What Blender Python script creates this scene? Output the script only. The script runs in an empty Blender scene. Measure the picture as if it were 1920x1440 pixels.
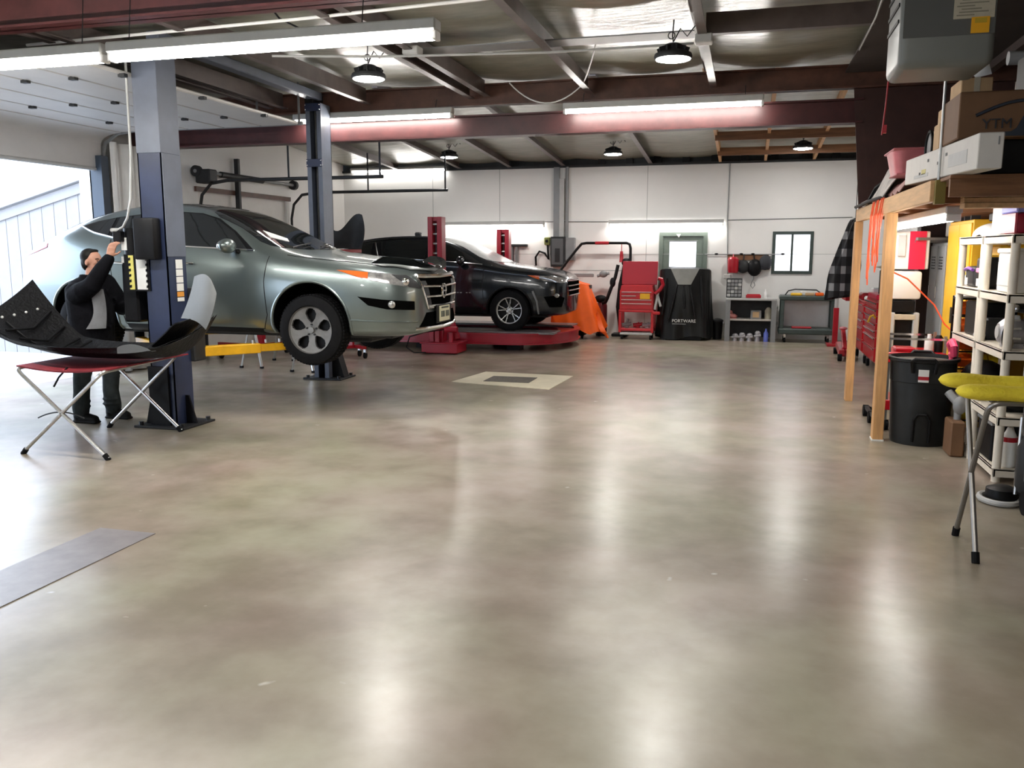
import bpy, bmesh, math, random
from mathutils import Vector, Matrix, Euler
from mathutils.bvhtree import BVHTree
random.seed(11)
D = bpy.data
SC = bpy.context.scene
COL = SC.collection
PI = math.pi
V = Vector

# ------------------------------------------------------------------ materials
MATS = {}
def mat(name, col, rough=0.5, metal=0.0, var=0.0, vs=6.0, bump=0.0, bs=40.0, coat=0.0, emit=None, es=0.0, spec=0.5, stretch=None, trans=0.0, alpha=1.0, rv=0.0):
    m = D.materials.new(name); m.use_nodes = True
    nt = m.node_tree; b = nt.nodes['Principled BSDF']
    b.inputs['Base Color'].default_value = (*col, 1)
    b.inputs['Roughness'].default_value = rough
    b.inputs['Metallic'].default_value = metal
    b.inputs['Specular IOR Level'].default_value = spec
    b.inputs['Coat Weight'].default_value = coat
    b.inputs['Coat Roughness'].default_value = 0.06
    b.inputs['Transmission Weight'].default_value = trans
    b.inputs['Alpha'].default_value = alpha
    if emit:
        b.inputs['Emission Color'].default_value = (*emit, 1)
        b.inputs['Emission Strength'].default_value = es
    if var or bump or rv:
        tc = nt.nodes.new('ShaderNodeTexCoord'); mp = nt.nodes.new('ShaderNodeMapping')
        nt.links.new(tc.outputs['Object'], mp.inputs['Vector'])
        if stretch: mp.inputs['Scale'].default_value = stretch
    if var or rv:
        n = nt.nodes.new('ShaderNodeTexNoise'); n.inputs['Scale'].default_value = vs; n.inputs['Detail'].default_value = 5
        n.inputs['Roughness'].default_value = 0.6
        nt.links.new(mp.outputs['Vector'], n.inputs['Vector'])
    if var:
        r = nt.nodes.new('ShaderNodeValToRGB')
        r.color_ramp.elements[0].position = 0.3; r.color_ramp.elements[1].position = 0.7
        r.color_ramp.elements[0].color = (*[max(0, c*(1-var)) for c in col], 1)
        r.color_ramp.elements[1].color = (*[min(1, c*(1+var)) for c in col], 1)
        nt.links.new(n.outputs['Fac'], r.inputs['Fac']); nt.links.new(r.outputs['Color'], b.inputs['Base Color'])
    if rv:
        mr = nt.nodes.new('ShaderNodeMapRange')
        mr.inputs['To Min'].default_value = max(0, rough-rv); mr.inputs['To Max'].default_value = rough+rv
        nt.links.new(n.outputs['Fac'], mr.inputs['Value']); nt.links.new(mr.outputs['Result'], b.inputs['Roughness'])
    if bump:
        n2 = nt.nodes.new('ShaderNodeTexNoise'); n2.inputs['Scale'].default_value = bs; n2.inputs['Detail'].default_value = 3
        nt.links.new(mp.outputs['Vector'], n2.inputs['Vector'])
        bp = nt.nodes.new('ShaderNodeBump'); bp.inputs['Strength'].default_value = bump; bp.inputs['Distance'].default_value = 0.02
        nt.links.new(n2.outputs['Fac'], bp.inputs['Height']); nt.links.new(bp.outputs['Normal'], b.inputs['Normal'])
    MATS[name] = m
    return m

WHITE = mat('white_paint', (0.80, 0.79, 0.77), 0.5, var=0.04, vs=3)
WALLW = mat('white_wall', (0.85, 0.84, 0.82), 0.55, var=0.035, vs=0.8)
BLACK = mat('black_plastic', (0.006, 0.006, 0.007), 0.45, var=0.3, vs=8, spec=0.2)
MATTE = mat('matte_black', (0.003, 0.003, 0.003), 0.9, spec=0.0)
RUBBER = mat('rubber', (0.007, 0.007, 0.008), 0.75, var=0.25, vs=20, spec=0.15)
DARK = mat('dark_grey', (0.028, 0.029, 0.031), 0.5, var=0.2, spec=0.3)
GREY = mat('grey_metal', (0.25, 0.255, 0.26), 0.45, 0.2, var=0.1)
LGREY = mat('light_grey', (0.48, 0.48, 0.47), 0.45, var=0.08)
STEEL = mat('steel', (0.55, 0.55, 0.54), 0.3, 0.9, var=0.12, vs=14)
CHROME = mat('chrome', (0.8, 0.8, 0.8), 0.12, 1.0)
RED = mat('red_paint', (0.42, 0.010, 0.022), 0.3, var=0.12, coat=0.3)
RED2 = mat('toolbox_red', (0.55, 0.008, 0.018), 0.28, var=0.08, coat=0.4)
DRED = mat('dark_red_steel', (0.070, 0.020, 0.020), 0.42, var=0.25, vs=5)
RUST = mat('rust_brown_steel', (0.10, 0.040, 0.024), 0.5, var=0.4, vs=5)
PURL = mat('purlin_steel', (0.115, 0.088, 0.080), 0.45, var=0.25, vs=4)
BLUE = mat('lift_blue', (0.022, 0.032, 0.075), 0.38, var=0.25, vs=3, coat=0.2)
BLUEG = mat('lift_blue_grey', (0.115, 0.132, 0.175), 0.4, var=0.15, vs=3)
YEL = mat('yellow_paint', (0.80, 0.42, 0.012), 0.4, var=0.15)
YEL2 = mat('yellow_bin', (0.85, 0.50, 0.03), 0.4, var=0.1)
FOAM = mat('yellow_foam', (0.95, 0.72, 0.045), 0.75, var=0.12, vs=12, bump=0.3, bs=60)
ORANGE = mat('orange_cover', (0.95, 0.13, 0.008), 0.45, var=0.10, vs=4)
WOOD = mat('pine_wood', (0.62, 0.34, 0.14), 0.55, var=0.22, vs=3, stretch=(8, 8, 0.8))
WOODH = mat('pine_wood_beam', (0.68, 0.42, 0.21), 0.55, var=0.18, vs=3, stretch=(8, 0.7, 8))
WOODD = mat('old_wood', (0.22, 0.10, 0.045), 0.6, var=0.3, vs=3, stretch=(0.8, 8, 8))
CARD = mat('cardboard', (0.52, 0.34, 0.18), 0.7, var=0.1, vs=4)
CARDD = mat('brown_cardboard', (0.17, 0.085, 0.04), 0.7, var=0.12, vs=4)
CREAM = mat('cream_plastic', (0.80, 0.73, 0.62), 0.4, var=0.05)
GREEN = mat('sage_green_paint', (0.16, 0.20, 0.17), 0.45, var=0.12)
DGREEN = mat('dark_green_paint', (0.045, 0.065, 0.06), 0.4, var=0.15)
COVER = mat('black_vinyl', (0.008, 0.0085, 0.0085), 0.36, spec=0.3, var=0.3, vs=5)
PAPER = mat('paper', (0.82, 0.82, 0.80), 0.6, var=0.06, vs=9)
INK = mat('ink', (0.03, 0.03, 0.035), 0.6)
PINK = mat('pink_plastic', (0.55, 0.17, 0.19), 0.35, var=0.15)
HOTPINK = mat('pink_ribbon', (0.9, 0.08, 0.20), 0.5)
PURPLE = mat('purple', (0.20, 0.06, 0.35), 0.5)
BLUEC = mat('blue_plastic', (0.30, 0.32, 0.80), 0.35)
ORC = mat('orange_cord', (0.90, 0.13, 0.05), 0.5)
CASTG = mat('cast_grey', (0.42, 0.41, 0.43), 0.4, 0.5, var=0.2, vs=15)
GLASSD = mat('tinted_glass', (0.012, 0.014, 0.015), 0.04, spec=0.6, coat=0.0)
TAN = mat('tan_label', (0.50, 0.45, 0.34), 0.6, var=0.1, vs=20)
AMBER = mat('amber_lens', (0.75, 0.14, 0.02), 0.15, coat=0.5)
LENS = mat('clear_lens', (0.50, 0.50, 0.50), 0.12, 0.6, var=0.5, vs=14, coat=1.0)
REDL = mat('red_lens', (0.55, 0.02, 0.04), 0.15, coat=0.5)
HEATER = mat('heater_grey', (0.19, 0.195, 0.18), 0.4, var=0.06, vs=3)
SKIN = mat('skin', (0.50, 0.25, 0.17), 0.5, var=0.12, vs=18)
HAIR = mat('hair', (0.007, 0.006, 0.005), 0.6, spec=0.2, var=0.3, vs=40)
JACKET = mat('jacket_black', (0.006, 0.006, 0.008), 0.85, spec=0.08, var=0.25, vs=10, bump=0.3, bs=25)
SHIRT = mat('shirt_grey', (0.28, 0.29, 0.31), 0.8, var=0.15, bump=0.3, bs=30)
TROUS = mat('trousers', (0.035, 0.042, 0.043), 0.85, spec=0.1, var=0.25, vs=10, bump=0.3, bs=25)
BOOT = mat('boots', (0.006, 0.006, 0.006), 0.6, spec=0.2)
TUBE = mat('lit_tube', (1, 1, 1), 0.5, emit=(1.0, 0.97, 0.91), es=42.0)
TUBEW = mat('lit_tube_wall', (1, 1, 1), 0.5, emit=(1.0, 0.97, 0.92), es=13.0)
TUBEL = mat('lit_tube_loft', (1, 1, 1), 0.5, emit=(1.0, 0.97, 0.92), es=13.0)
LED = mat('lit_led_lens', (1, 1, 1), 0.5, emit=(1.0, 0.97, 0.92), es=100.0)

# ------------------------------------------------------------------ mesh builder
WM = {}     # world matrix of every thing
def wm(o):
    while o is not None:
        if o.name in WM: return WM[o.name]
        o = o.parent
    return Matrix.Identity(4)

class MB:
    """collects shapes given in world coordinates (or local ones with loc=True) and links them as one mesh object"""
    def __init__(s, loc=False):
        s.bm = bmesh.new(); s.loc = loc
    def _xf(s, verts, M):
        for v in verts: v.co = M @ v.co
    def box(s, c, d, rot=None, bev=0.0, seg=1):
        r = bmesh.ops.create_cube(s.bm, size=1.0); vs = r['verts']
        for v in vs: v.co = V((v.co.x*d[0], v.co.y*d[1], v.co.z*d[2]))
        if bev > 0:
            es = list({e for v in vs for e in v.link_edges})
            rr = bmesh.ops.bevel(s.bm, geom=es, offset=min(bev, min(d)*0.45), segments=seg, affect='EDGES', profile=0.5)
            vs = list({v for f in rr['faces'] for v in f.verts} | {v for v in vs if v.is_valid})
        M = Matrix.Translation(V(c))
        if rot is not None: M = M @ (Euler(rot).to_matrix().to_4x4() if not isinstance(rot, Matrix) else rot)
        s._xf(vs, M); return s
    def b(s, x0, x1, y0, y1, z0, z1, bev=0.0, seg=1):
        return s.box(((x0+x1)/2, (y0+y1)/2, (z0+z1)/2), (abs(x1-x0), abs(y1-y0), abs(z1-z0)), None, bev, seg)
    def bar(s, p0, p1, w, h, bev=0.0, up=(0, 0, 1)):
        p0, p1 = V(p0), V(p1); d = p1-p0; L = d.length; x = d.normalized(); u = V(up)
        if abs(x.dot(u)) > 0.99: u = V((0, 1, 0))
        y = u.cross(x).normalized(); z = x.cross(y)
        M = Matrix((x, y, z)).transposed().to_4x4()
        return s.box((p0+p1)/2, (L, w, h), M, bev)
    def cyl(s, p0, p1, r, r2=None, seg=16, caps=True):
        p0, p1 = V(p0), V(p1); r2 = r if r2 is None else r2
        d = p1-p0; L = d.length
        M = Matrix.Translation((p0+p1)/2) @ d.to_track_quat('Z', 'Y').to_matrix().to_4x4()
        bmesh.ops.create_cone(s.bm, cap_ends=caps, segments=seg, radius1=r, radius2=r2, depth=L, matrix=M); return s
    def ell(s, c, r, seg=16, rot=None):
        if not hasattr(r, '__len__'): r = (r, r, r)
        M = Matrix.Translation(V(c))
        if rot is not None: M = M @ (Euler(rot).to_matrix().to_4x4() if not isinstance(rot, Matrix) else rot)
        M = M @ Matrix.Diagonal((*r, 1))
        bmesh.ops.create_uvsphere(s.bm, u_segments=seg, v_segments=max(6, seg//2), radius=1.0, matrix=M); return s
    def tube(s, pts, r, seg=8, closed=False, caps=True):
        pts = [V(p) for p in pts]; n = len(pts)
        rs = r if hasattr(r, '__len__') else [r]*n
        rings = []; up = None
        for i, p in enumerate(pts):
            if closed: t = pts[(i+1) % n]-pts[i-1]
            else: t = pts[min(i+1, n-1)]-pts[max(i-1, 0)]
            if t.length < 1e-9: t = V((0, 0, 1))
            t.normalize()
            if up is None: up = V((0, 0, 1)) if abs(t.z) < 0.9 else V((1, 0, 0))
            a = up-t*up.dot(t)
            if a.length < 1e-6: a = t.orthogonal()
            a.normalize(); b = t.cross(a); up = a
            rings.append([s.bm.verts.new(p+(a*math.cos(2*PI*k/seg)+b*math.sin(2*PI*k/seg))*rs[i]) for k in range(seg)])
        m = n if closed else n-1
        for i in range(m):
            A, B = rings[i], rings[(i+1) % n]
            for k in range(seg): s.bm.faces.new((A[k], A[(k+1) % seg], B[(k+1) % seg], B[k]))
        if caps and not closed:
            s.bm.faces.new(list(reversed(rings[0]))); s.bm.faces.new(rings[-1])
        return s
    def lathe(s, prof, c=(0, 0, 0), M=None, seg=32, cap=True):
        """prof: (radius, height) pairs round local z"""
        M = Matrix.Translation(V(c)) @ (M.to_4x4() if M is not None else Matrix.Identity(4))
        rings = []
        for r, h in prof:
            rings.append([s.bm.verts.new(M @ V((r*math.cos(2*PI*k/seg), r*math.sin(2*PI*k/seg), h))) for k in range(seg)])
        for A, B in zip(rings, rings[1:]):
            for k in range(seg): s.bm.faces.new((A[k], A[(k+1) % seg], B[(k+1) % seg], B[k]))
        if cap:
            s.bm.faces.new(list(reversed(rings[0]))); s.bm.faces.new(rings[-1])
        return s
    def prism(s, poly, ax, a0, a1):
        """extrude a 2-D outline along axis ax ('x': (y,z), 'y': (x,z), 'z': (x,y))"""
        def P(u, v, a): return {'x': (a, u, v), 'y': (u, a, v), 'z': (u, v, a)}[ax]
        A = [s.bm.verts.new(P(u, v, a0)) for u, v in poly]; B = [s.bm.verts.new(P(u, v, a1)) for u, v in poly]
        n = len(poly)
        s.bm.faces.new(A); s.bm.faces.new(list(reversed(B)))
        for i in range(n): s.bm.faces.new((A[i], B[i], B[(i+1) % n], A[(i+1) % n]))
        return s
    def grid(s, f, nu, nv, wrap=False):
        g = [[s.bm.verts.new(f(i/(nu-1), j/(nv-1))) for j in range(nv)] for i in range(nu)]
        for i in range(nu-1):
            for j in range(nv-1): s.bm.faces.new((g[i][j], g[i+1][j], g[i+1][j+1], g[i][j+1]))
        return s
    def sheet(s, f, nu, nv, t):
        """a thin closed sheet of thickness t"""
        g = [[V(f(i/(nu-1), j/(nv-1))) for j in range(nv)] for i in range(nu)]
        def N(i, j):
            a = g[min(i+1, nu-1)][j]-g[max(i-1, 0)][j]; b = g[i][min(j+1, nv-1)]-g[i][max(j-1, 0)]
            n = a.cross(b); return n.normalized() if n.length > 1e-9 else V((0, 0, 1))
        A = [[s.bm.verts.new(g[i][j]) for j in range(nv)] for i in range(nu)]
        B = [[s.bm.verts.new(g[i][j]-N(i, j)*t) for j in range(nv)] for i in range(nu)]
        for i in range(nu-1):
            for j in range(nv-1):
                s.bm.faces.new((A[i][j], A[i+1][j], A[i+1][j+1], A[i][j+1])); s.bm.faces.new((B[i][j], B[i][j+1], B[i+1][j+1], B[i+1][j]))
        for i in range(nu-1):
            s.bm.faces.new((A[i][0], B[i][0], B[i+1][0], A[i+1][0])); s.bm.faces.new((A[i][-1], A[i+1][-1], B[i+1][-1], B[i][-1]))
        for j in range(nv-1):
            s.bm.faces.new((A[0][j], A[0][j+1], B[0][j+1], B[0][j])); s.bm.faces.new((A[-1][j], B[-1][j], B[-1][j+1], A[-1][j+1]))
        return s
    def build(s, name, m, parent=None, smooth=35, fix=True):
        if fix: bmesh.ops.recalc_face_normals(s.bm, faces=s.bm.faces[:])
        if parent is not None and not s.loc:
            I = wm(parent).inverted()
            for v in s.bm.verts: v.co = I @ v.co
        me = D.meshes.new(name); s.bm.to_mesh(me); s.bm.free()
        if smooth:
            me.polygons.foreach_set('use_smooth', [True]*len(me.polygons))
            me.set_sharp_from_angle(angle=math.radians(smooth))
        me.materials.append(m)
        o = D.objects.new(name, me); COL.objects.link(o)
        if parent is not None: o.parent = parent
        return o

def from_mesh(name, me, m, parent=None, smooth=40):
    me.materials.clear(); me.materials.append(m)
    me.polygons.foreach_set('material_index', [0]*len(me.polygons))
    me.polygons.foreach_set('use_smooth', [True]*len(me.polygons))
    if smooth: me.set_sharp_from_angle(angle=math.radians(smooth))
    o = D.objects.new(name, me); COL.objects.link(o)
    if parent is not None: o.parent = parent
    return o

def tag(o, label, cat, group=None, kind=None):
    o['label'] = label; o['category'] = cat
    if group: o['group'] = group
    if kind: o['kind'] = kind
    return o
def thing(name, label, cat, loc=(0, 0, 0), rz=0.0, group=None):
    o = D.objects.new(name, None); COL.objects.link(o); o.empty_display_size = 0.1
    o.location = loc; o.rotation_euler = (0, 0, rz)
    WM[o.name] = Matrix.Translation(V(loc)) @ Matrix.Rotation(rz, 4, 'Z')
    return tag(o, label, cat, group)
def dup(t, loc, rz=0.0, label=None, group=None, scale=None):
    r = t.copy(); COL.objects.link(r); r.location = loc; r.rotation_euler = (0, 0, rz)
    if scale: r.scale = scale
    WM[r.name] = Matrix.Translation(V(loc)) @ Matrix.Rotation(rz, 4, 'Z')
    if label: r['label'] = label
    if group: r['group'] = group
    for ch in list(t.children):
        c = ch.copy(); COL.objects.link(c); c.parent = r
        for g in list(ch.children):
            d = g.copy(); COL.objects.link(d); d.parent = c
    return r
def struct(name, mb, m, smooth=0):
    o = mb.build(name, m, None, smooth); o['kind'] = 'structure'; return o
def solo(name, mb, m, label, cat, group=None, smooth=35):
    """a thing that is a single mesh: origin moved to its base"""
    o = mb.build(name, m, None, smooth)
    vs = o.data.vertices
    xs = [v.co.x for v in vs]; ys = [v.co.y for v in vs]; zs = [v.co.z for v in vs]
    c = V(((min(xs)+max(xs))/2, (min(ys)+max(ys))/2, min(zs)))
    o.data.transform(Matrix.Translation(-c)); o.location = c
    WM[o.name] = Matrix.Translation(c)
    return tag(o, label, cat, group)
def text_obj(name, body, size, M, m, parent, depth=0.002, align='CENTER'):
    cu = D.curves.new(name, 'FONT'); cu.body = body; cu.size = size; cu.extrude = depth; cu.align_x = align; cu.align_y = 'CENTER'
    cu.materials.append(m)
    t = D.objects.new(name, cu); COL.objects.link(t)
    dg = bpy.context.evaluated_depsgraph_get()
    me = D.meshes.new_from_object(t.evaluated_get(dg)); D.objects.remove(t)
    me.transform(wm(parent).inverted() @ M)
    o = D.objects.new(name, me); COL.objects.link(o); o.parent = parent
    return o
def evaluated(o):
    dg = bpy.context.evaluated_depsgraph_get(); dg.update()
    return D.meshes.new_from_object(o.evaluated_get(dg))
def bez(p0, p1, p2, p3, n=10):
    p0, p1, p2, p3 = V(p0), V(p1), V(p2), V(p3)
    return [p0*(1-t)**3+p1*3*t*(1-t)**2+p2*3*t*t*(1-t)+p3*t**3 for t in [i/n for i in range(n+1)]]
def sag(a, b, d, n=10):
    a, b = V(a), V(b)
    return [a.lerp(b, i/n)-V((0, 0, 4*d*(i/n)*(1-i/n))) for i in range(n+1)]
# ------------------------------------------------------------------ camera and view
cam = D.cameras.new('camera'); camo = D.objects.new('camera', cam); COL.objects.link(camo)
PITCH = math.atan(247/1600.); YAW = math.atan(442/math.hypot(1600, 247))
camo.location = (0, 0, 1.7); camo.rotation_euler = (PI/2-PITCH, 0, YAW)
cam.sensor_width = 36; cam.lens = 30.0; cam.clip_start = 0.05; cam.clip_end = 200
SC.camera = camo
vs_ = SC.view_settings
SC.display_settings.display_device = 'sRGB'
vs_.view_transform = 'Standard'; vs_.look = 'None'; vs_.gamma = 1.0; vs_.use_curve_mapping = False
vs_.exposure = 0.95
SC.cycles.max_bounces = 10; SC.cycles.diffuse_bounces = 5; SC.cycles.glossy_bounces = 5
SC.cycles.sample_clamp_indirect = 6.0
SC.cycles.use_denoising = True
w = D.worlds.new('overcast_sky'); SC.world = w; w.use_nodes = True
bg = w.node_tree.nodes['Background']; bg.inputs[0].default_value = (0.70, 0.82, 1.0, 1); bg.inputs[1].default_value = 3.8

# ------------------------------------------------------------------ the room
XL, XR, YB, YF = -8.7, 2.75, 17.7, -3.6
ZC = 3.82                                        # roof liner over the front bay
def floor_mat():
    m = D.materials.new('polished_concrete'); m.use_nodes = True; nt = m.node_tree; b = nt.nodes['Principled BSDF']
    tc = nt.nodes.new('ShaderNodeTexCoord')
    n1 = nt.nodes.new('ShaderNodeTexNoise'); n1.inputs['Scale'].default_value = 0.45; n1.inputs['Detail'].default_value = 3; n1.inputs['Roughness'].default_value = 0.5
    n2 = nt.nodes.new('ShaderNodeTexNoise'); n2.inputs['Scale'].default_value = 2.2; n2.inputs['Detail'].default_value = 5; n2.inputs['Roughness'].default_value = 0.55
    for n in (n1, n2): nt.links.new(tc.outputs['Object'], n.inputs['Vector'])
    mix = nt.nodes.new('ShaderNodeMath'); mix.operation = 'MULTIPLY_ADD'; mix.inputs[1].default_value = 0.55
    nt.links.new(n2.outputs['Fac'], mix.inputs[0])
    k = nt.nodes.new('ShaderNodeMath'); k.operation = 'MULTIPLY'; k.inputs[1].default_value = 0.60
    nt.links.new(n1.outputs['Fac'], k.inputs[0]); nt.links.new(k.outputs[0], mix.inputs[2])
    r = nt.nodes.new('ShaderNodeValToRGB'); r.color_ramp.interpolation = 'EASE'; e = r.color_ramp.elements
    e[0].position = 0.36; e[0].color = (0.265, 0.218, 0.165, 1); e[1].position = 0.78; e[1].color = (0.45, 0.395, 0.325, 1)
    nt.links.new(mix.outputs[0], r.inputs['Fac'])
    # greenish and mauve tints of the old sealer, and small pale specks of dropped filler
    n3 = nt.nodes.new('ShaderNodeTexNoise'); n3.inputs['Scale'].default_value = 0.8; n3.inputs['Detail'].default_value = 2; n3.noise_dimensions = '4D'; n3.inputs['W'].default_value = 3.7
    n4 = nt.nodes.new('ShaderNodeTexNoise'); n4.inputs['Scale'].default_value = 7.0; n4.inputs['Detail'].default_value = 2
    for n in (n3, n4): nt.links.new(tc.outputs['Object'], n.inputs['Vector'])
    tint = nt.nodes.new('ShaderNodeValToRGB'); q = tint.color_ramp.elements
    q[0].position = 0.35; q[0].color = (0.93, 1.0, 0.90, 1); q[1].position = 0.65; q[1].color = (1.0, 0.94, 0.98, 1)
    nt.links.new(n3.outputs['Fac'], tint.inputs['Fac'])
    mul = nt.nodes.new('ShaderNodeMix'); mul.data_type = 'RGBA'; mul.blend_type = 'MULTIPLY'; mul.inputs[0].default_value = 1.0
    nt.links.new(r.outputs['Color'], mul.inputs[6]); nt.links.new(tint.outputs['Color'], mul.inputs[7])
    sp = nt.nodes.new('ShaderNodeMapRange'); sp.inputs['From Min'].default_value = 0.74; sp.inputs['From Max'].default_value = 0.80; nt.links.new(n4.outputs['Fac'], sp.inputs['Value'])
    mx = nt.nodes.new('ShaderNodeMix'); mx.data_type = 'RGBA'; mx.inputs[7].default_value = (0.56, 0.51, 0.44, 1)
    nt.links.new(sp.outputs['Result'], mx.inputs[0]); nt.links.new(mul.outputs[2], mx.inputs[6])
    nt.links.new(mx.outputs[2], b.inputs['Base Color'])
    b.inputs['Roughness'].default_value = 0.26
    b.inputs['Specular IOR Level'].default_value = 0.6
    return m
FLOOR = floor_mat()
struct('floor', MB().b(XL-0.2, XR+0.2, YF-0.2, YB+0.2, -0.2, 0), FLOOR)
GROUND = mat('outside_concrete', (0.45, 0.45, 0.46), 0.7, var=0.06, vs=1)
struct('ground_outside', MB().b(-40, XL-0.2, -20, 40, -0.25, -0.02), GROUND)

# back wall: white panelled, with door and window openings
def wall_with_holes(axis, a, t, u0, u1, z0, z1, holes):
    """boxes round rectangular holes (u0,u1,z0,z1) in a wall at a .. a+t along axis"""
    mb = MB(); hs = sorted(holes); cuts = [u0]
    def bx(p, q, r, s_):
        if q-p < 1e-4 or s_-r < 1e-4: return
        if axis == 'y': mb.b(p, q, a, a+t, r, s_)
        else: mb.b(a, a+t, p, q, r, s_)
    u = u0
    for h in hs:
        bx(u, h[0], z0, z1); bx(h[0], h[1], z0, h[2]); bx(h[0], h[1], h[3], z1); u = h[1]
    bx(u, u1, z0, z1)
    return mb
struct('wall_back', wall_with_holes('y', YB, 0.2, XL-0.2, XR+0.2, 0, 3.46,
       [(-1.72, -0.80, 0.0, 2.06), (0.47, 1.21, 1.29, 2.09)]), WALLW)
struct('wall_back_upper', MB().b(XL-0.2, XR+0.2, YB+0.05, YB+0.2, 3.46, 4.2), DARK)
struct('wall_left', wall_with_holes('x', XL-0.2, 0.2, YF, YB, 0, 4.2,
       [(-2.6, 1.2, 0.0, 3.0), (6.2, 10.02, 0.0, 3.0), (12.4, 15.2, 0.0, 2.72)]), WALLW)
WALLR = mat('dark_wall_panel', (0.055, 0.042, 0.038), 0.7, var=0.2, vs=3)
struct('wall_right', MB().b(XR, XR+0.2, YF, 10.8, 0, 4.2), WALLR)
struct('wall_right_rear', MB().b(XR, XR+0.2, 10.8, YB, 0, 4.2), WALLW)
struct('wall_front', MB().b(XL-0.2, XR+0.2, YF-0.2, YF, 0, 4.2), WALLW)
# seams and cable lines on the back wall
SEAM = mat('seam', (0.45, 0.45, 0.44), 0.6)
mb = MB()
for x in (-6.6, -5.1, -2.0): mb.b(x-0.006, x+0.006, YB-0.004, YB, 0, 3.44)
mb.b(XL, XR, YB-0.004, YB, 1.66, 1.668); mb.b(-3.6, -2.0, YB-0.004, YB, 1.32, 1.335)
struct('trim_1', mb, SEAM)
tag(solo('cable_run', MB().tube([(-6.4, YB-0.012, 2.34), (-4.0, YB-0.012, 2.33), (-2.75, YB-0.012, 2.32)], 0.008)
    , GREY, 'thin grey cable on the back wall between the two wall strip lights', 'cable'), 'thin grey cable on the back wall between the two wall strip lights', 'cable')
solo('cable_run', MB().tube([(-0.41, YB-0.012, 2.33), (1.9, YB-0.012, 2.36)], 0.008), GREY, 'thin grey cable running level on the back wall above the window', 'cable')
solo('cable_run', MB().tube([(-0.40, YB-0.012, 3.42), (-0.41, YB-0.012, 2.3), (-0.37, YB-0.012, 1.27)], 0.010), GREY, 'vertical grey cable coming down the back wall right of the green door', 'cable')

# roof liner, purlins, beams
def liner_mat():
    m = mat('roof_liner', (0.30, 0.295, 0.24), 0.27, var=0.16, vs=2.2, bump=0.25, bs=5, stretch=(1.0, 3.0, 1.0), spec=0.6)
    return m
LINER = liner_mat()
PX = [-7.75, -6.32, -4.89, -3.47, -1.96, -0.5, 0.97, 2.4]
def linerf(x0, x1, y0, y1, zf):
    def f(u, v):
        x = x0+(x1-x0)*u; y = y0+(y1-y0)*v
        ps = [XL]+PX+[XR]; s = 0
        for a, b in zip(ps, ps[1:]):
            if a <= x <= b: s = math.sin(PI*(x-a)/(b-a))
        return (x, y, zf(y)-0.05*s*(0.5+0.5*abs(math.sin(y*1.9))))
    return f
struct('ceiling', MB().sheet(linerf(XL, XR, YF, 10.8, lambda y: ZC+0.05), 93, 60, -0.05), LINER, 40)
ZR0, ZR1 = 4.02, 3.60
rz_ = lambda y: ZR0+(ZR1-ZR0)*(y-10.8)/(YB-10.8)
struct('ceiling_rear', MB().sheet(linerf(XL, XR, 10.8, YB+0.1, rz_), 93, 24, -0.05), LINER, 40)
nt_ = [1]
def trim(mb, m, smooth=0):
    nt_[0] += 1
    return struct('trim_%d' % nt_[0], mb, m, smooth)
def zee(mb, x, y0, y1, z0a, z0b, h=0.2, fl=0.075, t=0.012):
    """a cold-formed Z purlin along y"""
    def bar(xa, za, zb_, w, hh): mb.bar((xa, y0, za), (xa, y1, zb_), w, hh)
    bar(x, z0a+h/2, z0b+h/2, t, h)
    bar(x+fl/2, z0a+t/2, z0b+t/2, fl, t)
    bar(x-fl/2, z0a+h-t/2, z0b+h-t/2, fl, t)
    return mb
for x in PX:
    if x == 0.97: continue
    trim(zee(MB(), x, 6.45, 10.66, 3.61, 3.61), PURL)
trim(zee(MB(), -3.27, 6.45, 10.66, 3.63, 3.63), PURL)
trim(zee(MB(), -6.1, 6.45, 10.66, 3.60, 3.60), PURL)
# rear purlins fall towards the eave
for x in (-7.4, -6.0, -4.9, -3.76, -1.98):
    trim(zee(MB(), x, 10.9, YB, 3.86, 3.45), PURL)
for x in (-0.59, 0.26, 1.15, 1.95):
    trim(MB().bar((x, 10.9, 3.95), (x, YB, 3.52), 0.05, 0.15), WOOD)
for y, z in ((15.0, 3.60), (16.5, 3.515)):
    trim(MB().bar((-0.6, y, z), (XR, y, z), 0.04, 0.14), WOODD)
# eave closure: dark rib gaps over the back wall
for i in range(9):
    x = -3.0+i*0.56
    trim(MB().b(x, x+0.14, YB-0.06, YB+0.02, 3.46, 3.60), BLACK)
trim(MB().b(XL, XR, YB-0.05, YB+0.04, 3.42, 3.465), DARK)
def ibeam(mb, p0, p1, h, w, t=0.02):
    p0, p1 = V(p0), V(p1); z = V((0, 0, 1))
    mb.bar(p0+z*h/2, p1+z*h/2, t, h); mb.bar(p0+z*t/2, p1+z*t/2, w, t); mb.bar(p0+z*(h-t/2), p1+z*(h-t/2), w, t); return mb
DRED2 = DRED
trim(ibeam(MB(), (XL, 10.86, 3.165), (1.20, 10.86, 3.165), 0.27, 0.20), DRED)
trim(ibeam(MB(), (XL, 10.78, 3.54), (XR, 10.78, 3.54), 0.26, 0.14), RUST)
trim(ibeam(MB(), (XL, 6.30, 3.58), (XR, 6.30, 3.58), 0.29, 0.2), DRED)
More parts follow.
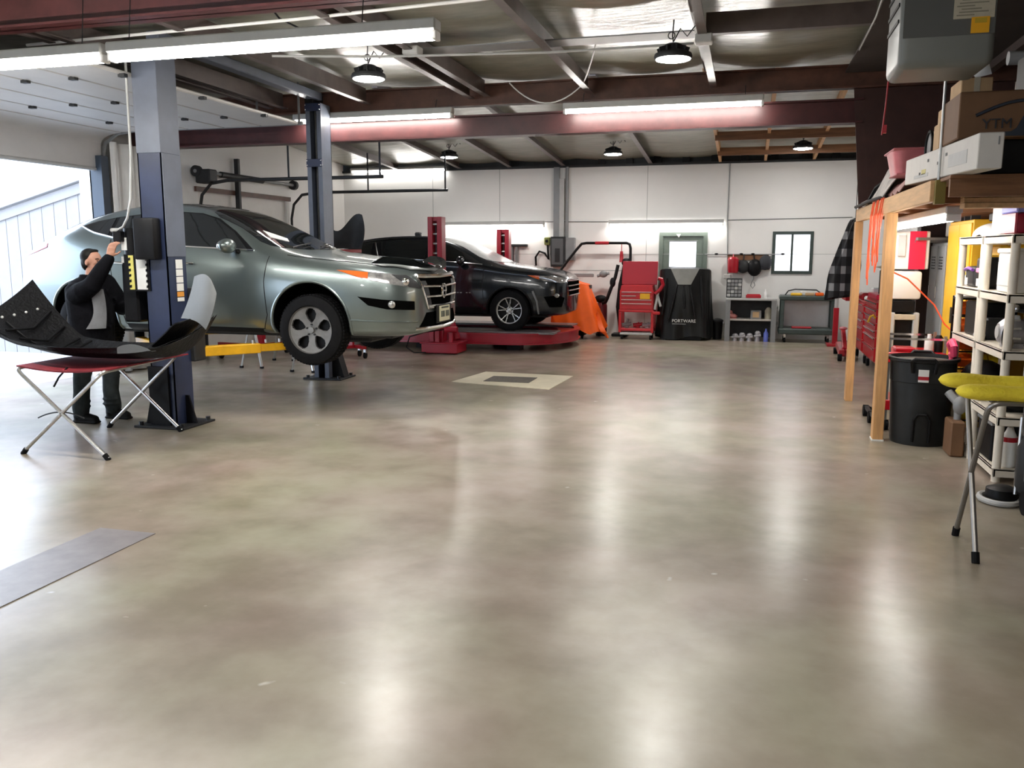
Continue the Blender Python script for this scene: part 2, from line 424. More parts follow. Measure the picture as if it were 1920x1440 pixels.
# tapered frame column at the right
COLM = mat('brown_frame_steel', (0.055, 0.022, 0.018), 0.5, var=0.2, vs=4)
mb = MB(); mb.prism([(1.17, 3.82), (1.32, 2.20), (2.74, 2.20), (2.74, 3.82)], 'y', 10.80, 10.82)
mb.bar((1.17, 10.81, 3.82), (1.32, 10.81, 2.20), 0.2, 0.016); mb.bar((1.32, 10.81, 2.20), (2.74, 10.81, 2.20), 0.2, 0.016)
mb.b(1.90, 2.74, 10.80, 10.82, 0, 2.2); mb.b(1.885, 1.90, 10.70, 10.92, 0, 2.2)
trim(mb, COLM)
trim(MB().b(0.98, XR-0.01, 4.4, 10.66, 3.695, 3.715), WALLR)
# flat grey strap between purlins and cross noggings
trim(MB().b(-3.42, -0.55, 8.35, 8.62, 3.70, 3.712), GREY)
trim(MB().b(-0.44, 0.97, 8.15, 8.23, 3.62, 3.80), PURL)

# ------------------------------------------------------------------ lights
def strip(name, x0, x1, y, z, label, tube=TUBE, two=False, rx=0.0, group=None, h=0.075, w=0.12):
    t = thing(name, label, 'light', ((x0+x1)/2, y, z), 0, group)
    MB().b(x0, x1, y-w/2, y+w/2, z, z+h, 0.01).build('housing', LGREY, t)
    for xa in (x0, x1-0.03): MB().b(xa, xa+0.03, y-w*0.35, y+w*0.35, z-0.055, z, 0.004).build('lamp_holder', WHITE, t)
    for k in ((-0.032, 0.032) if two else (0,)):
        MB().cyl((x0+0.04, y+k, z-0.03), (x1-0.04, y+k, z-0.03), 0.019, seg=12).build('tube', tube, t)
    return t
g1 = 'fluorescent strip lights'
s1 = strip('strip_light', -4.46, -1.97, 5.42, 3.10, 'large fluorescent strip light nearest the camera, hung in front of the blue lift post top', TUBE, True, group=g1)
s2 = strip('strip_light', -6.98, -4.50, 5.42, 3.10, 'fluorescent strip light leaving the picture at upper left edge', TUBE, True, group=g1)
for t, xs in ((s1, (-4.3, -2.5)), (s2, (-6.8, -4.7))):
    for x in xs:
        MB().tube([(x, 5.42, 3.17), (x+0.02, 5.44, 3.5), (x, 5.46, 3.8)], 0.004, 6).build('hanging_wire', DARK, t)
s3 = strip('strip_light', -2.24, 0.11, 10.60, 3.42, 'fluorescent strip light along the dark red beam, right one of the pair', TUBE, group=g1)
s4 = strip('strip_light', -5.95, -3.70, 10.69, 3.45, 'fluorescent strip light along the dark red beam behind the rear lift post', TUBE, group=g1)
for t, xs, zz in ((s3, (-2.0, -0.1), 3.49), (s4, (-5.7, -3.9), 3.52)):
    for x in xs: MB().tube([(x, 10.60, zz), (x, 10.64, zz+0.1), (x, 10.68, 3.62)], 0.004, 6).build('hanging_wire', DARK, t)
strip('wall_light', -6.30, -4.11, YB-0.09, 2.27, 'lit fluorescent strip on the back wall behind the red lift towers', TUBEW, True, group=g1)
strip('wall_light', -2.76, -0.48, YB-0.09, 2.27, 'lit fluorescent strip on the back wall above the green door', TUBEW, True, group=g1)
strip('wall_light', -8.45, -6.25, YB-0.12, 3.46, 'thin fluorescent strip high at the top of the back wall, far left', TUBEW, group=g1, h=0.05)

def highbay(x, y, z, label, ztop):
    t = thing('high_bay_light', label, 'light', (x, y, z), 0, 'round high bay lights')
    MB().lathe([(0.165, 0.0), (0.172, 0.02), (0.165, 0.045), (0.12, 0.065), (0.085, 0.075), (0.08, 0.12), (0.05, 0.135), (0.02, 0.14)], (x, y, z), seg=28).build('housing', DARK, t)
    MB().lathe([(0.02, -0.018), (0.10, -0.016), (0.152, -0.004), (0.155, 0.004)], (x, y, z), seg=28).build('lens', LED, t)
    f = MB()
    for k in range(10):
        a = 2*PI*k/10; f.bar((x+0.05*math.cos(a), y+0.05*math.sin(a), z+0.10), (x+0.14*math.cos(a), y+0.14*math.sin(a), z+0.07), 0.006, 0.05)
    f.build('heat_fin', DARK, t)
    h = MB(); h.tube([(x, y, z+0.14), (x-0.01, y, z+0.2), (x, y, ztop)], 0.006, 6)
    h.tube([(x-0.02+0.03*math.cos(q), y+0.02, z+0.21+0.03*math.sin(q)) for q in [i*0.45 for i in range(15)]], 0.005, 6)
    h.build('hook', DARK, t)
    MB().tube([(x, y, z+0.15), (x+0.06, y, z+0.26), (x+0.12, y, z+0.19), (x+0.17, y+0.02, z+0.26), (x+0.22, y+0.02, ztop-0.03)], 0.006, 6).build('power_cord', BLACK, t)
    return t
highbay(-3.70, 8.15, 3.40, 'round high bay light under the roof above the raised silver car', 3.76)
highbay(-0.72, 8.15, 3.42, 'round high bay light in the middle of the ceiling beside a small junction box', 3.76)
highbay(-5.45, 15.5, 3.45, 'small far high bay light above the black car', 3.72)
highbay(-2.42, 15.8, 3.45, 'small far high bay light above the red tool cart', 3.70)
highbay(0.84, 15.8, 3.45, 'small far high bay light above the wall window at right', 3.68)
highbay(-0.6, 1.6, 3.42, 'unseen round high bay light added to brighten the open near floor', 3.8)  # lamp out of view, added to light the near floor
highbay(-4.2, 1.6, 3.42, 'unseen round high bay light added over the front bay beside the open door', 3.8)  # also added out of view, for more light on the near floor
strip('strip_light', -1.2, 1.24, 0.6, 3.2, 'unseen fluorescent strip light added over the open floor to brighten the foreground', TUBEL, False, group=g1)  # extra strip out of view, added to lift the right foreground
# conduits and junction boxes under the roof
solo('junction_box', MB().b(-0.53, -0.38, 8.1, 8.24, 3.54, 3.62, 0.008), LGREY, 'small grey junction box on the purlin beside the middle high bay light', 'electrical box')
solo('junction_box', MB().b(-3.30, -3.14, 8.05, 8.2, 3.59, 3.67, 0.008), LGREY, 'small grey junction box right of the high bay light over the silver car', 'electrical box')
solo('conduit', MB().tube([(-6.6, 6.9, 3.62), (-3.6, 6.75, 3.62), (-1.5, 6.7, 3.66)], 0.014, 8), WHITE, 'thin white conduit pipe crossing the ceiling above the front strip light', 'pipe')
solo('conduit', MB().tube([(-4.5, 7.7, 3.57), (-3.5, 8.0, 3.57), (-1.9, 8.3, 3.58), (-0.55, 8.3, 3.58)], 0.012, 8), LGREY, 'grey conduit pipe running between the two near high bay lights', 'pipe')
solo('hanging_cable', MB().tube(sag((-2.9, 10.5, 3.75), (-1.98, 10.4, 3.66), 0.22, 14), 0.008, 6).tube(sag((-1.98, 10.4, 3.66), (-1.5, 8.6, 3.72), 0.05), 0.008, 6), WHITE, 'loose white cable drooping from the purlin above the dark red beam', 'cable')
solo('hanging_cable', MB().tube([(-4.05, 6.9, 3.8), (-3.95, 6.9, 3.68), (-3.75, 6.95, 3.58), (-3.55, 7.0, 3.56)], 0.008, 6), BLACK, 'black cable curling below the ceiling above the near strip light', 'cable')

# ------------------------------------------------------------------ doors and windows of the setting
DAY = mat('frosted_daylight_glass', (0.9, 0.93, 1.0), 0.3, emit=(0.86, 0.91, 1.0), es=0.95)
def wparts(name, x0, x1, z0, z1, fw, frame_m, mull=None):
    y = YB
    m = MB(); m.b(x0, x0+fw, y-0.03, y+0.08, z0, z1); m.b(x1-fw, x1, y-0.03, y+0.08, z0, z1)
    m.b(x0+fw, x1-fw, y-0.03, y+0.08, z0, z0+fw); m.b(x0+fw, x1-fw, y-0.03, y+0.08, z1-fw, z1)
    if mull: m.b(mull-0.02, mull+0.02, y-0.02, y+0.06, z0+fw, z1-fw)
    o = struct(name, m, frame_m)
    g = MB().b(x0+fw, x1-fw, y+0.03, y+0.045, z0+fw, z1-fw).build('pane', DAY, o, 0)
    return o
wparts('window_1', 0.46, 1.22, 1.28, 2.10, 0.06, DGREEN, 0.83)
# the back door
dm = MB(); dm.b(-1.74, -1.66, YB-0.03, YB+0.1, 0, 2.10); dm.b(-0.86, -0.78, YB-0.03, YB+0.1, 0, 2.10); dm.b(-1.66, -0.86, YB-0.03, YB+0.1, 2.02, 2.10)
door = struct('door_1', dm, GREEN)
m = MB(); m.b(-1.66, -1.53, YB, YB+0.05, 0.01, 2.02); m.b(-1.00, -0.86, YB, YB+0.05, 0.01, 2.02); m.b(-1.53, -1.00, YB, YB+0.05, 1.92, 2.02); m.b(-1.53, -1.00, YB, YB+0.05, 0.01, 1.40)
lf = m.build('door_leaf', GREEN, door, 0)
MB().b(-1.53, -1.00, YB+0.02, YB+0.035, 1.40, 1.92).build('pane', DAY, lf, 0)
MB().b(-1.545, -0.985, YB-0.012, YB+0.002, 1.385, 1.41).b(-1.545, -0.985, YB-0.012, YB+0.002, 1.91, 1.935).build('window_bead', GREY, lf, 0)
MB().prism([(-1.40, 2.06), (-1.31, 2.06), (-1.345, 1.99)], 'y', YB-0.045, YB-0.03).build('door_tag', PAPER, door, 0)
MB().cyl((-0.92, YB-0.06, 1.0), (-0.92, YB, 1.0), 0.03).build('door_handle', STEEL, door)

# overhead garage door, raised: panels under the roof, the last one still hanging in the opening
DOORW = mat('garage_door_panel', (0.62, 0.60, 0.58), 0.45, var=0.06, vs=2)
GDY0, GDY1 = 6.1, 10.15
gd = MB().b(-8.66, -8.61, GDY0, GDY1, 2.84, 3.20, 0.01).build('door_2', DOORW, None, 30); gd['kind'] = 'structure'
for i in range(5):
    x0 = -8.30+i*0.545
    MB().b(x0, x0+0.525, GDY0, GDY1, 3.31, 3.35, 0.012).build('door_panel', DOORW, gd, 30)
    if i < 5:
        h = MB()
        for y in (6.9, 8.1, 9.3): h.b(x0+0.50, x0+0.57, y, y+0.05, 3.285, 3.315)
        h.build('hinge', DARK, gd, 0)
def cp(u, v): return (-8.635+0.36*(1-math.cos(u*PI/2)), GDY0+(GDY1-GDY0)*v, 3.18+0.15*math.sin(u*PI/2))
MB().sheet(cp, 8, 3, 0.03).build('door_panel', DOORW, gd)
MB().b(-8.67, -8.60, GDY0, GDY1, 2.80, 2.84, 0.01).build('weather_strip', LGREY, gd, 0)
MB().b(-8.60, -8.585, 8.35, 8.42, 2.84, 3.2).build('stile', GREY, gd, 0)
for y in (GDY0-0.03, GDY1+0.03):
    MB().tube([(-8.62, y, 0.1), (-8.62, y, 2.95), (-8.56, y, 3.18), (-8.35, y, 3.30), (-8.1, y, 3.33), (-5.55, y, 3.33)], 0.025, 6).build('track', GREY, gd)
s_ = MB()
for x in (-7.3, -6.2, -5.6):
    for y in (GDY1+0.03,): s_.bar((x, y, 3.33), (x, y, 3.85), 0.03, 0.005)
s_.build('track_hanger', GREY, gd, 0)
# dark jamb post and pale corrugated wrap beside the opening
trim(MB().b(-8.72, -8.52, 10.02, 10.16, 0, 3.0), mat('jamb_blue_grey', (0.05, 0.07, 0.10), 0.5))
def corr(u, v):
    a = 10.18+0.75*u; return (-8.50+0.05*math.sin(u*PI*5), a, 0.02+3.18*v)
trim(MB().sheet(corr, 60, 2, 0.01), mat('galvanised_sheet', (0.66, 0.66, 0.65), 0.3, 0.3, var=0.06), 40)
trim(MB().b(-8.70, -8.50, 10.98, 11.12, 0, 3.3), BLACK)

# second overhead door, closed, in the left wall farther back
DOORC = mat('white_door_panel', (0.74, 0.72, 0.69), 0.5, var=0.04)
g2 = MB().b(-8.80, -8.74, 12.4, 15.2, 0.0, 0.53).build('door_3', DOORC, None, 0); g2['kind'] = 'structure'
for i in range(1, 5): MB().b(-8.80, -8.74, 12.4, 15.2, 0.54*i, 0.54*i+0.53, 0.008).build('door_panel', DOORC, g2, 0)
MB().b(-8.70, -8.66, 12.3, 15.3, 2.68, 2.76).build('header', RUST, g2, 0)
for y in (12.33, 15.27):
    MB().tube([(-8.64, y, 0.0), (-8.64, y, 2.35), (-8.58, y, 2.62), (-8.40, y, 2.80), (-8.1, y, 2.84), (-5.4, y, 2.84)], 0.028, 6).build('track', DARK, g2)
MB().cyl((-8.60, 12.2, 2.99), (-8.60, 15.4, 2.99), 0.03).build('spring_shaft', GREY, g2)
MB().cyl((-8.60, 12.9, 2.99), (-8.60, 14.2, 2.99), 0.05).build('torsion_spring', DARK, g2)
k = MB()
for y in (12.25, 15.32): k.cyl((-8.60, y-0.04, 2.99), (-8.60, y+0.04, 2.99), 0.09)
k.build('cable_drum', DARK, g2)
MB().b(-8.62, -8.35, 12.22, 12.45, 2.80, 3.02, 0.02).build('opener_motor', DARK, g2)
MB().b(-8.66, -8.58, 13.4, 13.46, 2.4, 3.3).build('bracket', DARK, g2, 0)
k = MB()
for x in (-7.0, -5.45): 
    k.bar((x, 12.33, 2.85), (x, 12.33, 3.75), 0.03, 0.006); k.bar((x, 15.27, 2.85), (x, 15.27, 3.55), 0.03, 0.006)
k.build('track_hanger', DARK, g2, 0)
trim(MB().b(-8.70, -8.62, 11.3, 11.42, 0, 3.5), RUST)

# outside: white plank fence and pale light
fe = thing('fence', 'white vertical plank wall with a slanting top outside the open garage door', 'fence', (-12.0, 12.0, 0))
FENCEM = mat('white_fence', (0.27, 0.26, 0.26), 0.6, var=0.05)
f = MB(); ftop = lambda x: max(1.2, 2.36+0.27*(x+12.35))
x = -17.0
while x < -9.1:
    f.prism([(x, -0.02), (x+0.24, -0.02), (x+0.24, ftop(x+0.24)), (x, ftop(x))], 'y', 12.0, 12.03); x += 0.252
f.build('plank', FENCEM, fe, 0)
MB().bar((-17, 11.98, ftop(-17)-0.10), (-9.0, 11.98, ftop(-9.0)-0.10), 0.03, 0.16).build('fascia_board', FENCEM, fe, 0)
MB().bar((-17, 11.98, ftop(-17)+0.02), (-9.0, 11.98, ftop(-9.0)+0.02), 0.18, 0.04).build('top_cap', FENCEM, fe, 0)
# drain covers in the floor
PATCH = mat('cream_patch', (0.62, 0.56, 0.42), 0.5, var=0.10, vs=4)
dr = thing('floor_patch', 'pale cream concrete patch in the floor round a square drain grate', 'floor patch', (-2.95, 11.0, 0))
MB().prism([(-3.72, 10.58), (-2.33, 10.30), (-2.26, 11.52), (-3.56, 11.62)], 'z', 0.0, 0.006).build('slab', PATCH, dr, 0)
GRATE = mat('grate_dark', (0.10, 0.085, 0.07), 0.5, 0.3, var=0.4, vs=30)
MB().b(-3.32, -2.70, 10.72, 11.20, 0.006, 0.012).build('drain_grate', GRATE, dr, 0)
PLATE = mat('floor_plate', (0.25, 0.23, 0.235), 0.35, var=0.2, vs=5)
solo('trench_cover', MB().b(-3.82, -3.42, 1.6, 4.26, 0.0, 0.005), PLATE, 'long dark trench cover set in the floor near the lower left edge', 'floor cover', smooth=0)
# ------------------------------------------------------------------ cars
def ring_pts(p):
    zb, hw, zs, zt, wt, zr, wr, zc = p
    zm = zb+(zs-zb)*0.55
    return [(0, zb), (0.6*hw, zb), (hw-0.10, zb+0.01), (hw-0.035, zb+0.10), (hw-0.008, zm), (hw, zs), (wt, zt),
            (wr+0.48*(wt-wr), zt+0.52*(zr-zt)), (wr, zr), (wr*0.84, zr+0.62*(zc-zr)), (wr*0.45, zr+0.93*(zc-zr)), (0, zc)]
def car_body(stations, hubs, rw, wellw, sub=2):
    bm = bmesh.new(); rings = []
    for st in stations:
        x = st[0]; h = ring_pts(st[1:]); R = []
        right = [bm.verts.new((x, -y, z)) for y, z in h]
        left = [right[0]]+[bm.verts.new((x, y, z)) for y, z in h[1:-1]]+[right[-1]]
        rings.append((right, left))
    n = len(rings[0][0])
    for A, B in zip(rings, rings[1:]):
        for side in (0, 1):
            for i in range(n-1):
                bm.faces.new((A[side][i], A[side][i+1], B[side][i+1], B[side][i]))
    for rg in (rings[0], rings[-1]):
        for i in range(n-1):
            vs = [rg[0][i], rg[0][i+1], rg[1][i+1], rg[1][i]]
            u = []
            for v in vs:
                if v not in u: u.append(v)
            bm.faces.new(u)
    bmesh.ops.recalc_face_normals(bm, faces=bm.faces[:])
    me = D.meshes.new('tmp'); bm.to_mesh(me); bm.free()
    o = D.objects.new('tmp', me); COL.objects.link(o)
    m = o.modifiers.new('s', 'SUBSURF'); m.levels = sub; m.render_levels = sub
    full = evaluated(o)
    o.modifiers.remove(m); D.objects.remove(o)
    o = D.objects.new('tmp', full); COL.objects.link(o)
    cut = MB(loc=True)
    cuts = []
    for hx, hz in hubs:
        for s in (-1, 1):
            c = MB(loc=True).cyl((hx, s*wellw, hz), (hx, s*1.3, hz), rw, seg=56).build('tmpc', BLACK, None, 0); cuts.append(c)
            mm = o.modifiers.new('b', 'BOOLEAN'); mm.operation = 'DIFFERENCE'; mm.object = c; mm.solver = 'EXACT'
    res = evaluated(o)
    bvh = BVHTree.FromPolygons([v.co.copy() for v in full.vertices], [tuple(p.vertices) for p in full.polygons])
    D.objects.remove(o)
    for c in cuts: D.objects.remove(c)
    wells = []
    for p in res.polygons:
        c = p.center
        wells.append(int(any(math.hypot(c.x-hx, c.z-hz) < rw+0.004 and abs(c.y) < 0.97 and abs(c.y) > wellw-0.01 and (abs(math.hypot(c.x-hx, c.z-hz)-rw) < 0.012 or abs(abs(c.y)-wellw) < 0.012) for hx, hz in hubs)))
    return res, bvh, wells
def paint_body(me, wells, paint, parent):
    o = from_mesh('body_shell', me, paint, parent, 40)
    me.materials.append(MATTE); me.polygons.foreach_set('material_index', wells)
    return o

def shell(bvh, poly, ray, off=0.004, res=0.06, thick=0.012):
    """a panel that follows the body: 2-D outline -> rays onto the body, lifted by off, with a rim"""
    bm = bmesh.new()
    f = bm.faces.new([bm.verts.new((u, v, 0)) for u, v in poly])
    bmesh.ops.triangulate(bm, faces=[f])
    for it in range(6):
        es = [e for e in bm.edges if e.calc_length() > res]
        if not es: break
        bmesh.ops.subdivide_edges(bm, edges=es, cuts=1)
        bmesh.ops.triangulate(bm, faces=bm.faces[:])
    bad = []; nor = {}
    for v in bm.verts:
        o, d = ray(v.co.x, v.co.y)
        hit = bvh.ray_cast(V(o), V(d).normalized(), 4.0)
        if hit[0] is None: bad.append(v); continue
        n = hit[1]
        if n.dot(V(d)) > 0: n = -n
        v.co = hit[0]+n*off; nor[v] = n
    if bad: bmesh.ops.delete(bm, geom=bad, context='VERTS')
    be = [e for e in bm.edges if e.is_boundary]
    ex = bmesh.ops.extrude_edge_only(bm, edges=be)
    for v in [g for g in ex['geom'] if isinstance(g, bmesh.types.BMVert)]:
        src = [e.other_vert(v) for e in v.link_edges if e.other_vert(v) in nor]
        if src: v.co = v.co-nor[src[0]]*thick
    return bm
def put(mb_bm, name, m, parent, local=True, smooth=50):
    b = MB(loc=True); b.bm.free(); b.bm = mb_bm
    return b.build(name, m, parent, smooth)
def side_ray(s): return lambda u, v: ((u, s*1.6, v), (0, -s, 0))
def top_ray(): return lambda u, v: ((u, v, 3.0), (0, 0, -1))
def path_ray(path, s):
    """(t, z) along the plan outline of the nose; s = side of t = 0"""
    P = [V((x, y*s)) for x, y in path]; L = [0]
    for a, b in zip(P, P[1:]): L.append(L[-1]+(b-a).length)
    T = []
    for i in range(len(P)):
        t = (P[min(i+1, len(P)-1)]-P[max(i-1, 0)]).normalized(); T.append(V((t.y*-s, t.x*s)))
    def f(t, z):
        t = max(0, min(L[-1]-1e-6, t))
        for i in range(len(L)-1):
            if L[i] <= t <= L[i+1]+1e-9:
                k = (t-L[i])/(L[i+1]-L[i]); p = P[i].lerp(P[i+1], k); n = T[i].lerp(T[i+1], k).normalized(); break
        if n.dot(p-V((1.0, 0))) < 0: n = -n
        o = p+n*0.5
        return (o.x, o.y, z), (-n.x, -n.y, 0)
    f.L = L[-1]
    return f
def proj(bvh, pts, ray, off=0.003, n=6):
    out = []
    for a, b in zip(pts, pts[1:]):
        for i in range(n):
            u = a[0]+(b[0]-a[0])*i/n; v = a[1]+(b[1]-a[1])*i/n; out.append((u, v))
    out.append(pts[-1]); res = []
    for u, v in out:
        o, d = ray(u, v); h = bvh.ray_cast(V(o), V(d).normalized(), 4.0)
        if h[0] is not None:
            nn = h[1] if h[1].dot(V(d)) < 0 else -h[1]
            res.append(h[0]+nn*off)
    return res
def smooth_poly(pts, n=5):
    """Catmull-Rom through the points of a closed outline"""
    out = []; N = len(pts)
    for i in range(N):
        p0, p1, p2, p3 = [V(pts[(i+k-1) % N]) for k in range(4)]
        for j in range(n):
            t = j/n
            out.append(tuple(0.5*((2*p1)+(p2-p0)*t+(2*p0-5*p1+4*p2-p3)*t*t+(3*p1-p0-3*p2+p3)*t**3)))
    return out

def make_wheel(t, c, s, R, W, rim_r, style, rim_m):
    """tyre, rim with spokes, hub; axis along y, outer face at side s"""
    M = Matrix.Rotation(-s*PI/2, 4, 'X')   # local +z -> s*y
    x, y, z = c
    tr = [(rim_r*0.98, -W/2), (R*0.86, -W/2), (R*0.96, -W/2+0.015), (R, -W/2+0.045), (R, W/2-0.045), (R*0.965, W/2-0.012), (R*0.86, W/2+0.004), (rim_r*1.04, W/2), (rim_r, W/2-0.012), (rim_r*0.98, -W/2)]
    tb = MB().lathe(tr, c, M.to_3x3(), 56, cap=False)
    for k in range(64):   # tread blocks
        a = 2*PI*k/64
        for w0 in (-W*0.26, 0, W*0.26):
            tb.box((x+(R+0.002)*math.cos(a), y+w0, z+(R+0.002)*math.sin(a)), (0.010, W*0.2, R*0.07), (0, -a, 0))
    ty = tb.build('tyre', RUBBER, t, 40)
    n_a, n_r = 160, 22
    bm = bmesh.new()
    def hole(r, a):
        q = r/rim_r
        if style == 'five':
            k = (a/(2*PI)*5) % 1.0 - 0.5
            w_ = 0.36*math.sin(PI*min(1, max(0, (q-0.30)/0.62)))**0.45 if 0.30 < q < 0.92 else 0
            return abs(k) < w_*(0.8+0.0*q)
        k = (a/(2*PI)*5) % 1.0 - 0.5        # five pairs of slim spokes
        if not 0.26 < q < 0.90: return False
        sp = 0.10+0.13*max(0, q-0.3)
        wd = 0.040/q*0.55
        return not (abs(abs(k)-sp) < wd)
    g = []
    for i in range(n_r+1):
        r = rim_r*(0.06+0.94*i/n_r); q = r/rim_r
        h = W/2-0.012-0.035*(1-q)**0.5*(1 if style == 'five' else 1.2)+(0.014 if q > 0.96 else 0)
        g.append([bm.verts.new((r*math.cos(2*PI*k/n_a), r*math.sin(2*PI*k/n_a), h)) for k in range(n_a)])
    for i in range(n_r):
        for k in range(n_a):
            rm = rim_r*(0.06+0.94*(i+0.5)/n_r); am = 2*PI*(k+0.5)/n_a+(PI/10 if style == 'five' else 0.2)
            if not hole(rm, am): bm.faces.new((g[i][k], g[i][(k+1) % n_a], g[i+1][(k+1) % n_a], g[i+1][k]))
    bmesh.ops.delete(bm, geom=[v for v in bm.verts if not v.link_faces], context='VERTS')
    be = [e for e in bm.edges if e.is_boundary]
    ex = bmesh.ops.extrude_edge_only(bm, edges=be)
    for v in [q for q in ex['geom'] if isinstance(q, bmesh.types.BMVert)]: v.co.z -= 0.03
    b = MB(loc=True); b.bm.free(); b.bm = bm
    I = wm(t).inverted() @ Matrix.Translation(V(c)) @ M
    for v in bm.verts: v.co = I @ v.co
    rim = b.build('rim', rim_m, t, 30)
    MB().lathe([(0.03, -0.02), (rim_r*0.99, -0.02), (rim_r*0.99, 0.0), (0.03, 0.0)], V(c)+V((0, s*0.02, 0)), M.to_3x3(), 40).build('brake_disc', BLACK, rim)
    hb = MB().lathe([(0.001, W/2-0.03), (0.034, W/2-0.03), (0.032, W/2-0.018), (0.001, W/2-0.014)], c, M.to_3x3(), 20)
    hb.build('hub_cap', STEEL if style == 'pairs' else GREY, rim)
    nb = MB()
    for k in range(5):
        a = 2*PI*k/5+0.3
        nb.cyl((x+0.057*math.cos(a), y+s*(W/2-0.05), z+0.057*math.sin(a)), (x+0.057*math.cos(a), y+s*(W/2-0.026), z+0.057*math.sin(a)), 0.010, seg=8)
    nb.build('lug_nut', DARK, rim)
    return ty

def arch_lip(bvh, hx, hz, r, s, a0, a1, n=40):
    pts = []
    for i in range(n+1):
        a = a0+(a1-a0)*i/n; u, v = hx+r*math.cos(a), hz+r*math.sin(a)
        h = bvh.ray_cast(V((u, s*1.6, v)), V((0, -s, 0)), 3)
        if h[0] is not None: pts.append(h[0]-V((0, 0.004*s, 0)))
    return pts
def arc(hx, hz, r, a0, a1, n=24): return [(hx+r*math.cos(a0+(a1-a0)*i/n), hz+r*math.sin(a0+(a1-a0)*i/n)) for i in range(n+1)]

# ---------------- the silver car on the blue lift
SILVER = mat('silver_green_paint', (0.20, 0.238, 0.235), 0.30, 0.75, var=0.03, vs=2, coat=0.6)
ALLOY = mat('alloy', (0.24, 0.235, 0.23), 0.5, 0.6, var=0.15, vs=12)
ST = [  # x, bottom, half width, shoulder z, belt z, belt half width, roof edge z, its half width, centre z
    (2.52, 0.30, 0.46, 0.52, 0.68, 0.44, 0.72, 0.30, 0.74), (2.47, 0.25, 0.66, 0.56, 0.78, 0.63, 0.85, 0.46, 0.87),
    (2.36, 0.23, 0.78, 0.60, 0.84, 0.75, 0.91, 0.58, 0.94), (2.18, 0.22, 0.87, 0.65, 0.88, 0.83, 0.95, 0.68, 0.985),
    (1.90, 0.22, 0.93, 0.71, 0.93, 0.88, 0.985, 0.73, 1.03), (1.42, 0.23, 0.95, 0.79, 0.985, 0.89, 1.035, 0.75, 1.085),
    (1.08, 0.23, 0.95, 0.82, 1.03, 0.885, 1.075, 0.76, 1.125), (0.86, 0.23, 0.95, 0.84, 1.06, 0.88, 1.15, 0.75, 1.20),
    (0.50, 0.23, 0.95, 0.85, 1.09, 0.875, 1.35, 0.69, 1.395), (0.12, 0.23, 0.95, 0.86, 1.12, 0.87, 1.525, 0.63, 1.575),
    (-0.30, 0.23, 0.95, 0.87, 1.15, 0.87, 1.60, 0.60, 1.66), (-0.85, 0.23, 0.95, 0.89, 1.19, 0.865, 1.59, 0.59, 1.655),
    (-1.35, 0.24, 0.95, 0.91, 1.25, 0.855, 1.51, 0.58, 1.575), (-1.75, 0.27, 0.94, 0.92, 1.27, 0.83, 1.40, 0.575, 1.46),
    (-2.10, 0.31, 0.90, 0.90, 1.20, 0.78, 1.26, 0.56, 1.315), (-2.33, 0.36, 0.82, 0.86, 1.07, 0.71, 1.12, 0.54, 1.16),
    (-2.46, 0.42, 0.66, 0.80, 0.96, 0.58, 1.0, 0.42, 1.02)]
CX, CY, CZ = -5.76, 8.90, 0.60
car = thing('hatchback_car', 'silver green hatchback car raised between the blue lift posts', 'car', (CX, CY, CZ))
WM[car.name] = Matrix.Translation((CX, CY, CZ))
HUBS = [(1.41, 0.36), (-1.39, 0.36)]
me, bvh, wl = car_body(ST, HUBS, 0.435, 0.60)
paint_body(me, wl, SILVER, car)
nosep = [(1.40, 0.95), (1.90, 0.93), (2.20, 0.85), (2.40, 0.72), (2.50, 0.45), (2.53, 0.0), (2.50, -0.45), (2.40, -0.72), (2.20, -0.85)]
DLO = [(0.74, 1.115), (0.30, 1.140), (-0.10, 1.160), (-0.85, 1.225), (-1.30, 1.315), (-1.56, 1.395), (-1.35, 1.445), (-1.10, 1.485), (-0.70, 1.525), (-0.30, 1.54), (0.0, 1.52), (0.22, 1.46), (0.46, 1.32)]
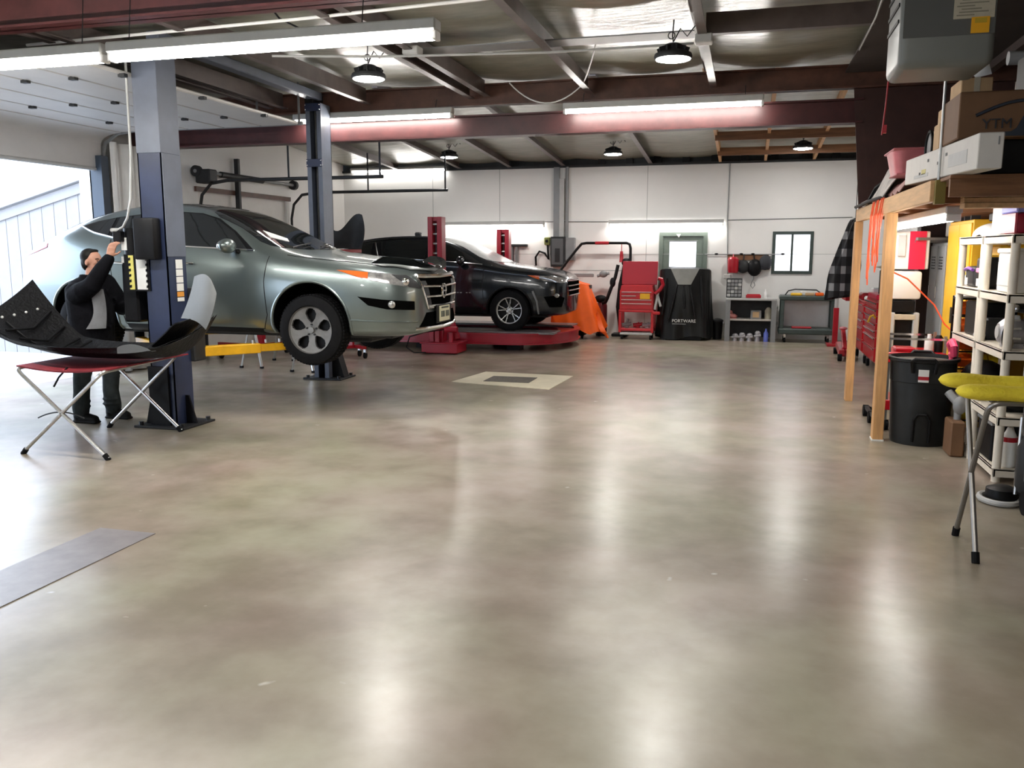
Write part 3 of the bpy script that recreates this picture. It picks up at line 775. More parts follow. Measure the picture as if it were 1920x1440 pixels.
for s in (-1, 1):
    R = side_ray(s)
    put(shell(bvh, DLO, R, 0.004), 'window_surround', BLACK, car)
    put(shell(bvh, [(0.66, 1.125), (0.30, 1.148), (-0.22, 1.172), (-0.22, 1.525), (0.0, 1.508), (0.20, 1.45), (0.44, 1.31)], R, 0.009), 'front_side_window', GLASSD, car)
    put(shell(bvh, [(-0.28, 1.178), (-0.85, 1.232), (-1.05, 1.27), (-1.05, 1.482), (-0.70, 1.515), (-0.28, 1.528)], R, 0.009), 'rear_side_window', GLASSD, car)
    put(shell(bvh, [(-1.10, 1.282), (-1.30, 1.325), (-1.51, 1.393), (-1.34, 1.435), (-1.10, 1.476)], R, 0.009), 'quarter_window', GLASSD, car)
    MB(loc=True).tube(proj(bvh, [DLO[i] for i in (0, 1, 2, 3, 4, 5)], R, 0.008), 0.009, 6).build('window_trim', CHROME, car)
    k = MB(loc=True)
    k.tube(proj(bvh, [(0.93, 1.06), (0.90, 0.80), (0.92, 0.45), (0.86, 0.30)], R, 0.0), 0.005, 5)
    k.tube(proj(bvh, [(-0.24, 1.15), (-0.26, 0.80), (-0.25, 0.31)], R, 0.0), 0.005, 5)
    k.tube(proj(bvh, [(-1.05, 1.24), (-0.98, 0.85), (-0.90, 0.70), (-0.86, 0.33)], R, 0.0), 0.005, 5)
    k.tube(proj(bvh, [(0.86, 0.30), (-0.86, 0.32)], R, 0.0), 0.005, 5)
    k.build('panel_gap', BLACK, car)
    for hx in (-0.03, -0.86):
        p = proj(bvh, [(hx-0.09, 0.985), (hx+0.09, 0.975)], R, 0.03)
        MB(loc=True).tube([p[0]-V((0, s*0.03, 0))]+p+[p[-1]-V((0, s*0.03, 0))], 0.013, 8).build('door_handle', CHROME, car)
    put(shell(bvh, [(0.84, 0.30), (-0.84, 0.32), (-0.84, 0.255), (0.84, 0.245)], R, 0.010), 'sill_trim', BLACK, car)
    # door mirror
    mx, mz = 0.52, 1.165
    py = s*0.985
    mm = MB(loc=True); mm.ell((mx, py, mz), (0.075, 0.125, 0.078), 20)
    mi = mm.build('door_mirror', SILVER, car)
    MB(loc=True).ell((mx-0.05, py, mz), (0.04, 0.105, 0.062), 16).build('mirror_glass', CHROME, mi)
    MB(loc=True).bar((mx+0.02, py-s*0.10, mz-0.05), (mx+0.08, py-s*0.19, mz-0.09), 0.05, 0.035, 0.01).build('mirror_arm', BLACK, mi)
    # nose pieces follow the plan outline
    Rn = path_ray(nosep, s)
    put(shell(bvh, [(0.34, 0.915), (0.60, 0.905), (0.86, 0.885), (1.10, 0.86), (1.20, 0.80), (1.26, 0.725), (1.10, 0.745), (0.85, 0.785), (0.60, 0.835)], Rn, 0.005, 0.05), 'headlight', LENS, car)
    put(shell(bvh, [(0.32, 0.918), (0.52, 0.908), (0.66, 0.895), (0.66, 0.832), (0.55, 0.85)], Rn, 0.010, 0.05), 'turn_signal', AMBER, car)
    put(shell(bvh, [(0.92, 0.872), (1.10, 0.862), (1.20, 0.80), (1.26, 0.725), (1.10, 0.745)], Rn, 0.009, 0.05), 'headlight_bezel', DARK, car)
    q = proj(bvh, [(1.06, 0.80)], Rn, 0.0)[0:1] or proj(bvh, [(1.06, 0.80), (1.07, 0.80)], Rn, 0.0)[0:1]
    MB(loc=True).ell(q[0], (0.045, 0.045, 0.045), 14).build('headlamp_projector', CHROME, car)
    put(shell(bvh, [(0.55, 0.655), (0.80, 0.625), (1.15, 0.60), (1.15, 0.51), (0.85, 0.525), (0.66, 0.565)], Rn, 0.004, 0.05), 'fog_light_recess', MATTE, car)
    q = proj(bvh, [(0.90, 0.572), (0.91, 0.572)], Rn, 0.0)
    MB(loc=True).ell(q[0], (0.04, 0.04, 0.04), 14).build('fog_light', LENS, car)
    MB(loc=True).tube(proj(bvh, [(0.45, 0.415), (0.8, 0.40), (1.2, 0.385)], Rn, 0.0), 0.010, 6).build('bumper_crease', SILVER, car)
    put(shell(bvh, [(-1.93, 1.20), (-2.22, 1.16), (-2.38, 1.08), (-2.30, 1.06), (-2.10, 1.10), (-1.92, 1.155)], R, 0.006, 0.05), 'tail_light', REDL, car)
    for hx, hz in HUBS:
        lp = arch_lip(bvh, hx, hz, 0.445, s, -0.22, PI+0.22)
        MB(loc=True).tube(lp, 0.016, 8).build('wheel_arch_lip', SILVER, car)
# grille, plate, emblem at the middle of the nose
Rn = path_ray(nosep, -1)
Lc = sum((V(b)-V(a)).length for a, b in zip(nosep[:5], nosep[1:6]))
gp = [(-0.56, 0.845), (0.56, 0.845), (0.50, 0.70), (0.40, 0.515), (-0.40, 0.515), (-0.50, 0.70)]
gr = put(shell(bvh, [(Lc+u, v) for u, v in gp], Rn, 0.006, 0.05), 'grille', MATTE, car)
MB(loc=True).tube(proj(bvh, [(Lc+u, v) for u, v in [(-0.56, 0.845), (-0.50, 0.70), (-0.40, 0.515), (0.40, 0.515), (0.50, 0.70), (0.56, 0.845)]], Rn, 0.012), 0.012, 8).build('grille_frame', CHROME, gr)
for v, hw, r in ((0.835, 0.56, 0.027), (0.735, 0.50, 0.013), (0.63, 0.45, 0.013), (0.53, 0.40, 0.012)):
    MB(loc=True).tube(proj(bvh, [(Lc-hw, v+0.01), (Lc, v), (Lc+hw, v+0.01)], Rn, 0.02), r, 8).build('grille_bar', CHROME, gr)
for s in (-1, 1):
    put(shell(bvh, [(Lc+s*0.52, 0.80), (Lc+s*0.40, 0.80), (Lc+s*0.29, 0.53), (Lc+s*0.40, 0.53)], Rn, 0.010, 0.05), 'grille_cheek', DARK, gr)
ec = proj(bvh, [(Lc, 0.685), (Lc+0.01, 0.685)], Rn, 0.035)[0]
e = MB(loc=True)
for yy in (-0.045, 0.045): e.bar(ec+V((0, yy*0.85, -0.055)), ec+V((0, yy, 0.055)), 0.018, 0.02)
e.bar(ec+V((0, -0.04, 0)), ec+V((0, 0.04, 0)), 0.02, 0.018)
e.tube([ec+V((0, 0.07*math.cos(a)*(1+0.25*math.sin(a)), 0.075*math.sin(a))) for a in [2*PI*i/20 for i in range(20)]], 0.008, 6, closed=True)
e.build('emblem', CHROME, gr)
put(shell(bvh, [(Lc-0.42, 0.47), (Lc+0.42, 0.47), (Lc+0.56, 0.32), (Lc-0.56, 0.32)], Rn, 0.004, 0.05), 'lower_intake', MATTE, car)
MB(loc=True).tube(proj(bvh, [(Lc-0.62, 0.315), (Lc, 0.30), (Lc+0.62, 0.315)], Rn, 0.01), 0.018, 8).build('lower_lip', CHROME, car)
px = proj(bvh, [(Lc, 0.43), (Lc+0.01, 0.43)], Rn, 0.02)[0]
pl = MB(loc=True).box((px.x+0.02, 0, 0.44), (0.012, 0.32, 0.17), None, 0.004).build('licence_plate', mat('plate_cream', (0.62, 0.60, 0.42), 0.5), car)
k = MB(loc=True)
for i, yy in enumerate((-0.11, -0.07, -0.03, 0.035, 0.075, 0.115)):
    k.box((px.x+0.028, yy, 0.435), (0.004, 0.022, 0.065))
k.box((px.x+0.028, 0, 0.505), (0.004, 0.22, 0.016))
k.build('plate_characters', DGREEN, pl, 0)
MB(loc=True).box((px.x+0.008, 0, 0.44), (0.012, 0.46, 0.20), None, 0.006).build('plate_holder', BLACK, car)
# windscreen and roof
T = top_ray()
put(shell(bvh, smooth_poly([(1.08, -0.35), (1.10, 0), (1.08, 0.35), (0.86, 0.70), (0.50, 0.64), (0.10, 0.55), (0.06, 0), (0.10, -0.55), (0.50, -0.64), (0.86, -0.70)], 3), T, 0.006, 0.08), 'windscreen', GLASSD, car)
put(shell(bvh, [(0.60, -0.42), (0.74, -0.50), (0.85, -0.30), (0.78, -0.22)], T, 0.011, 0.05), 'paper_sheet', PAPER, car)
put(shell(bvh, [(-0.08, -0.42), (-0.08, 0.42), (-0.75, 0.42), (-0.75, -0.42)], T, 0.005, 0.1), 'sunroof', GLASSD, car)
put(shell(bvh, [(-1.35, -0.52), (-1.35, 0.52), (-2.1, 0.50), (-2.1, -0.50)], T, 0.005, 0.1), 'rear_window', GLASSD, car)
# dark bug deflector along the bonnet edge
def defl(u, v):
    yy = -0.70+1.40*u; xx = 2.50-0.50*abs(yy/0.78)**2.4
    p, d = (xx-0.10+0.085*v, yy, 3), (0, 0, -1)
    h = bvh.ray_cast(V(p), V(d), 4)
    z = h[0].z if h[0] is not None else 0.85
    return (xx-0.10+0.13*v, yy, z+0.015+0.085*v)
MB(loc=True).sheet(defl, 24, 6, 0.006).build('bug_deflector', GLASSD, car)
k = MB(loc=True); k.tube(proj(bvh, [(1.10, -0.78), (1.6, -0.74), (2.15, -0.66), (2.36, -0.50), (2.44, 0), (2.36, 0.50), (2.15, 0.66), (1.6, 0.74), (1.10, 0.78)], T, 0.0), 0.005, 5)
k.build('bonnet_gap', BLACK, car)
k = MB(loc=True)
for a, b in (((1.03, -0.55), (0.92, 0.05)), ((1.05, 0.05), (0.90, 0.58))):
    k.tube(proj(bvh, [a, b], T, 0.02), 0.008, 6)
k.build('wiper', BLACK, car)
# underbody
ub = MB(loc=True); ub.b(-2.0, 2.2, -0.62, 0.62, 0.20, 0.26, 0.02); ub.b(0.9, 1.9, -0.5, 0.5, 0.14, 0.24, 0.02)
ub.tube([(1.2, 0.1, 0.18), (0.2, 0.12, 0.17), (-1.6, 0.2, 0.2), (-2.3, 0.4, 0.25)], 0.03, 8)
ub.build('underbody', DARK, car)
for hx, hz in HUBS:
    for s in (-1, 1):
        make_wheel(car, (CX+hx, CY+s*0.81, CZ+0.30), s, 0.365, 0.235, 0.247, 'five', ALLOY)

ALLOY2 = mat('bright_alloy', (0.60, 0.60, 0.59), 0.35, 0.6, var=0.08)
# ---------------- the black car on the red frame rack
BPAINT = mat('black_blue_paint', (0.010, 0.014, 0.020), 0.22, 0.3, coat=0.7)
SS = [
    (2.36, 0.32, 0.46, 0.55, 0.78, 0.46, 0.86, 0.34, 0.88), (2.30, 0.27, 0.70, 0.60, 0.88, 0.68, 0.94, 0.52, 0.96), (2.12, 0.25, 0.83, 0.66, 0.95, 0.79, 0.995, 0.64, 1.03),
    (1.80, 0.25, 0.90, 0.74, 1.01, 0.86, 1.05, 0.72, 1.09), (1.365, 0.26, 0.92, 0.82, 1.06, 0.87, 1.10, 0.74, 1.145), (1.10, 0.26, 0.92, 0.85, 1.09, 0.87, 1.13, 0.75, 1.18),
    (0.86, 0.26, 0.92, 0.86, 1.12, 0.87, 1.24, 0.73, 1.29), (0.42, 0.26, 0.92, 0.87, 1.15, 0.865, 1.47, 0.66, 1.52), (0.0, 0.26, 0.92, 0.88, 1.18, 0.86, 1.60, 0.62, 1.65),
    (-0.5, 0.26, 0.92, 0.89, 1.21, 0.86, 1.625, 0.60, 1.68), (-1.1, 0.26, 0.92, 0.91, 1.26, 0.855, 1.605, 0.59, 1.66), (-1.7, 0.28, 0.91, 0.93, 1.29, 0.83, 1.53, 0.57, 1.59),
    (-2.05, 0.32, 0.88, 0.92, 1.26, 0.79, 1.38, 0.56, 1.44), (-2.22, 0.38, 0.80, 0.86, 1.12, 0.72, 1.18, 0.54, 1.21), (-2.30, 0.44, 0.66, 0.80, 1.0, 0.6, 1.04, 0.44, 1.06)]
SX, SY, SZ = -5.36, 15.33, 0.335
suv = thing('suv_car', 'black car standing on the red frame rack before the back wall', 'car', (SX, SY, SZ))
WM[suv.name] = Matrix.Translation((SX, SY, SZ))
HB = [(1.365, 0.355), (-1.36, 0.355)]
me, bv2, wl = car_body(SS, HB, 0.405, 0.60)
paint_body(me, wl, BPAINT, suv)
nose2 = [(1.365, 0.92), (1.80, 0.90), (2.08, 0.83), (2.27, 0.70), (2.36, 0.42), (2.38, 0.0), (2.36, -0.42), (2.27, -0.70), (2.08, -0.83)]
DL2 = [(0.86, 1.15), (0.40, 1.185), (-0.40, 1.235), (-1.20, 1.30), (-1.90, 1.385), (-1.70, 1.475), (-1.20, 1.545), (-0.5, 1.575), (0.0, 1.545), (0.24, 1.49), (0.52, 1.35)]
GLARE = mat('pale_glare_screen', (0.52, 0.53, 0.53), 0.25, var=0.12, vs=5, coat=0.3)  # white glare on the windscreen, painted in as a pale grey base colour
for s in (-1, 1):
    R = side_ray(s)
    put(shell(bv2, DL2, R, 0.004), 'window_surround', BLACK, suv)
    put(shell(bv2, [(0.58, 1.18), (-0.16, 1.228), (-0.16, 1.555), (0.0, 1.535), (0.22, 1.475), (0.46, 1.35)], R, 0.009), 'front_side_window', GLASSD, suv)
    put(shell(bv2, [(-0.22, 1.232), (-1.05, 1.295), (-1.15, 1.54), (-0.5, 1.565), (-0.22, 1.56)], R, 0.009), 'rear_side_window', GLASSD, suv)
    put(shell(bv2, [(-1.28, 1.325), (-1.78, 1.39), (-1.62, 1.47), (-1.30, 1.52)], R, 0.009), 'quarter_window', GLASSD, suv)
    MB(loc=True).tube(proj(bv2, [DL2[i] for i in range(5)], R, 0.008), 0.009, 6).build('window_trim', CHROME, suv)
    MB(loc=True).tube(proj(bv2, [(-1.13, 1.28), (-1.26, 1.53)], R, 0.010), 0.014, 6).build('pillar_trim', CHROME, suv)
    k = MB(loc=True)
    k.tube(proj(bv2, [(0.90, 1.09), (0.88, 0.80), (0.90, 0.40)], R, 0.0), 0.005, 5); k.tube(proj(bv2, [(-0.18, 1.2), (-0.2, 0.80), (-0.2, 0.34)], R, 0.0), 0.005, 5)
    k.build('panel_gap', DARK, suv)
    for hx in (0.0, -0.95):
        p = proj(bv2, [(hx-0.09, 1.03), (hx+0.09, 1.02)], R, 0.03)
        MB(loc=True).tube([p[0]-V((0, s*0.03, 0))]+p+[p[-1]-V((0, s*0.03, 0))], 0.012, 8).build('door_handle', CHROME, suv)
    k = MB(loc=True)
    for i in range(6):
        if i == 3: continue
        p = proj(bv2, [(0.36+i*0.055, 0.66), (0.39+i*0.055, 0.66)], R, 0.006); k.tube(p, 0.007, 6)
    k.build('door_badge', LGREY, suv)
    put(shell(bv2, [(0.86, 0.40), (-0.84, 0.42), (-0.84, 0.28), (0.86, 0.27)], R, 0.010), 'sill_trim', BLACK, suv)
    mi = MB(loc=True).ell((0.50, s*0.97, 1.215), (0.075, 0.12, 0.085), 18).build('door_mirror', BPAINT, suv)
    MB(loc=True).bar((0.52, s*0.87, 1.17), (0.60, s*0.80, 1.13), 0.05, 0.03, 0.01).build('mirror_arm', BLACK, mi)
    Rn = path_ray(nose2, s)
    put(shell(bv2, [(0.36, 0.965), (0.70, 0.955), (1.05, 0.92), (1.14, 0.85), (0.95, 0.835), (0.62, 0.875)], Rn, 0.006, 0.05), 'headlight', LENS, suv)
    put(shell(bv2, [(0.33, 0.967), (0.54, 0.96), (0.54, 0.895), (0.46, 0.92)], Rn, 0.011, 0.05), 'turn_signal', AMBER, suv)
    put(shell(bv2, [(0.62, 0.60), (0.86, 0.62), (1.02, 0.58), (0.96, 0.42), (0.72, 0.42)], Rn, 0.005, 0.05), 'bumper_opening', MATTE, suv)
    q = proj(bv2, [(0.85, 0.62), (0.86, 0.62)], Rn, 0.0)
    MB(loc=True).ell(q[0], (0.05, 0.05, 0.04), 12).build('fog_lamp', LENS, suv)
    MB(loc=True).tube(proj(bv2, [(0.42, 0.70), (0.50, 0.52), (0.53, 0.30)], Rn, -0.005), 0.02, 6).build('wheel_arch_liner', GREY, suv)
    for hx, hz in HB:
        MB(loc=True).tube(arch_lip(bv2, hx, hz, 0.415, s, -0.2, PI+0.2), 0.018, 8).build('wheel_arch_lip', BLACK, suv)
Rn = path_ray(nose2, -1); Lc = sum((V(b)-V(a)).length for a, b in zip(nose2[:5], nose2[1:6]))
gr = put(shell(bv2, [(Lc-0.52, 0.87), (Lc+0.52, 0.87), (Lc+0.42, 0.60), (Lc-0.42, 0.60)], Rn, 0.006, 0.05), 'grille', MATTE, suv)
for v, hw in ((0.865, 0.52), (0.78, 0.49), (0.70, 0.46), (0.61, 0.42)):
    MB(loc=True).tube(proj(bv2, [(Lc-hw, v), (Lc, v), (Lc+hw, v)], Rn, 0.015), 0.011, 6).build('grille_bar', STEEL, gr)
put(shell(bv2, smooth_poly([(1.10, -0.35), (1.12, 0), (1.10, 0.35), (0.90, 0.70), (0.45, 0.62), (0.05, 0.54), (0.02, 0), (0.05, -0.54), (0.45, -0.62), (0.90, -0.70)], 3), T, 0.006, 0.08), 'windscreen', GLARE, suv)
for s in (-1, 1): MB(loc=True).tube(proj(bv2, [(0.0, s*0.57), (-0.6, s*0.56), (-1.6, s*0.54)], T, 0.02), 0.014, 6).build('roof_rail', BLACK, suv)
MB(loc=True).b(-0.72, -0.60, -0.05, 0.05, 1.66, 1.74, 0.02).build('roof_aerial', DARK, suv)
MB(loc=True).b(-2.0, 2.0, -0.6, 0.6, 0.22, 0.30, 0.02).build('underbody', DARK, suv)
for hx, hz in HB:
    for s in (-1, 1):
        make_wheel(suv, (SX+hx, SY+s*0.79, SZ+0.355), s, 0.355, 0.23, 0.235, 'pairs', ALLOY2)
# ------------------------------------------------------------------ two-post lift
LX = -5.46
lift = thing('two_post_lift', 'blue two post vehicle lift holding up the silver car', 'car lift', (LX, 8.85, 0))
def lpost(x0, x1, y0, y1, face, sec, ht=3.60):
    """C-shaped post open towards face (+1: +y, -1: -y)"""
    t = 0.012; m = MB()
    yb = y0 if face > 0 else y1-t
    m.b(x0, x1, yb, yb+t, 0.02, ht); m.b(x0, x0+t, y0, y1, 0.02, ht); m.b(x1-t, x1, y0, y1, 0.02, ht)
    yf = y1-t if face > 0 else y0
    m.b(x0+t, x0+0.06, yf, yf+t, 0.02, ht); m.b(x1-0.06, x1-t, yf, yf+t, 0.02, ht)
    return m.build('post', sec, lift, 0)
p1_ = lpost(-5.585, -5.325, 7.05, 7.33, 1, BLUE)
p2_ = lpost(-5.60, -5.385, 10.35, 10.62, -1, BLUEG)
MB().b(-5.590, -5.322, 7.045, 7.335, 2.62, 3.62, 0.004).build('post_sleeve', BLUEG, lift)
MB().b(-5.3245, -5.318, 7.055, 7.33, 1.66, 2.62).build('post_side_skin', BLUEG, lift, 0)
MB().b(-5.59, -5.395, 10.56, 10.60, 0.02, 3.5).build('channel_lining', BLACK, lift, 0)
for x in (-5.53, -5.46): MB().tube([(x, 10.48, 0.5), (x, 10.48, 3.55)], 0.012, 6).build('chain', STEEL, lift)
for z in (2.80, 3.50): MB().b(-5.605, -5.38, 10.335, 10.35, z, z+0.10, 0.004).build('strap_plate', BLUE, lift)
k = MB()
for z in (2.82, 2.88, 3.52, 3.58):
    for x in (-5.59, -5.395): k.ell((x, 10.333, z), 0.010, 8)
k.build('bolt', CHROME, lift)
MB().b(-5.60, -5.48, 10.33, 10.62, 3.60, 3.74, 0.01).build('top_pulley_guard', BLACK, lift)
MB().bar((-5.46, 7.2, 3.70), (-5.50, 10.5, 3.70), 0.14, 0.10, 0.01).build('overhead_beam', BLUEG, lift)
for (x0, x1, y0, y1) in ((-5.74, -5.17, 6.94, 7.45), (-5.74, -5.18, 10.28, 10.74)):
    bp = MB().b(x0, x1, y0, y1, 0.0, 0.022, 0.004).build('base_plate', DARK, lift)
    for x in (x0+0.05, x1-0.05):
        for y in (y0+0.05, y1-0.05): MB().cyl((x, y, 0.02), (x, y, 0.055), 0.022, seg=6).build('anchor_bolt', DARK, bp)
    g = MB()
    if y0 < 8:
        g.prism([(-5.70, 0.022), (-5.585, 0.022), (-5.585, 0.34), (-5.62, 0.34)], 'y', 7.08, 7.10)
        g.prism([(-5.325, 0.022), (-5.21, 0.022), (-5.29, 0.30), (-5.325, 0.30)], 'y', 7.2, 7.22)
        g.b(-5.60, -5.38, 7.02, 7.05, 0.022, 0.60)
    else:
        g.prism([(-5.385, 0.022), (-5.21, 0.022), (-5.30, 0.32), (-5.385, 0.32)], 'y', 10.45, 10.60)
    g.build('gusset', BLACK, bp, 0)
# carriages and swing arms
for y0, y1, ya, sx in ((7.33, 7.52, 7.46, 1), (10.16, 10.36, 10.24, -1)):
    MB().b(-5.64, -5.28, y0, y1, 0.62, 1.35, 0.01).build('carriage', DARK, lift)
for a, b in (((-5.36, 7.50), (-4.62, 8.36)), ((-5.56, 7.50), (-6.75, 8.36)), ((-5.36, 10.2), (-4.75, 9.45)), ((-5.56, 10.2), (-6.75, 9.45))):
    A = V((a[0], a[1], 0.70)); B = V((b[0], b[1], 0.70)); Mx = A.lerp(B, 0.55)
    ar = MB().bar(A, Mx, 0.12, 0.10, 0.006).build('swing_arm', YEL, lift)
    MB().bar(Mx, B, 0.09, 0.075, 0.005).build('arm_extension', YEL, ar)
    MB().cyl(B+V((0, 0, 0.03)), B+V((0, 0, 0.12)), 0.055, seg=20).cyl(B+V((0, 0, 0.12)), B+V((0, 0, 0.145)), 0.075, seg=20).build('lift_pad', RUBBER, ar)
    k = MB()
    for q in (0.5, 0.62, 0.75): k.cyl(A.lerp(B, q)+V((0, 0, 0.05)), A.lerp(B, q)+V((0, 0, 0.085)), 0.018, seg=8)
    k.build('pin', STEEL, ar)
# power unit, control box and stickers
pu = MB().b(-5.90, -5.72, 7.10, 7.26, 1.02, 1.60, 0.02).build('oil_tank', BLACK, lift)
MB().cyl((-5.80, 7.17, 1.62), (-5.80, 7.17, 1.93), 0.075, seg=20).build('pump_motor', BLACK, lift)
MB().bar((-5.72, 7.17, 1.72), (-5.58, 7.17, 1.72), 0.10, 0.20).build('pump_bracket', BLUE, lift)
MB().b(-5.91, -5.82, 7.03, 7.10, 1.80, 1.90, 0.008).build('pump_head', BLACK, lift)
MB().cyl((-5.93, 7.05, 1.91), (-5.86, 7.05, 1.91), 0.02, seg=12).build('cord_plug', LGREY, lift)
MB().tube([(-5.93, 7.05, 1.90), (-5.86, 7.04, 1.91), (-5.78, 7.03, 1.94), (-5.70, 7.0, 2.02), (-5.64, 6.99, 2.2), (-5.63, 7.02, 2.6), (-5.63, 7.03, 3.5)], 0.012, 8).build('power_cord', LGREY, lift)
MB().b(-5.86, -5.80, 7.085, 7.093, 1.72, 1.84).b(-5.87, -5.78, 7.085, 7.093, 1.60, 1.66).build('motor_label', PAPER, lift, 0)
cb = MB().b(-5.60, -5.37, 6.93, 7.05, 1.63, 2.02, 0.02, 2).build('control_box', BLACK, lift)
pl = MB().b(-5.80, -5.52, 7.035, 7.045, 1.33, 1.68).build('label_plate', BLACK, lift, 0)
MB().b(-5.66, -5.545, 7.028, 7.035, 1.345, 1.67).build('instruction_sheet', PAPER, pl, 0)
MB().b(-5.745, -5.69, 7.028, 7.035, 1.345, 1.67).build('hazard_strip', mat('hazard_yellow', (0.75, 0.68, 0.18), 0.5), pl, 0)
k = MB()
for i in range(6):
    z = 1.36+i*0.052; k.prism([(-5.752, z), (-5.722, z+0.006), (-5.722, z+0.030), (-5.752, z+0.022)], 'y', 7.022, 7.028); k.prism([(-5.552, z), (-5.535, z+0.006), (-5.535, z+0.030), (-5.552, z+0.022)], 'y', 7.022, 7.028)
k.build('hazard_stripe', BLACK, pl, 0)
z = 1.63
for h, m_ in ((0.095, PAPER), (0.07, PAPER), (0.065, PAPER), (0.08, PAPER), (0.055, mat('sticker_orange', (0.75, 0.32, 0.05), 0.5)), (0.045, PAPER)):
    MB().b(-5.319, -5.314, 7.16, 7.26, z-h+0.008, z).build('sticker', m_, lift, 0); z -= h
MB().b(-5.74, -5.60, 7.02, 7.10, 0.62, 0.80, 0.01).build('lock_latch', CASTG, lift)
MB().b(-5.62, -5.50, 6.99, 7.05, 0.66, 0.71).build('warning_tag', YEL, lift, 0)

# ------------------------------------------------------------------ folding stand and the bumper cover lying on it
def x_stand(name, label, A, B, Cc, Dd, zt, tubem, r=0.013):
    """two U frames of tube that cross: A..C one frame, B..D the other"""
    t = thing(name, label, 'work stand', ((A[0]+Dd[0])/2, (A[1]+Dd[1])/2, 0))
    def frame(f0, f1, other0, other1):
        f0, f1 = V((*f0, 0.012)), V((*f1, 0.012)); u0, u1 = V((*other0, zt)), V((*other1, zt))
        d = (u1-u0).normalized()
        e0, e1 = (u0-f0).normalized(), (f1-u1).normalized()
        pts = [f0, f0.lerp(u0, 0.5), u0-e0*0.09]+bez(u0-e0*0.08, u0-e0*0.02, u0+d*0.02, u0+d*0.08, 5)+[u0.lerp(u1, 0.5)]+bez(u1-d*0.08, u1-d*0.02, u1+e1*0.02, u1+e1*0.08, 5)+[u1+e1*0.09, u1.lerp(f1, 0.5), f1]
        o = MB().tube(pts, r, 10).build('leg_frame', tubem, t)
        MB().cyl(f0-V((0, 0, 0.012)), f0+(u0-f0).normalized()*0.05, r*1.4, seg=10).build('foot', RUBBER, o)
        MB().cyl(f1-V((0, 0, 0.012)), f1+(u1-f1).normalized()*0.05, r*1.4, seg=10).build('foot', RUBBER, o)
        return o
    frame(A, Cc, B, Dd); frame(B, Dd, A, Cc)
    return t
st = x_stand('folding_stand', 'folding work stand with crossed metal legs and red strap under the bumper cover', (-5.90, 5.76), (-5.03, 5.76), (-5.98, 6.88), (-5.17, 6.90), 0.735, STEEL, 0.016)
def strapf(u, v): return (-5.93+0.92*u-0.05*v, 5.80+1.12*v, 0.755-0.035*math.sin(PI*u))
MB().sheet(strapf, 10, 3, 0.012).build('strap', mat('dark_red_strap', (0.22, 0.012, 0.02), 0.6, var=0.2), st)
MB().tube(sag((-5.72, 5.77, 0.32), (-5.25, 5.77, 0.34), -0.05), 0.006, 6).build('spreader_chain', DARK, st)
MB().tube([(-5.5, 5.9, 0.74), (-5.55, 5.85, 0.66), (-5.60, 5.84, 0.58)], 0.008, 6).build('strap_end', BLACK, st)
bc = thing('bumper_cover', 'black and grey car bumper cover lying face down on the folding stand', 'bumper cover', (-5.40, 6.35, 0.80))
def bump(off):
    def f(u, v):
        s = 2*u-1; a = abs(s); sg = 1 if s >= 0 else -1
        reach, rise = (0.62, 0.60) if sg < 0 else (0.14, 0.30)
        if a < 0.56: x = s*1.12; z = 0.04*(a/0.56)**3
        else:
            q = (a-0.56)/0.44; x = sg*(0.627+reach*q**0.9); z = 0.04+rise*q**1.1
        w = (2*v-1); k_ = max(0, (a-0.56)/0.44)
        y = 6.36+0.34*w+0.08*k_
        z += 0.10*w*w*(1-0.7*k_)-0.34*k_*(1-v)*(1 if sg < 0 else 0.55)
        x += 0.03*k_*(1-v) if sg > 0 else 0.0
        return (-5.40+x, y, 0.772+z+off)
    return f
BGREY = mat('bumper_grey_paint', (0.13, 0.135, 0.135), 0.55, 0.0, var=0.06)
LIN = mat('bumper_black', (0.006, 0.006, 0.007), 0.5, spec=0.2, var=0.3, vs=9, bump=0.4, bs=30)
MB().sheet(bump(0.0), 60, 16, 0.004).build('outer_skin', LIN, bc)
def pend(u, v):
    a_, b_ = V((-4.62, 6.50, 1.49)), V((-4.24, 6.25, 1.36)); c_, d_ = V((-4.74, 6.42, 1.13)), V((-4.33, 6.18, 1.06))
    p = a_.lerp(b_, u).lerp(c_.lerp(d_, u), v)
    return p+V((0.06, -0.05, 0.03))*math.sin(PI*u)+V((0.03, -0.02, 0))*math.sin(PI*v)+V((-0.02, 0, 0.05*math.sin(PI*u)))*(1-v)
MB().sheet(pend, 12, 12, 0.006).build('painted_end', BGREY, bc)
def gstrip(u, v):
    p = V(bump(0.0)(0.64+0.20*u, 0.0)); return p+V((0.01, -0.02, -0.02+0.075*v*math.sin(PI*min(1, 0.25+u))))
MB().sheet(gstrip, 16, 4, 0.006).build('painted_edge', BGREY, bc)
def inner(u, v):
    p = V(bump(0.012)(0.012+0.976*u, 0.02+0.96*v)); s = 2*u-1
    p.x -= 0.012*(1 if s > 0 else -1)*max(0, abs(s)-0.5)*2
    return p
MB().sheet(inner, 60, 14, 0.004).build('inner_liner', LIN, bc)
def lowerlip(u, v):
    p = V(bump(0.0)(0.05+0.62*u, 0.0)); return p+V((0, -0.10*v*math.sin(PI*u)-0.01, -0.02+0.10*v*(1-0.5*v)))
MB().sheet(lowerlip, 40, 6, 0.006).build('lower_valance', LIN, bc)
k = MB()
for i in range(5): k.ell(V(inner(0.015+0.012*i, 0.10+0.17*i))+V((0.012, 0, 0.0)), 0.013, 8)
k.build('clip', PAPER, bc)
k = MB()
for u0 in (0.10, 0.16, 0.22, 0.28): k.tube([V(inner(u0, 0.1))+V((0, 0, 0.02)), V(inner(u0+0.02, 0.5))+V((0, 0, 0.03)), V(inner(u0, 0.9))+V((0, 0, 0.02))], 0.012, 6)
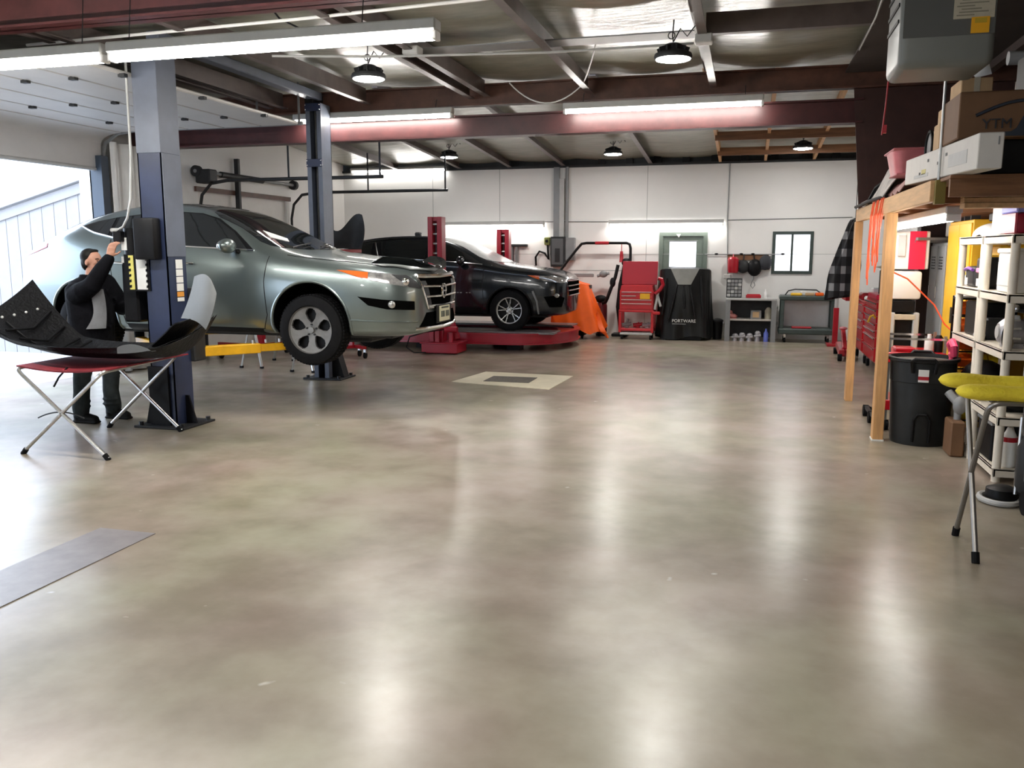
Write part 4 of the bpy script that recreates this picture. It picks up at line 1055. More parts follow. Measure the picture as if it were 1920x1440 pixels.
k.tube([V(inner(0.06+0.4*i/10, 0.25))+V((0, 0, 0.02)) for i in range(11)], 0.010, 6)
k.build('stiffening_rib', BLACK, bc)
def rightin(u, v):
    lo = V(inner(0.72+0.20*u, 0.15+0.8*v)); hi = V((-4.66+0.10*u, 6.16+0.42*v, 1.12+0.06*v))
    return lo.lerp(hi, 0.25+0.75*u)+V((0, 0, 0.05*math.sin(PI*u)))
MB().sheet(rightin, 12, 8, 0.01).build('end_liner', LIN, bc)

# ------------------------------------------------------------------ red frame rack with pulling towers
RR = mat('rack_red', (0.36, 0.012, 0.030), 0.32, var=0.15, vs=3, coat=0.3)
rk = thing('frame_rack', 'low red car frame rack with a rounded end under the black car', 'frame rack', (-5.3, 15.33, 0))
def stad(x0, x1, yc, hw, n=20):
    p = []
    for i in range(n+1):
        a = -PI/2+PI*i/n; p.append((x1-0.95+0.95*math.cos(a), yc+hw*math.sin(a)))
    for i in range(n+1):
        a = PI/2+PI*i/n; p.append((x0+0.95+0.95*math.cos(a), yc+hw*math.sin(a)))
    return p
outer = stad(-8.0, -2.95, 15.33, 1.20); inn = stad(-7.65, -3.32, 15.33, 0.86)
def ringslab(z0, z1, O, I):
    m = MB(); n = len(O)
    vs = [[m.bm.verts.new((x, y, z)) for x, y in L] for L, z in ((O, z0), (O, z1), (I, z1), (I, z0))]
    for k in range(4):
        A, B = vs[k], vs[(k+1) % 4]
        for i in range(n): m.bm.faces.new((A[i], A[(i+1) % n], B[(i+1) % n], B[i]))
    return m
ringslab(0.13, 0.29, outer, inn).build('ring_frame', RR, rk)
ringslab(0.285, 0.315, stad(-8.03, -2.92, 15.33, 1.23), stad(-7.92, -3.03, 15.33, 1.12)).build('upper_flange', RR, rk)
ringslab(0.12, 0.145, stad(-8.03, -2.92, 15.33, 1.23), stad(-7.92, -3.03, 15.33, 1.12)).build('lower_flange', RR, rk)
for y in (14.25, 15.86): MB().b(-7.75, -3.15, y, y+0.55, 0.30, 0.335, 0.004).build('runway', mat('runway_grey', (0.20, 0.18, 0.18), 0.4, 0.3, var=0.2), rk)
MB().b(-7.2, -3.8, 14.8, 15.86, 0.16, 0.26).build('cross_member', BLACK, rk, 0)
for x in (-7.4, -5.6, -3.9):
    for y in (14.5, 16.15): MB().b(x-0.12, x+0.12, y-0.12, y+0.12, 0, 0.13).build('support_foot', BLACK, rk, 0)
def tower(x, y, h, label, foot=True):
    t = thing('pulling_tower', label, 'pulling tower', (x, y, 0), 0, 'red pulling towers')
    m = MB(); m.b(x-0.125, x-0.04, y-0.10, y+0.10, 0.10, h, 0.006); m.b(x+0.04, x+0.125, y-0.10, y+0.10, 0.10, h, 0.006)
    m.b(x-0.04, x+0.04, y-0.06, y-0.04, h-0.07, h); m.b(x-0.04, x+0.04, y+0.05, y+0.07, 0.1, h)
    m.build('column', RR, t, 30)
    k = MB()
    for z in [h-0.12-0.16*i for i in range(6)]: k.cyl((x-0.05, y-0.04, z), (x+0.05, y-0.04, z), 0.020, seg=10)
    k.build('cross_pin', STEEL, t)
    MB().tube([(x, y-0.03, h-0.1), (x, y-0.03, 0.6)], 0.014, 8).build('pull_chain', DARK, t)
    if foot:
        f = MB(); f.b(x-0.20, x+0.44, y-0.28, y+0.22, 0.02, 0.19, 0.01).b(x-0.22, x+0.46, y-0.30, y+0.24, 0.175, 0.20, 0.005)
        f.build('base', RR, t, 30)
        MB().bar((x+0.10, y, 0.95), (x+0.36, y, 0.25), 0.10, 0.07, 0.006).build('brace', RR, t)
        f = MB(); f.bar((x+0.05, y-0.16, 0.2), (x+0.05, y-0.16, 0.62), 0.07, 0.05); f.bar((x+0.28, y-0.12, 0.2), (x+0.28, y-0.12, 0.45), 0.06, 0.05); f.cyl((x+0.2, y-0.2, 0.42), (x+0.42, y-0.2, 0.42), 0.05, seg=14)
        f.build('hydraulic_ram', RR, t, 30)
        MB().tube([(x+0.2, y-0.22, 0.42), (x-0.1, y-0.4, 0.38), (x-0.35, y-0.42, 0.30), (x-0.42, y-0.40, 0.12), (x-0.3, y-0.36, 0.03), (x-0.1, y-0.32, 0.03)], 0.011, 6).build('hose', BLACK, t)
    else:
        MB().b(x-0.2, x+0.2, y-0.16, y+0.16, 0.0, 0.12, 0.01).build('base', RR, t)
    return t
tower(-5.06, 13.72, 2.285, 'red slotted pulling tower standing in front of the black car')
tower(-4.72, 16.68, 2.15, 'red slotted pulling tower standing behind the black car', False)

# ------------------------------------------------------------------ small stands under and behind the silver car
t = thing('rolling_stand', 'low red rolling stand with casters behind the silver car', 'rolling stand', (-7.9, 12.5, 0))
MB().bar((-8.16, 12.02, 0.17), (-7.55, 13.0, 0.17), 0.05, 0.05).bar((-8.6, 12.6, 0.17), (-7.1, 12.45, 0.17), 0.05, 0.05).build('base_frame', RED, t)
MB().b(-7.80, -7.70, 12.5, 12.6, 0.19, 0.75).build('upright', RED, t, 0)
MB().bar((-8.3, 12.55, 0.55), (-7.2, 12.55, 0.55), 0.05, 0.05).build('cross_bar', RED, t)
def caster(p, parent):
    x, y = p; c = MB(); c.bar((x, y, 0.15), (x, y, 0.09), 0.04, 0.05); o = c.build('caster_fork', STEEL, parent, 0)
    MB().cyl((x-0.015, y, 0.055), (x+0.015, y, 0.055), 0.055, seg=18).build('caster_wheel', RUBBER, o)
for p in ((-8.16, 12.02), (-7.55, 13.0), (-8.6, 12.6), (-7.1, 12.45)): caster(p, t)
t = thing('rolling_stand', 'red rolling stand on casters behind the rear lift post, carrying a dark panel', 'rolling stand', (-6.15, 12.6, 0))
MB().bar((-6.12, 12.86, 0.17), (-6.55, 12.2, 0.17), 0.05, 0.05).bar((-6.35, 12.95, 0.17), (-5.9, 12.6, 0.17), 0.05, 0.05).build('base_frame', RED, t)
MB().b(-6.25, -6.18, 12.72, 12.79, 0.19, 1.72).build('upright', RED, t, 0)
MB().bar((-6.25, 12.4, 1.72), (-6.15, 13.05, 1.72), 0.05, 0.05).build('top_bar', RED, t)
for p in ((-6.12, 12.86), (-6.55, 12.2), (-5.9, 12.6)): caster(p, t)
def pan(u, v):
    return (-6.60+0.62*u+0.05*math.sin(v*3), 12.72+0.25*math.sin(PI*u)*(1-v)+0.05*v, 1.76+0.55*v*(0.75+0.25*math.cos((u-0.9)*5)))
solo('fender_panel', MB().sheet(pan, 14, 10, 0.01), DARK, 'dark grey curved body panel standing on the red rolling stand behind the lift post', 'body panel')
def saw(cx, cy, label, h=0.62):
    t = thing('sawhorse', label, 'sawhorse', (cx, cy, 0))
    for sy in (-1, 1):
        for sx in (-1, 1):
            a = V((cx+sx*0.04, cy+sy*0.42, h)); b = V((cx+sx*0.17, cy+sy*0.46, 0.0))
            l = MB().bar(a, b+V((0, 0, 0.02)), 0.035, 0.022).build('leg', STEEL, t)
            MB().box(b+V((0, 0, 0.015)), (0.045, 0.04, 0.03)).build('foot', RUBBER, l)
    MB().bar((cx, cy-0.55, h), (cx, cy+0.55, h), 0.07, 0.06, 0.008).build('top_rail', STEEL, t)
    return t
saw(-7.03, 11.55, 'silver folding sawhorse under the raised silver car, left of its front wheel')
saw(-6.08, 11.35, 'silver folding sawhorse behind the front wheel of the silver car')
# ------------------------------------------------------------------ the mechanic at the lift post
def limb(mb, pts, seg=14):
    P = [V(p[:3]) for p in pts]; R = [p[3] for p in pts]
    mb.tube(P, R, seg)
    for p, r in zip(P, R): mb.ell(p, r, 12)
def blob(mb, name, m, parent, vox=0.008, smooth=6, disp=None):
    bmesh.ops.recalc_face_normals(mb.bm, faces=mb.bm.faces[:])
    me = D.meshes.new('tmp'); mb.bm.to_mesh(me); mb.bm.free()
    o = D.objects.new('tmp', me); COL.objects.link(o)
    r = o.modifiers.new('r', 'REMESH'); r.mode = 'VOXEL'; r.voxel_size = vox
    s = o.modifiers.new('s', 'SMOOTH'); s.iterations = smooth; s.factor = 0.5
    res = evaluated(o); D.objects.remove(o)
    res.transform(wm(parent).inverted())
    return from_mesh(name, res, m, parent, 60)
man = thing('person', 'person in black jacket and grey trousers reaching up to the lift post controls', 'person', (-6.32, 7.15, 0))
HX, HY, HZ = -6.262, 7.15, 1.608
b = MB()
# head: skull, brow, cheeks, jaw, chin, nose, lips, ears, neck
b.ell((HX-0.005, HY, HZ+0.025), (0.094, 0.074, 0.090), 24); b.ell((HX+0.030, HY, HZ-0.030), (0.064, 0.058, 0.078), 20)
b.ell((HX+0.050, HY, HZ-0.078), (0.036, 0.036, 0.030), 14); b.ell((HX+0.072, HY, HZ+0.028), (0.022, 0.048, 0.014), 12)
b.tube([(HX+0.086, HY, HZ+0.018), (HX+0.104, HY, HZ-0.012), (HX+0.112, HY, HZ-0.026)], [0.010, 0.014, 0.016], 8); b.ell((HX+0.108, HY, HZ-0.026), (0.016, 0.018, 0.012), 10)
b.ell((HX+0.088, HY, HZ-0.055), (0.012, 0.026, 0.007), 10); b.ell((HX+0.085, HY, HZ-0.067), (0.012, 0.022, 0.008), 10)
for s in (-1, 1):
    b.ell((HX-0.008, HY+s*0.076, HZ-0.008), (0.020, 0.010, 0.032), 12); b.ell((HX+0.060, HY+s*0.040, HZ-0.012), (0.026, 0.022, 0.026), 10)
limb(b, [(HX-0.035, HY, 1.42, 0.060), (HX-0.020, HY, 1.52, 0.056)])
# trunk and limbs under the clothes
limb(b, [(-6.31, HY, 0.92, 0.13), (-6.29, HY, 1.10, 0.12), (-6.31, HY, 1.28, 0.13), (-6.31, HY, 1.38, 0.10)])
RA = [(-6.31, 6.98, 1.30), (-6.085, 6.92, 1.385), (-5.918, 6.985, 1.655)]
LA = [(-6.28, 7.33, 1.39), (-6.17, 7.41, 1.14), (-5.975, 7.33, 1.140)]
limb(b, [(*RA[0], 0.060), (*RA[1], 0.043), (*RA[2], 0.028)]); limb(b, [(*LA[0], 0.060), (*LA[1], 0.043), (*LA[2], 0.028)])
for hy, k, a, toe in ((7.06, (-6.395, 7.04, 0.47), (-6.43, 7.02, 0.09), -6.25), (7.25, (-6.25, 7.28, 0.48), (-6.28, 7.30, 0.09), -6.10)):
    limb(b, [(-6.32, hy, 0.88, 0.085), (*k, 0.055), (*a, 0.038), (toe, a[1], 0.04, 0.030)])
# hands: palm, four bent fingers of unequal length, thumb
def hand(b, wrist, d, side, n, curl):
    d = V(d).normalized(); n = V(n).normalized(); s = V(side).normalized(); w = V(wrist)
    c = w+d*0.055
    limb(b, [(*(w), 0.026), (*(w+d*0.03), 0.028)])
    for q in (-0.026, -0.009, 0.009, 0.026): limb(b, [(*(w+d*0.02+s*q*0.8), 0.016), (*(w+d*0.088+s*q), 0.0135)], 8)
    for q, L in ((-0.029, 0.060), (-0.010, 0.078), (0.010, 0.082), (0.029, 0.072)):
        p0 = w+d*0.090+s*q; p1 = p0+d*L*0.42+n*L*0.10*curl; p2 = p1+(d*0.75+n*0.7*curl).normalized()*L*0.34; p3 = p2+(d*0.4+n*curl).normalized()*L*0.26
        limb(b, [(*p0, 0.0095), (*p1, 0.0088), (*p2, 0.0082), (*p3, 0.0072)], 8)
    p0 = w+d*0.025+s*0.028; p1 = p0+(s*0.7+d*0.6+n*0.3).normalized()*0.04; p2 = p1+(d*0.8+s*0.2+n*0.5*curl).normalized()*0.032
    limb(b, [(*p0, 0.015), (*p1, 0.011), (*p2, 0.009)], 8)
hand(b, RA[2], (0.25, 0.10, 0.95), (0.75, 0.6, -0.2), (0.5, 0.8, -0.1), 0.8)
hand(b, LA[2], (0.95, -0.25, 0.05), (0.1, 0.2, 0.97), (0.1, -0.8, -0.4), 1.0)
body = blob(b, 'body', SKIN, man, 0.0062, 4)
# eyes, brows and stubble-dark mouth line as small pieces of the face
e = MB()
for s in (-1, 1): e.ell((HX+0.083, HY+s*0.030, HZ+0.006), (0.007, 0.010, 0.004), 10)
e.build('eye', INK, body)
e = MB()
for s in (-1, 1): e.tube([(HX+0.092, HY+s*0.016, HZ+0.026), (HX+0.088, HY+s*0.034, HZ+0.031), (HX+0.074, HY+s*0.050, HZ+0.026)], 0.003, 6)
e.build('eyebrow', HAIR, body)
h = MB(); h.ell((HX-0.034, HY, HZ+0.050), (0.090, 0.084, 0.082), 22); h.ell((HX-0.062, HY, HZ-0.012), (0.052, 0.074, 0.085), 18)
for s in (-1, 1): h.ell((HX-0.030, HY+s*0.066, HZ+0.012), (0.036, 0.018, 0.055), 14)
h.ell((HX+0.018, HY, HZ+0.106), (0.045, 0.056, 0.018), 14)
blob(h, 'hair', HAIR, man, 0.008, 3)
# jacket: bulky trunk, hem, collar and sleeves
j = MB()
def loft(mb, rings, n=28):
    R = [[mb.bm.verts.new((cx+rx*math.cos(2*PI*k/n), cy+ry*math.sin(2*PI*k/n), z)) for k in range(n)] for cx, cy, z, rx, ry in rings]
    for A, B in zip(R, R[1:]):
        for k in range(n): mb.bm.faces.new((A[k], A[(k+1) % n], B[(k+1) % n], B[k]))
    mb.bm.faces.new(list(reversed(R[0]))); mb.bm.faces.new(R[-1])
loft(j, [(-6.335, HY, 0.74, 0.185, 0.20), (-6.335, HY, 0.78, 0.20, 0.212), (-6.33, HY, 0.95, 0.208, 0.222), (-6.325, HY, 1.10, 0.21, 0.225), (-6.34, HY, 1.24, 0.20, 0.228), (-6.355, HY, 1.33, 0.18, 0.225), (-6.355, HY, 1.41, 0.135, 0.17), (-6.34, HY, 1.45, 0.09, 0.10)])
for s in (-1, 1): j.ell((-6.34, HY+s*0.16, 1.32), (0.12, 0.09, 0.09), 16)
limb(j, [(-6.33, 6.985, 1.285, 0.105), (-6.21, 6.94, 1.325, 0.098), (*RA[1], 0.086), (-5.99, 6.955, 1.54, 0.072), (-5.927, 6.98, 1.635, 0.055)])
limb(j, [(*LA[0], 0.100), (-6.22, 7.38, 1.26, 0.090), (*LA[1], 0.080), (-6.06, 7.37, 1.138, 0.068), (-5.99, 7.335, 1.14, 0.052)])
j.lathe([(0.085, 1.40), (0.10, 1.42), (0.096, 1.48), (0.082, 1.49), (0.07, 1.44)], (HX-0.045, HY, 0), seg=20)
random.seed(5)
for i in range(16):   # soft folds in the cloth
    a = random.uniform(-2.6, 0.9); z = random.uniform(0.88, 1.32); x_, y_ = -6.31+0.20*math.cos(a), HY+0.215*math.sin(a)
    j.tube([(x_, y_, z), (x_+0.03*random.uniform(-1, 1), y_+0.01, z+0.05), (x_+0.06*random.uniform(-1, 1), y_+0.015, z+0.11)], [0.006, 0.013, 0.005], 8)
for q in (0.45, 0.62, 0.78): p = V((-6.33, 6.985, 1.285)).lerp(V(RA[1]), q); j.ell(p, (0.022, 0.104-0.012*q, 0.104-0.012*q), 12)
blob(j, 'jacket', JACKET, man, 0.010, 6)
def front(u, v):
    a = -0.30-0.75*u*(1.0-0.55*v)+0.10*math.sin(v*5)*u
    return (-6.325+0.222*math.cos(a)+0.02*math.sin(PI*v), HY+0.238*math.sin(a), 0.96+0.38*v)
MB().sheet(front, 10, 16, 0.02).build('shirt_front', SHIRT, man, 60)
tr = MB()
for hy, k, a in ((7.06, (-6.395, 7.04, 0.47), (-6.43, 7.02, 0.11)), (7.25, (-6.25, 7.28, 0.48), (-6.28, 7.30, 0.11))):
    limb(tr, [(-6.325, hy, 0.90, 0.118), (-6.34 if hy < 7.1 else -6.29, hy, 0.70, 0.105), (*k, 0.085), (k[0]-0.02, k[1], 0.30, 0.078), (a[0]+0.01, a[1], a[2]+0.04, 0.082), (a[0]+0.012, a[1], a[2], 0.078)])
    for z in (0.16, 0.21, 0.44, 0.52): tr.ell((k[0]+(a[0]-k[0])*max(0, (0.47-z)/0.36), k[1], z), (0.090, 0.085, 0.018), 14)
tr.ell((-6.325, HY, 0.90), (0.135, 0.175, 0.10), 18)
blob(tr, 'trousers', TROUS, man, 0.010, 4)
for y, x in ((7.02, -6.43), (7.30, -6.28)):
    bo = MB(); limb(bo, [(x-0.01, y, 0.14, 0.058), (x-0.015, y, 0.06, 0.058)]); limb(bo, [(x-0.03, y, 0.046, 0.046), (x+0.09, y, 0.050, 0.050), (x+0.17, y, 0.040, 0.042)])
    bo.b(x-0.08, x+0.215, y-0.048, y+0.048, 0.0, 0.026, 0.012)
    blob(bo, 'boot', BOOT, man, 0.008, 3)
# ------------------------------------------------------------------ things along the back wall
W = YB
t = thing('electrical_panel', 'large dark grey electrical panel with conduits on the back wall', 'electrical panel', (-3.78, W-0.1, 1.40))
MB().b(-3.96, -3.66, W-0.16, W, 1.40, 2.02, 0.01).build('cabinet', DARK, t)
MB().b(-3.93, -3.69, W-0.175, W-0.16, 1.44, 1.98, 0.006).build('door', mat('panel_grey', (0.10, 0.105, 0.11), 0.45), t)
MB().b(-3.86, -3.76, W-0.185, W-0.175, 1.50, 1.78).build('name_plate', DARK, t, 0)
MB().b(-3.92, -3.80, W-0.08, W-0.01, 2.02, 3.43).build('conduit', GREY, t, 0)
t = thing('electrical_panel', 'smaller light grey electrical box right of the large dark panel', 'electrical panel', (-3.55, W-0.1, 1.53))
MB().b(-3.66, -3.46, W-0.12, W, 1.53, 2.0, 0.01).build('cabinet', GREY, t)
MB().cyl((-3.64, W-0.05, 2.0), (-3.64, W-0.05, 3.43), 0.035, seg=12).build('conduit', GREY, t)
MB().b(-3.80, -3.70, W-0.07, W-0.01, 2.02, 3.2).build('trunking', LGREY, t, 0)
t = thing('wall_box', 'small yellowish green switch box left of the dark electrical panel', 'switch box', (-4.05, W-0.05, 1.85))
MB().b(-4.11, -3.99, W-0.10, W, 1.85, 2.01, 0.012).build('case', mat('olive_box', (0.22, 0.24, 0.06), 0.5), t)
MB().cyl((-4.05, W-0.13, 1.93), (-4.05, W-0.10, 1.93), 0.03, seg=12).build('switch_knob', BLACK, t)
solo('air_hose', MB().tube([(-4.28, W-0.06, 1.2), (-4.30, W-0.06, 1.6), (-4.22, W-0.06, 1.72), (-4.10, W-0.07, 1.68), (-4.02, W-0.07, 1.55), (-4.04, W-0.07, 1.85)], 0.022, 8), BLACK, 'black hose looping below the yellowish green switch box', 'hose')
t = thing('hook_rack', 'dark T shaped bracket on the back wall above the black car bonnet', 'bracket', (-4.75, W-0.06, 1.45))
MB().b(-5.03, -4.48, W-0.10, W, 1.82, 1.87, 0.008).build('cross_bar', DARK, t)
MB().b(-4.86, -4.80, W-0.08, W, 1.35, 1.82).b(-4.74, -4.69, W-0.08, W, 1.35, 1.82).build('upright', GREY, t, 0)
# bent lifting boom (floor standing) and its mast and hose
t = thing('boom_arm', 'black bent tube boom with a red grip behind the red tool cart', 'boom arm', (-2.55, 17.35, 0))
BX = lambda x: x*1.0
MB().tube([(-3.80, 17.42, 1.22), (-3.55, 17.42, 1.55), (-3.38, 17.42, 1.76), (-3.28, 17.42, 1.87), (-3.18, 17.42, 1.885), (-2.36, 17.42, 1.885), (-2.30, 17.42, 1.86), (-2.28, 17.42, 1.78), (-2.28, 17.42, 1.45)], 0.028, 10).build('boom', BLACK, t)
MB().cyl((-3.0, 17.42, 1.885), (-2.72, 17.42, 1.885), 0.033, seg=14).build('grip', RED, t)
MB().cyl((-2.46, 17.42, 1.885), (-2.46, 17.42, 1.72), 0.008, seg=8).cyl((-2.46, 17.42, 1.72), (-2.46, 17.42, 1.50), 0.03, 0.045, seg=12).build('hanging_grip', RED, t)
MB().tube([(-2.42, 17.42, 0.0), (-2.50, 17.42, 0.6), (-2.46, 17.42, 1.05), (-2.36, 17.42, 1.5)], 0.055, 10).build('mast', BLACK, t)
k = MB(); k.tube([(-2.50, 17.24, 1.45), (-2.55, 17.22, 1.2), (-2.64, 17.2, 0.95), (-2.70, 17.2, 0.78), (-2.74, 17.22, 0.70), (-2.80, 17.26, 0.68)], 0.035, 10); k.ell((-2.60, 17.22, 1.1), (0.06, 0.05, 0.10), 14); k.ell((-2.36, 17.42, 1.5), (0.10, 0.06, 0.09), 14)
k.build('hose', BLACK, t)
MB().b(-2.62, -2.30, 17.28, 17.6, 0.0, 0.06, 0.01).build('base', BLACK, t)
# machine under an orange cover
t = thing('covered_machine', 'machine under a bright orange sheet between the black car and the red tool cart', 'covered machine', (-3.25, 17.0, 0))
def ocov(u, v):
    a = 2*PI*u; h = 1-v
    hw = 0.37+0.14*v+0.04*math.sin(5*a+1)*v; hd = 0.30+0.12*v
    ca, sa = math.cos(a), math.sin(a)
    k_ = (abs(ca)**4+abs(sa)**4)**-0.25
    x = -3.40+0.16*v+hw*ca*k_+0.03*math.sin(9*a)*v; y = 16.95+hd*sa*k_*0.95+0.02*math.sin(11*a)*v
    z = 0.16+0.98*h+0.05*math.sin(3*a+0.6)*v+0.04*math.sin(7*a)*v*v-0.10*max(0, ca)*(1-v)
    return (x, y, z)
MB().sheet(ocov, 64, 20, 0.006).build('sheet_side', ORANGE, t, 50)
def otop(u, v):
    a = 2*PI*u; p = V(ocov(u, 0)); c = V((-3.40, 16.95, 1.17)); q = c.lerp(p, v); q.z += 0.025*math.sin(6*a)*v*(1-v)*2
    return q
MB().sheet(otop, 64, 6, 0.006).build('sheet_top', ORANGE, t, 50)
def oflap(u, v): return (-3.75-0.35*u+0.05*v, 16.62-0.10*u+0.10*math.sin(4*v), 0.55-0.18*v*(0.6+0.4*u)+0.04*math.sin(5*u)-0.10*u)
MB().sheet(oflap, 12, 8, 0.006).build('sheet_flap', ORANGE, t, 50)
def otail(u, v): return (-2.86+0.26*u+0.03*math.sin(6*v), 16.72+0.06*math.sin(5*u+2*v), 0.62-0.60*u-0.28*v*(1-u)+0.02*math.sin(9*u))
MB().sheet(otail, 14, 8, 0.006).build('sheet_tail', ORANGE, t, 50)
m = MB(); m.b(-3.55, -3.10, 16.8, 17.2, 0.04, 0.30, 0.02); m.b(-3.60, -3.0, 16.9, 17.1, 0.30, 1.05)
m.build('machine_body', BLACK, t, 30)
for x in (-3.5, -3.12): MB().cyl((x-0.02, 16.75, 0.05), (x+0.02, 16.75, 0.05), 0.05, seg=16).build('wheel', RUBBER, t)
solo('wall_bracket', MB().b(-3.68, -3.02, 17.38, 17.44, 1.20, 1.27, 0.01).cyl((-2.95, 17.41, 1.22), (-2.70, 17.41, 1.28), 0.03, seg=10).ell((-2.82, 17.40, 1.26), (0.09, 0.05, 0.07), 12), GREY, 'grey clamp bracket on the back wall just above the orange sheet', 'bracket')
t = thing('floor_tank', 'dark red and black floor tank between the orange sheet and the red tool cart', 'tank', (-2.84, 17.40, 0))
MB().lathe([(0.001, 0.05), (0.10, 0.05), (0.11, 0.10), (0.11, 0.62), (0.08, 0.70), (0.03, 0.74), (0.001, 0.74)], (-2.84, 17.40, 0), seg=22).build('tank', mat('tank_dark_red', (0.12, 0.01, 0.015), 0.4), t)
MB().ell((-2.86, 17.36, 0.76), (0.13, 0.09, 0.08), 16).build('pump_head', BLACK, t)
MB().cyl((-2.84, 17.40, 0.0), (-2.84, 17.40, 0.05), 0.12, seg=20).build('base', BLACK, t)
# red tool cart with an open lid
TX, TY = -2.06, 17.0
t = thing('tool_cart', 'bright red tool cart with open lid and drawers standing by the back wall', 'tool cart', (TX, TY, 0))
x0, x1, y0, y1 = TX-0.34, TX+0.34, TY-0.24, TY+0.24
m = MB()
for x in (x0, x1-0.05):
    for y in (y0, y1-0.05): m.b(x, x+0.05, y, y+0.05, 0.14, 0.56, 0.004)
m.build('frame_post', RED2, t)
MB().b(x0, x1, y0, y1, 0.54, 0.585, 0.006).build('drawer_base', RED2, t)
MB().b(x0+0.01, x1-0.01, y0+0.02, y1, 0.585, 0.96, 0.004).build('chest_body', RED2, t)
def lidf(): return [(x0+0.02, 0.96), (x1-0.02, 0.96), (x1-0.04, 1.06), (x0+0.04, 1.06)]
MB().prism(lidf(), 'y', y0+0.02, y1-0.04).build('chest_top', RED2, t, 0)
for i, (za, zb) in enumerate(((0.875, 0.945), (0.80, 0.868), (0.725, 0.793), (0.60, 0.718))):
    d = MB().b(x0+0.03, x1-0.03, y0, y0+0.03, za, zb, 0.004).build('drawer', RED2, t)
    MB().b(x0+0.05, x1-0.05 if i != 1 else x0+0.33, y0-0.012, y0, zb-0.018, zb-0.004, 0.003).build('drawer_pull', CHROME, d)
MB().b(x0+0.41, x0+0.60, y0-0.005, y0, 0.80, 0.905).build('warning_label', YEL, t, 0)
MB().bar((TX, y1-0.03, 1.06), (TX, y1+0.07, 1.52), 0.70, 0.035, 0.006, up=(0, 1, 0)).build('lid', mat('lid_red', (0.34, 0.006, 0.02), 0.35), t)
MB().b(x0+0.01, x1-0.01, y0+0.01, y1-0.01, 0.17, 0.22, 0.006).build('lower_tray', RED2, t)
k = MB().b(x0+0.02, x1-0.02, y0+0.02, y1-0.02, 0.09, 0.15, 0.01); k.build('chassis', STEEL, t)
for x in (x0+0.06, x1-0.06):
    for y in (y0+0.06, y1-0.06): MB().cyl((x-0.015, y, 0.045), (x+0.015, y, 0.045), 0.045, seg=16).build('caster', RUBBER, t)
MB().tube([(x1+0.02, y0+0.0, 0.90), (x1+0.11, y0, 0.98), (x1+0.17, y0, 1.08), (x1+0.14, y0, 1.18), (x1+0.07, y0, 1.20)], 0.035, 8).build('side_hook', RED, t)
MB().bar((x1+0.02, y0+0.02, 0.60), (x1+0.08, y0+0.02, 0.95), 0.05, 0.04).bar((x1+0.13, y0+0.02, 0.66), (x1+0.06, y0+0.02, 0.90), 0.04, 0.04).build('clamp', LGREY, t)
MB().b(x1-0.02, x1+0.12, y0-0.03, y0+0.06, 0.50, 0.56, 0.01).build('side_tray', RED2, t)
g = 'tools in the lower tray of the red cart'
for i, (px, c, lab) in enumerate(((-0.20, GREY, 'grey power tool lying left in the lower tray of the red cart'), (0.02, RED, 'red power tool in the middle of the lower tray of the red cart'), (0.20, CASTG, 'pale metal tool lying right in the lower tray of the red cart'))):
    k = MB(); k.cyl((TX+px-0.09, TY-0.10, 0.27), (TX+px+0.09, TY-0.06, 0.30), 0.045, 0.035, seg=12); k.bar((TX+px, TY-0.09, 0.285), (TX+px+0.03, TY-0.10, 0.40 if i == 0 else 0.33), 0.04, 0.035); k.b(TX+px-0.04, TX+px+0.04, TY-0.12, TY-0.04, 0.22, 0.26, 0.01)
    solo('power_tool', k, c, lab, 'power tool', g)
# balancer under a black vinyl cover
t = thing('covered_machine', 'machine under a black vinyl cover with white lettering in front of the green door', 'covered machine', (-1.16, 17.1, 0))
def bcov(u, v):
    a = 2*PI*u; ca, sa = math.cos(a), math.sin(a); kk = (abs(ca)**3.5+abs(sa)**3.5)**(-1/3.5)
    hw = 0.485+0.05*v*v; hd = 0.30+0.06*v
    f = 0.035*math.sin(6*a+1.0)*v+0.02*math.sin(13*a)*v
    x = -1.16+(hw+f)*ca*kk; y = 17.20+(hd+f*0.7)*sa*kk
    z = 1.38-0.06*(abs(ca)**6)*(1-v)-1.33*v+0.04*math.sin(4*a)*v
    y -= 0.05*math.exp(-((x+1.12)/0.16)**2)*(1 if sa < 0 else 0)*math.sin(PI*min(1, v*1.1))
    return (x, y, z)
MB().sheet(bcov, 96, 26, 0.006).build('cover_side', COVER, t, 60)
def btop(u, v):
    p = V(bcov(u, 0)); c = V((-1.16, 17.20, 1.40)); q = c.lerp(p, v); q.z += 0.02*math.sin(PI*v); return q
MB().sheet(btop, 96, 6, 0.006).build('cover_top', COVER, t, 60)
def panel(u, v):
    x = -1.42+0.54*u; y = 17.20-0.315-0.015*math.sin(PI*u)-0.03*v
    x = -1.15+(x+1.15)*(1-0.55*v)
    return (x, y-0.012-0.03*v, 1.385-0.30*v)
MB().sheet(panel, 10, 8, 0.008).build('clear_panel', mat('smoky_vinyl', (0.22, 0.22, 0.20), 0.25, var=0.1), t)
def fold(xa, za, xb, zb):
    k.tube([(xa, 17.20-0.34, za), ((xa+xb)/2, 17.20-0.385, (za+zb)/2), (xb, 17.20-0.40, zb)], [0.012, 0.028, 0.014], 8)
k = MB()
for q in ((-1.28, 1.10, -1.45, 0.35), (-1.05, 1.10, -0.92, 0.40), (-0.85, 1.25, -0.78, 0.45), (-1.16, 1.06, -1.14, 0.62), (-1.50, 1.2, -1.56, 0.5)): fold(*q)
k.build('cover_fold', COVER, t, 60)
text_obj('lettering', 'PORTWARE', 0.085, Matrix.Translation((-1.14, 17.20-0.425, 0.385)) @ Matrix.Rotation(PI/2, 4, 'X'), PAPER, t, 0.004)
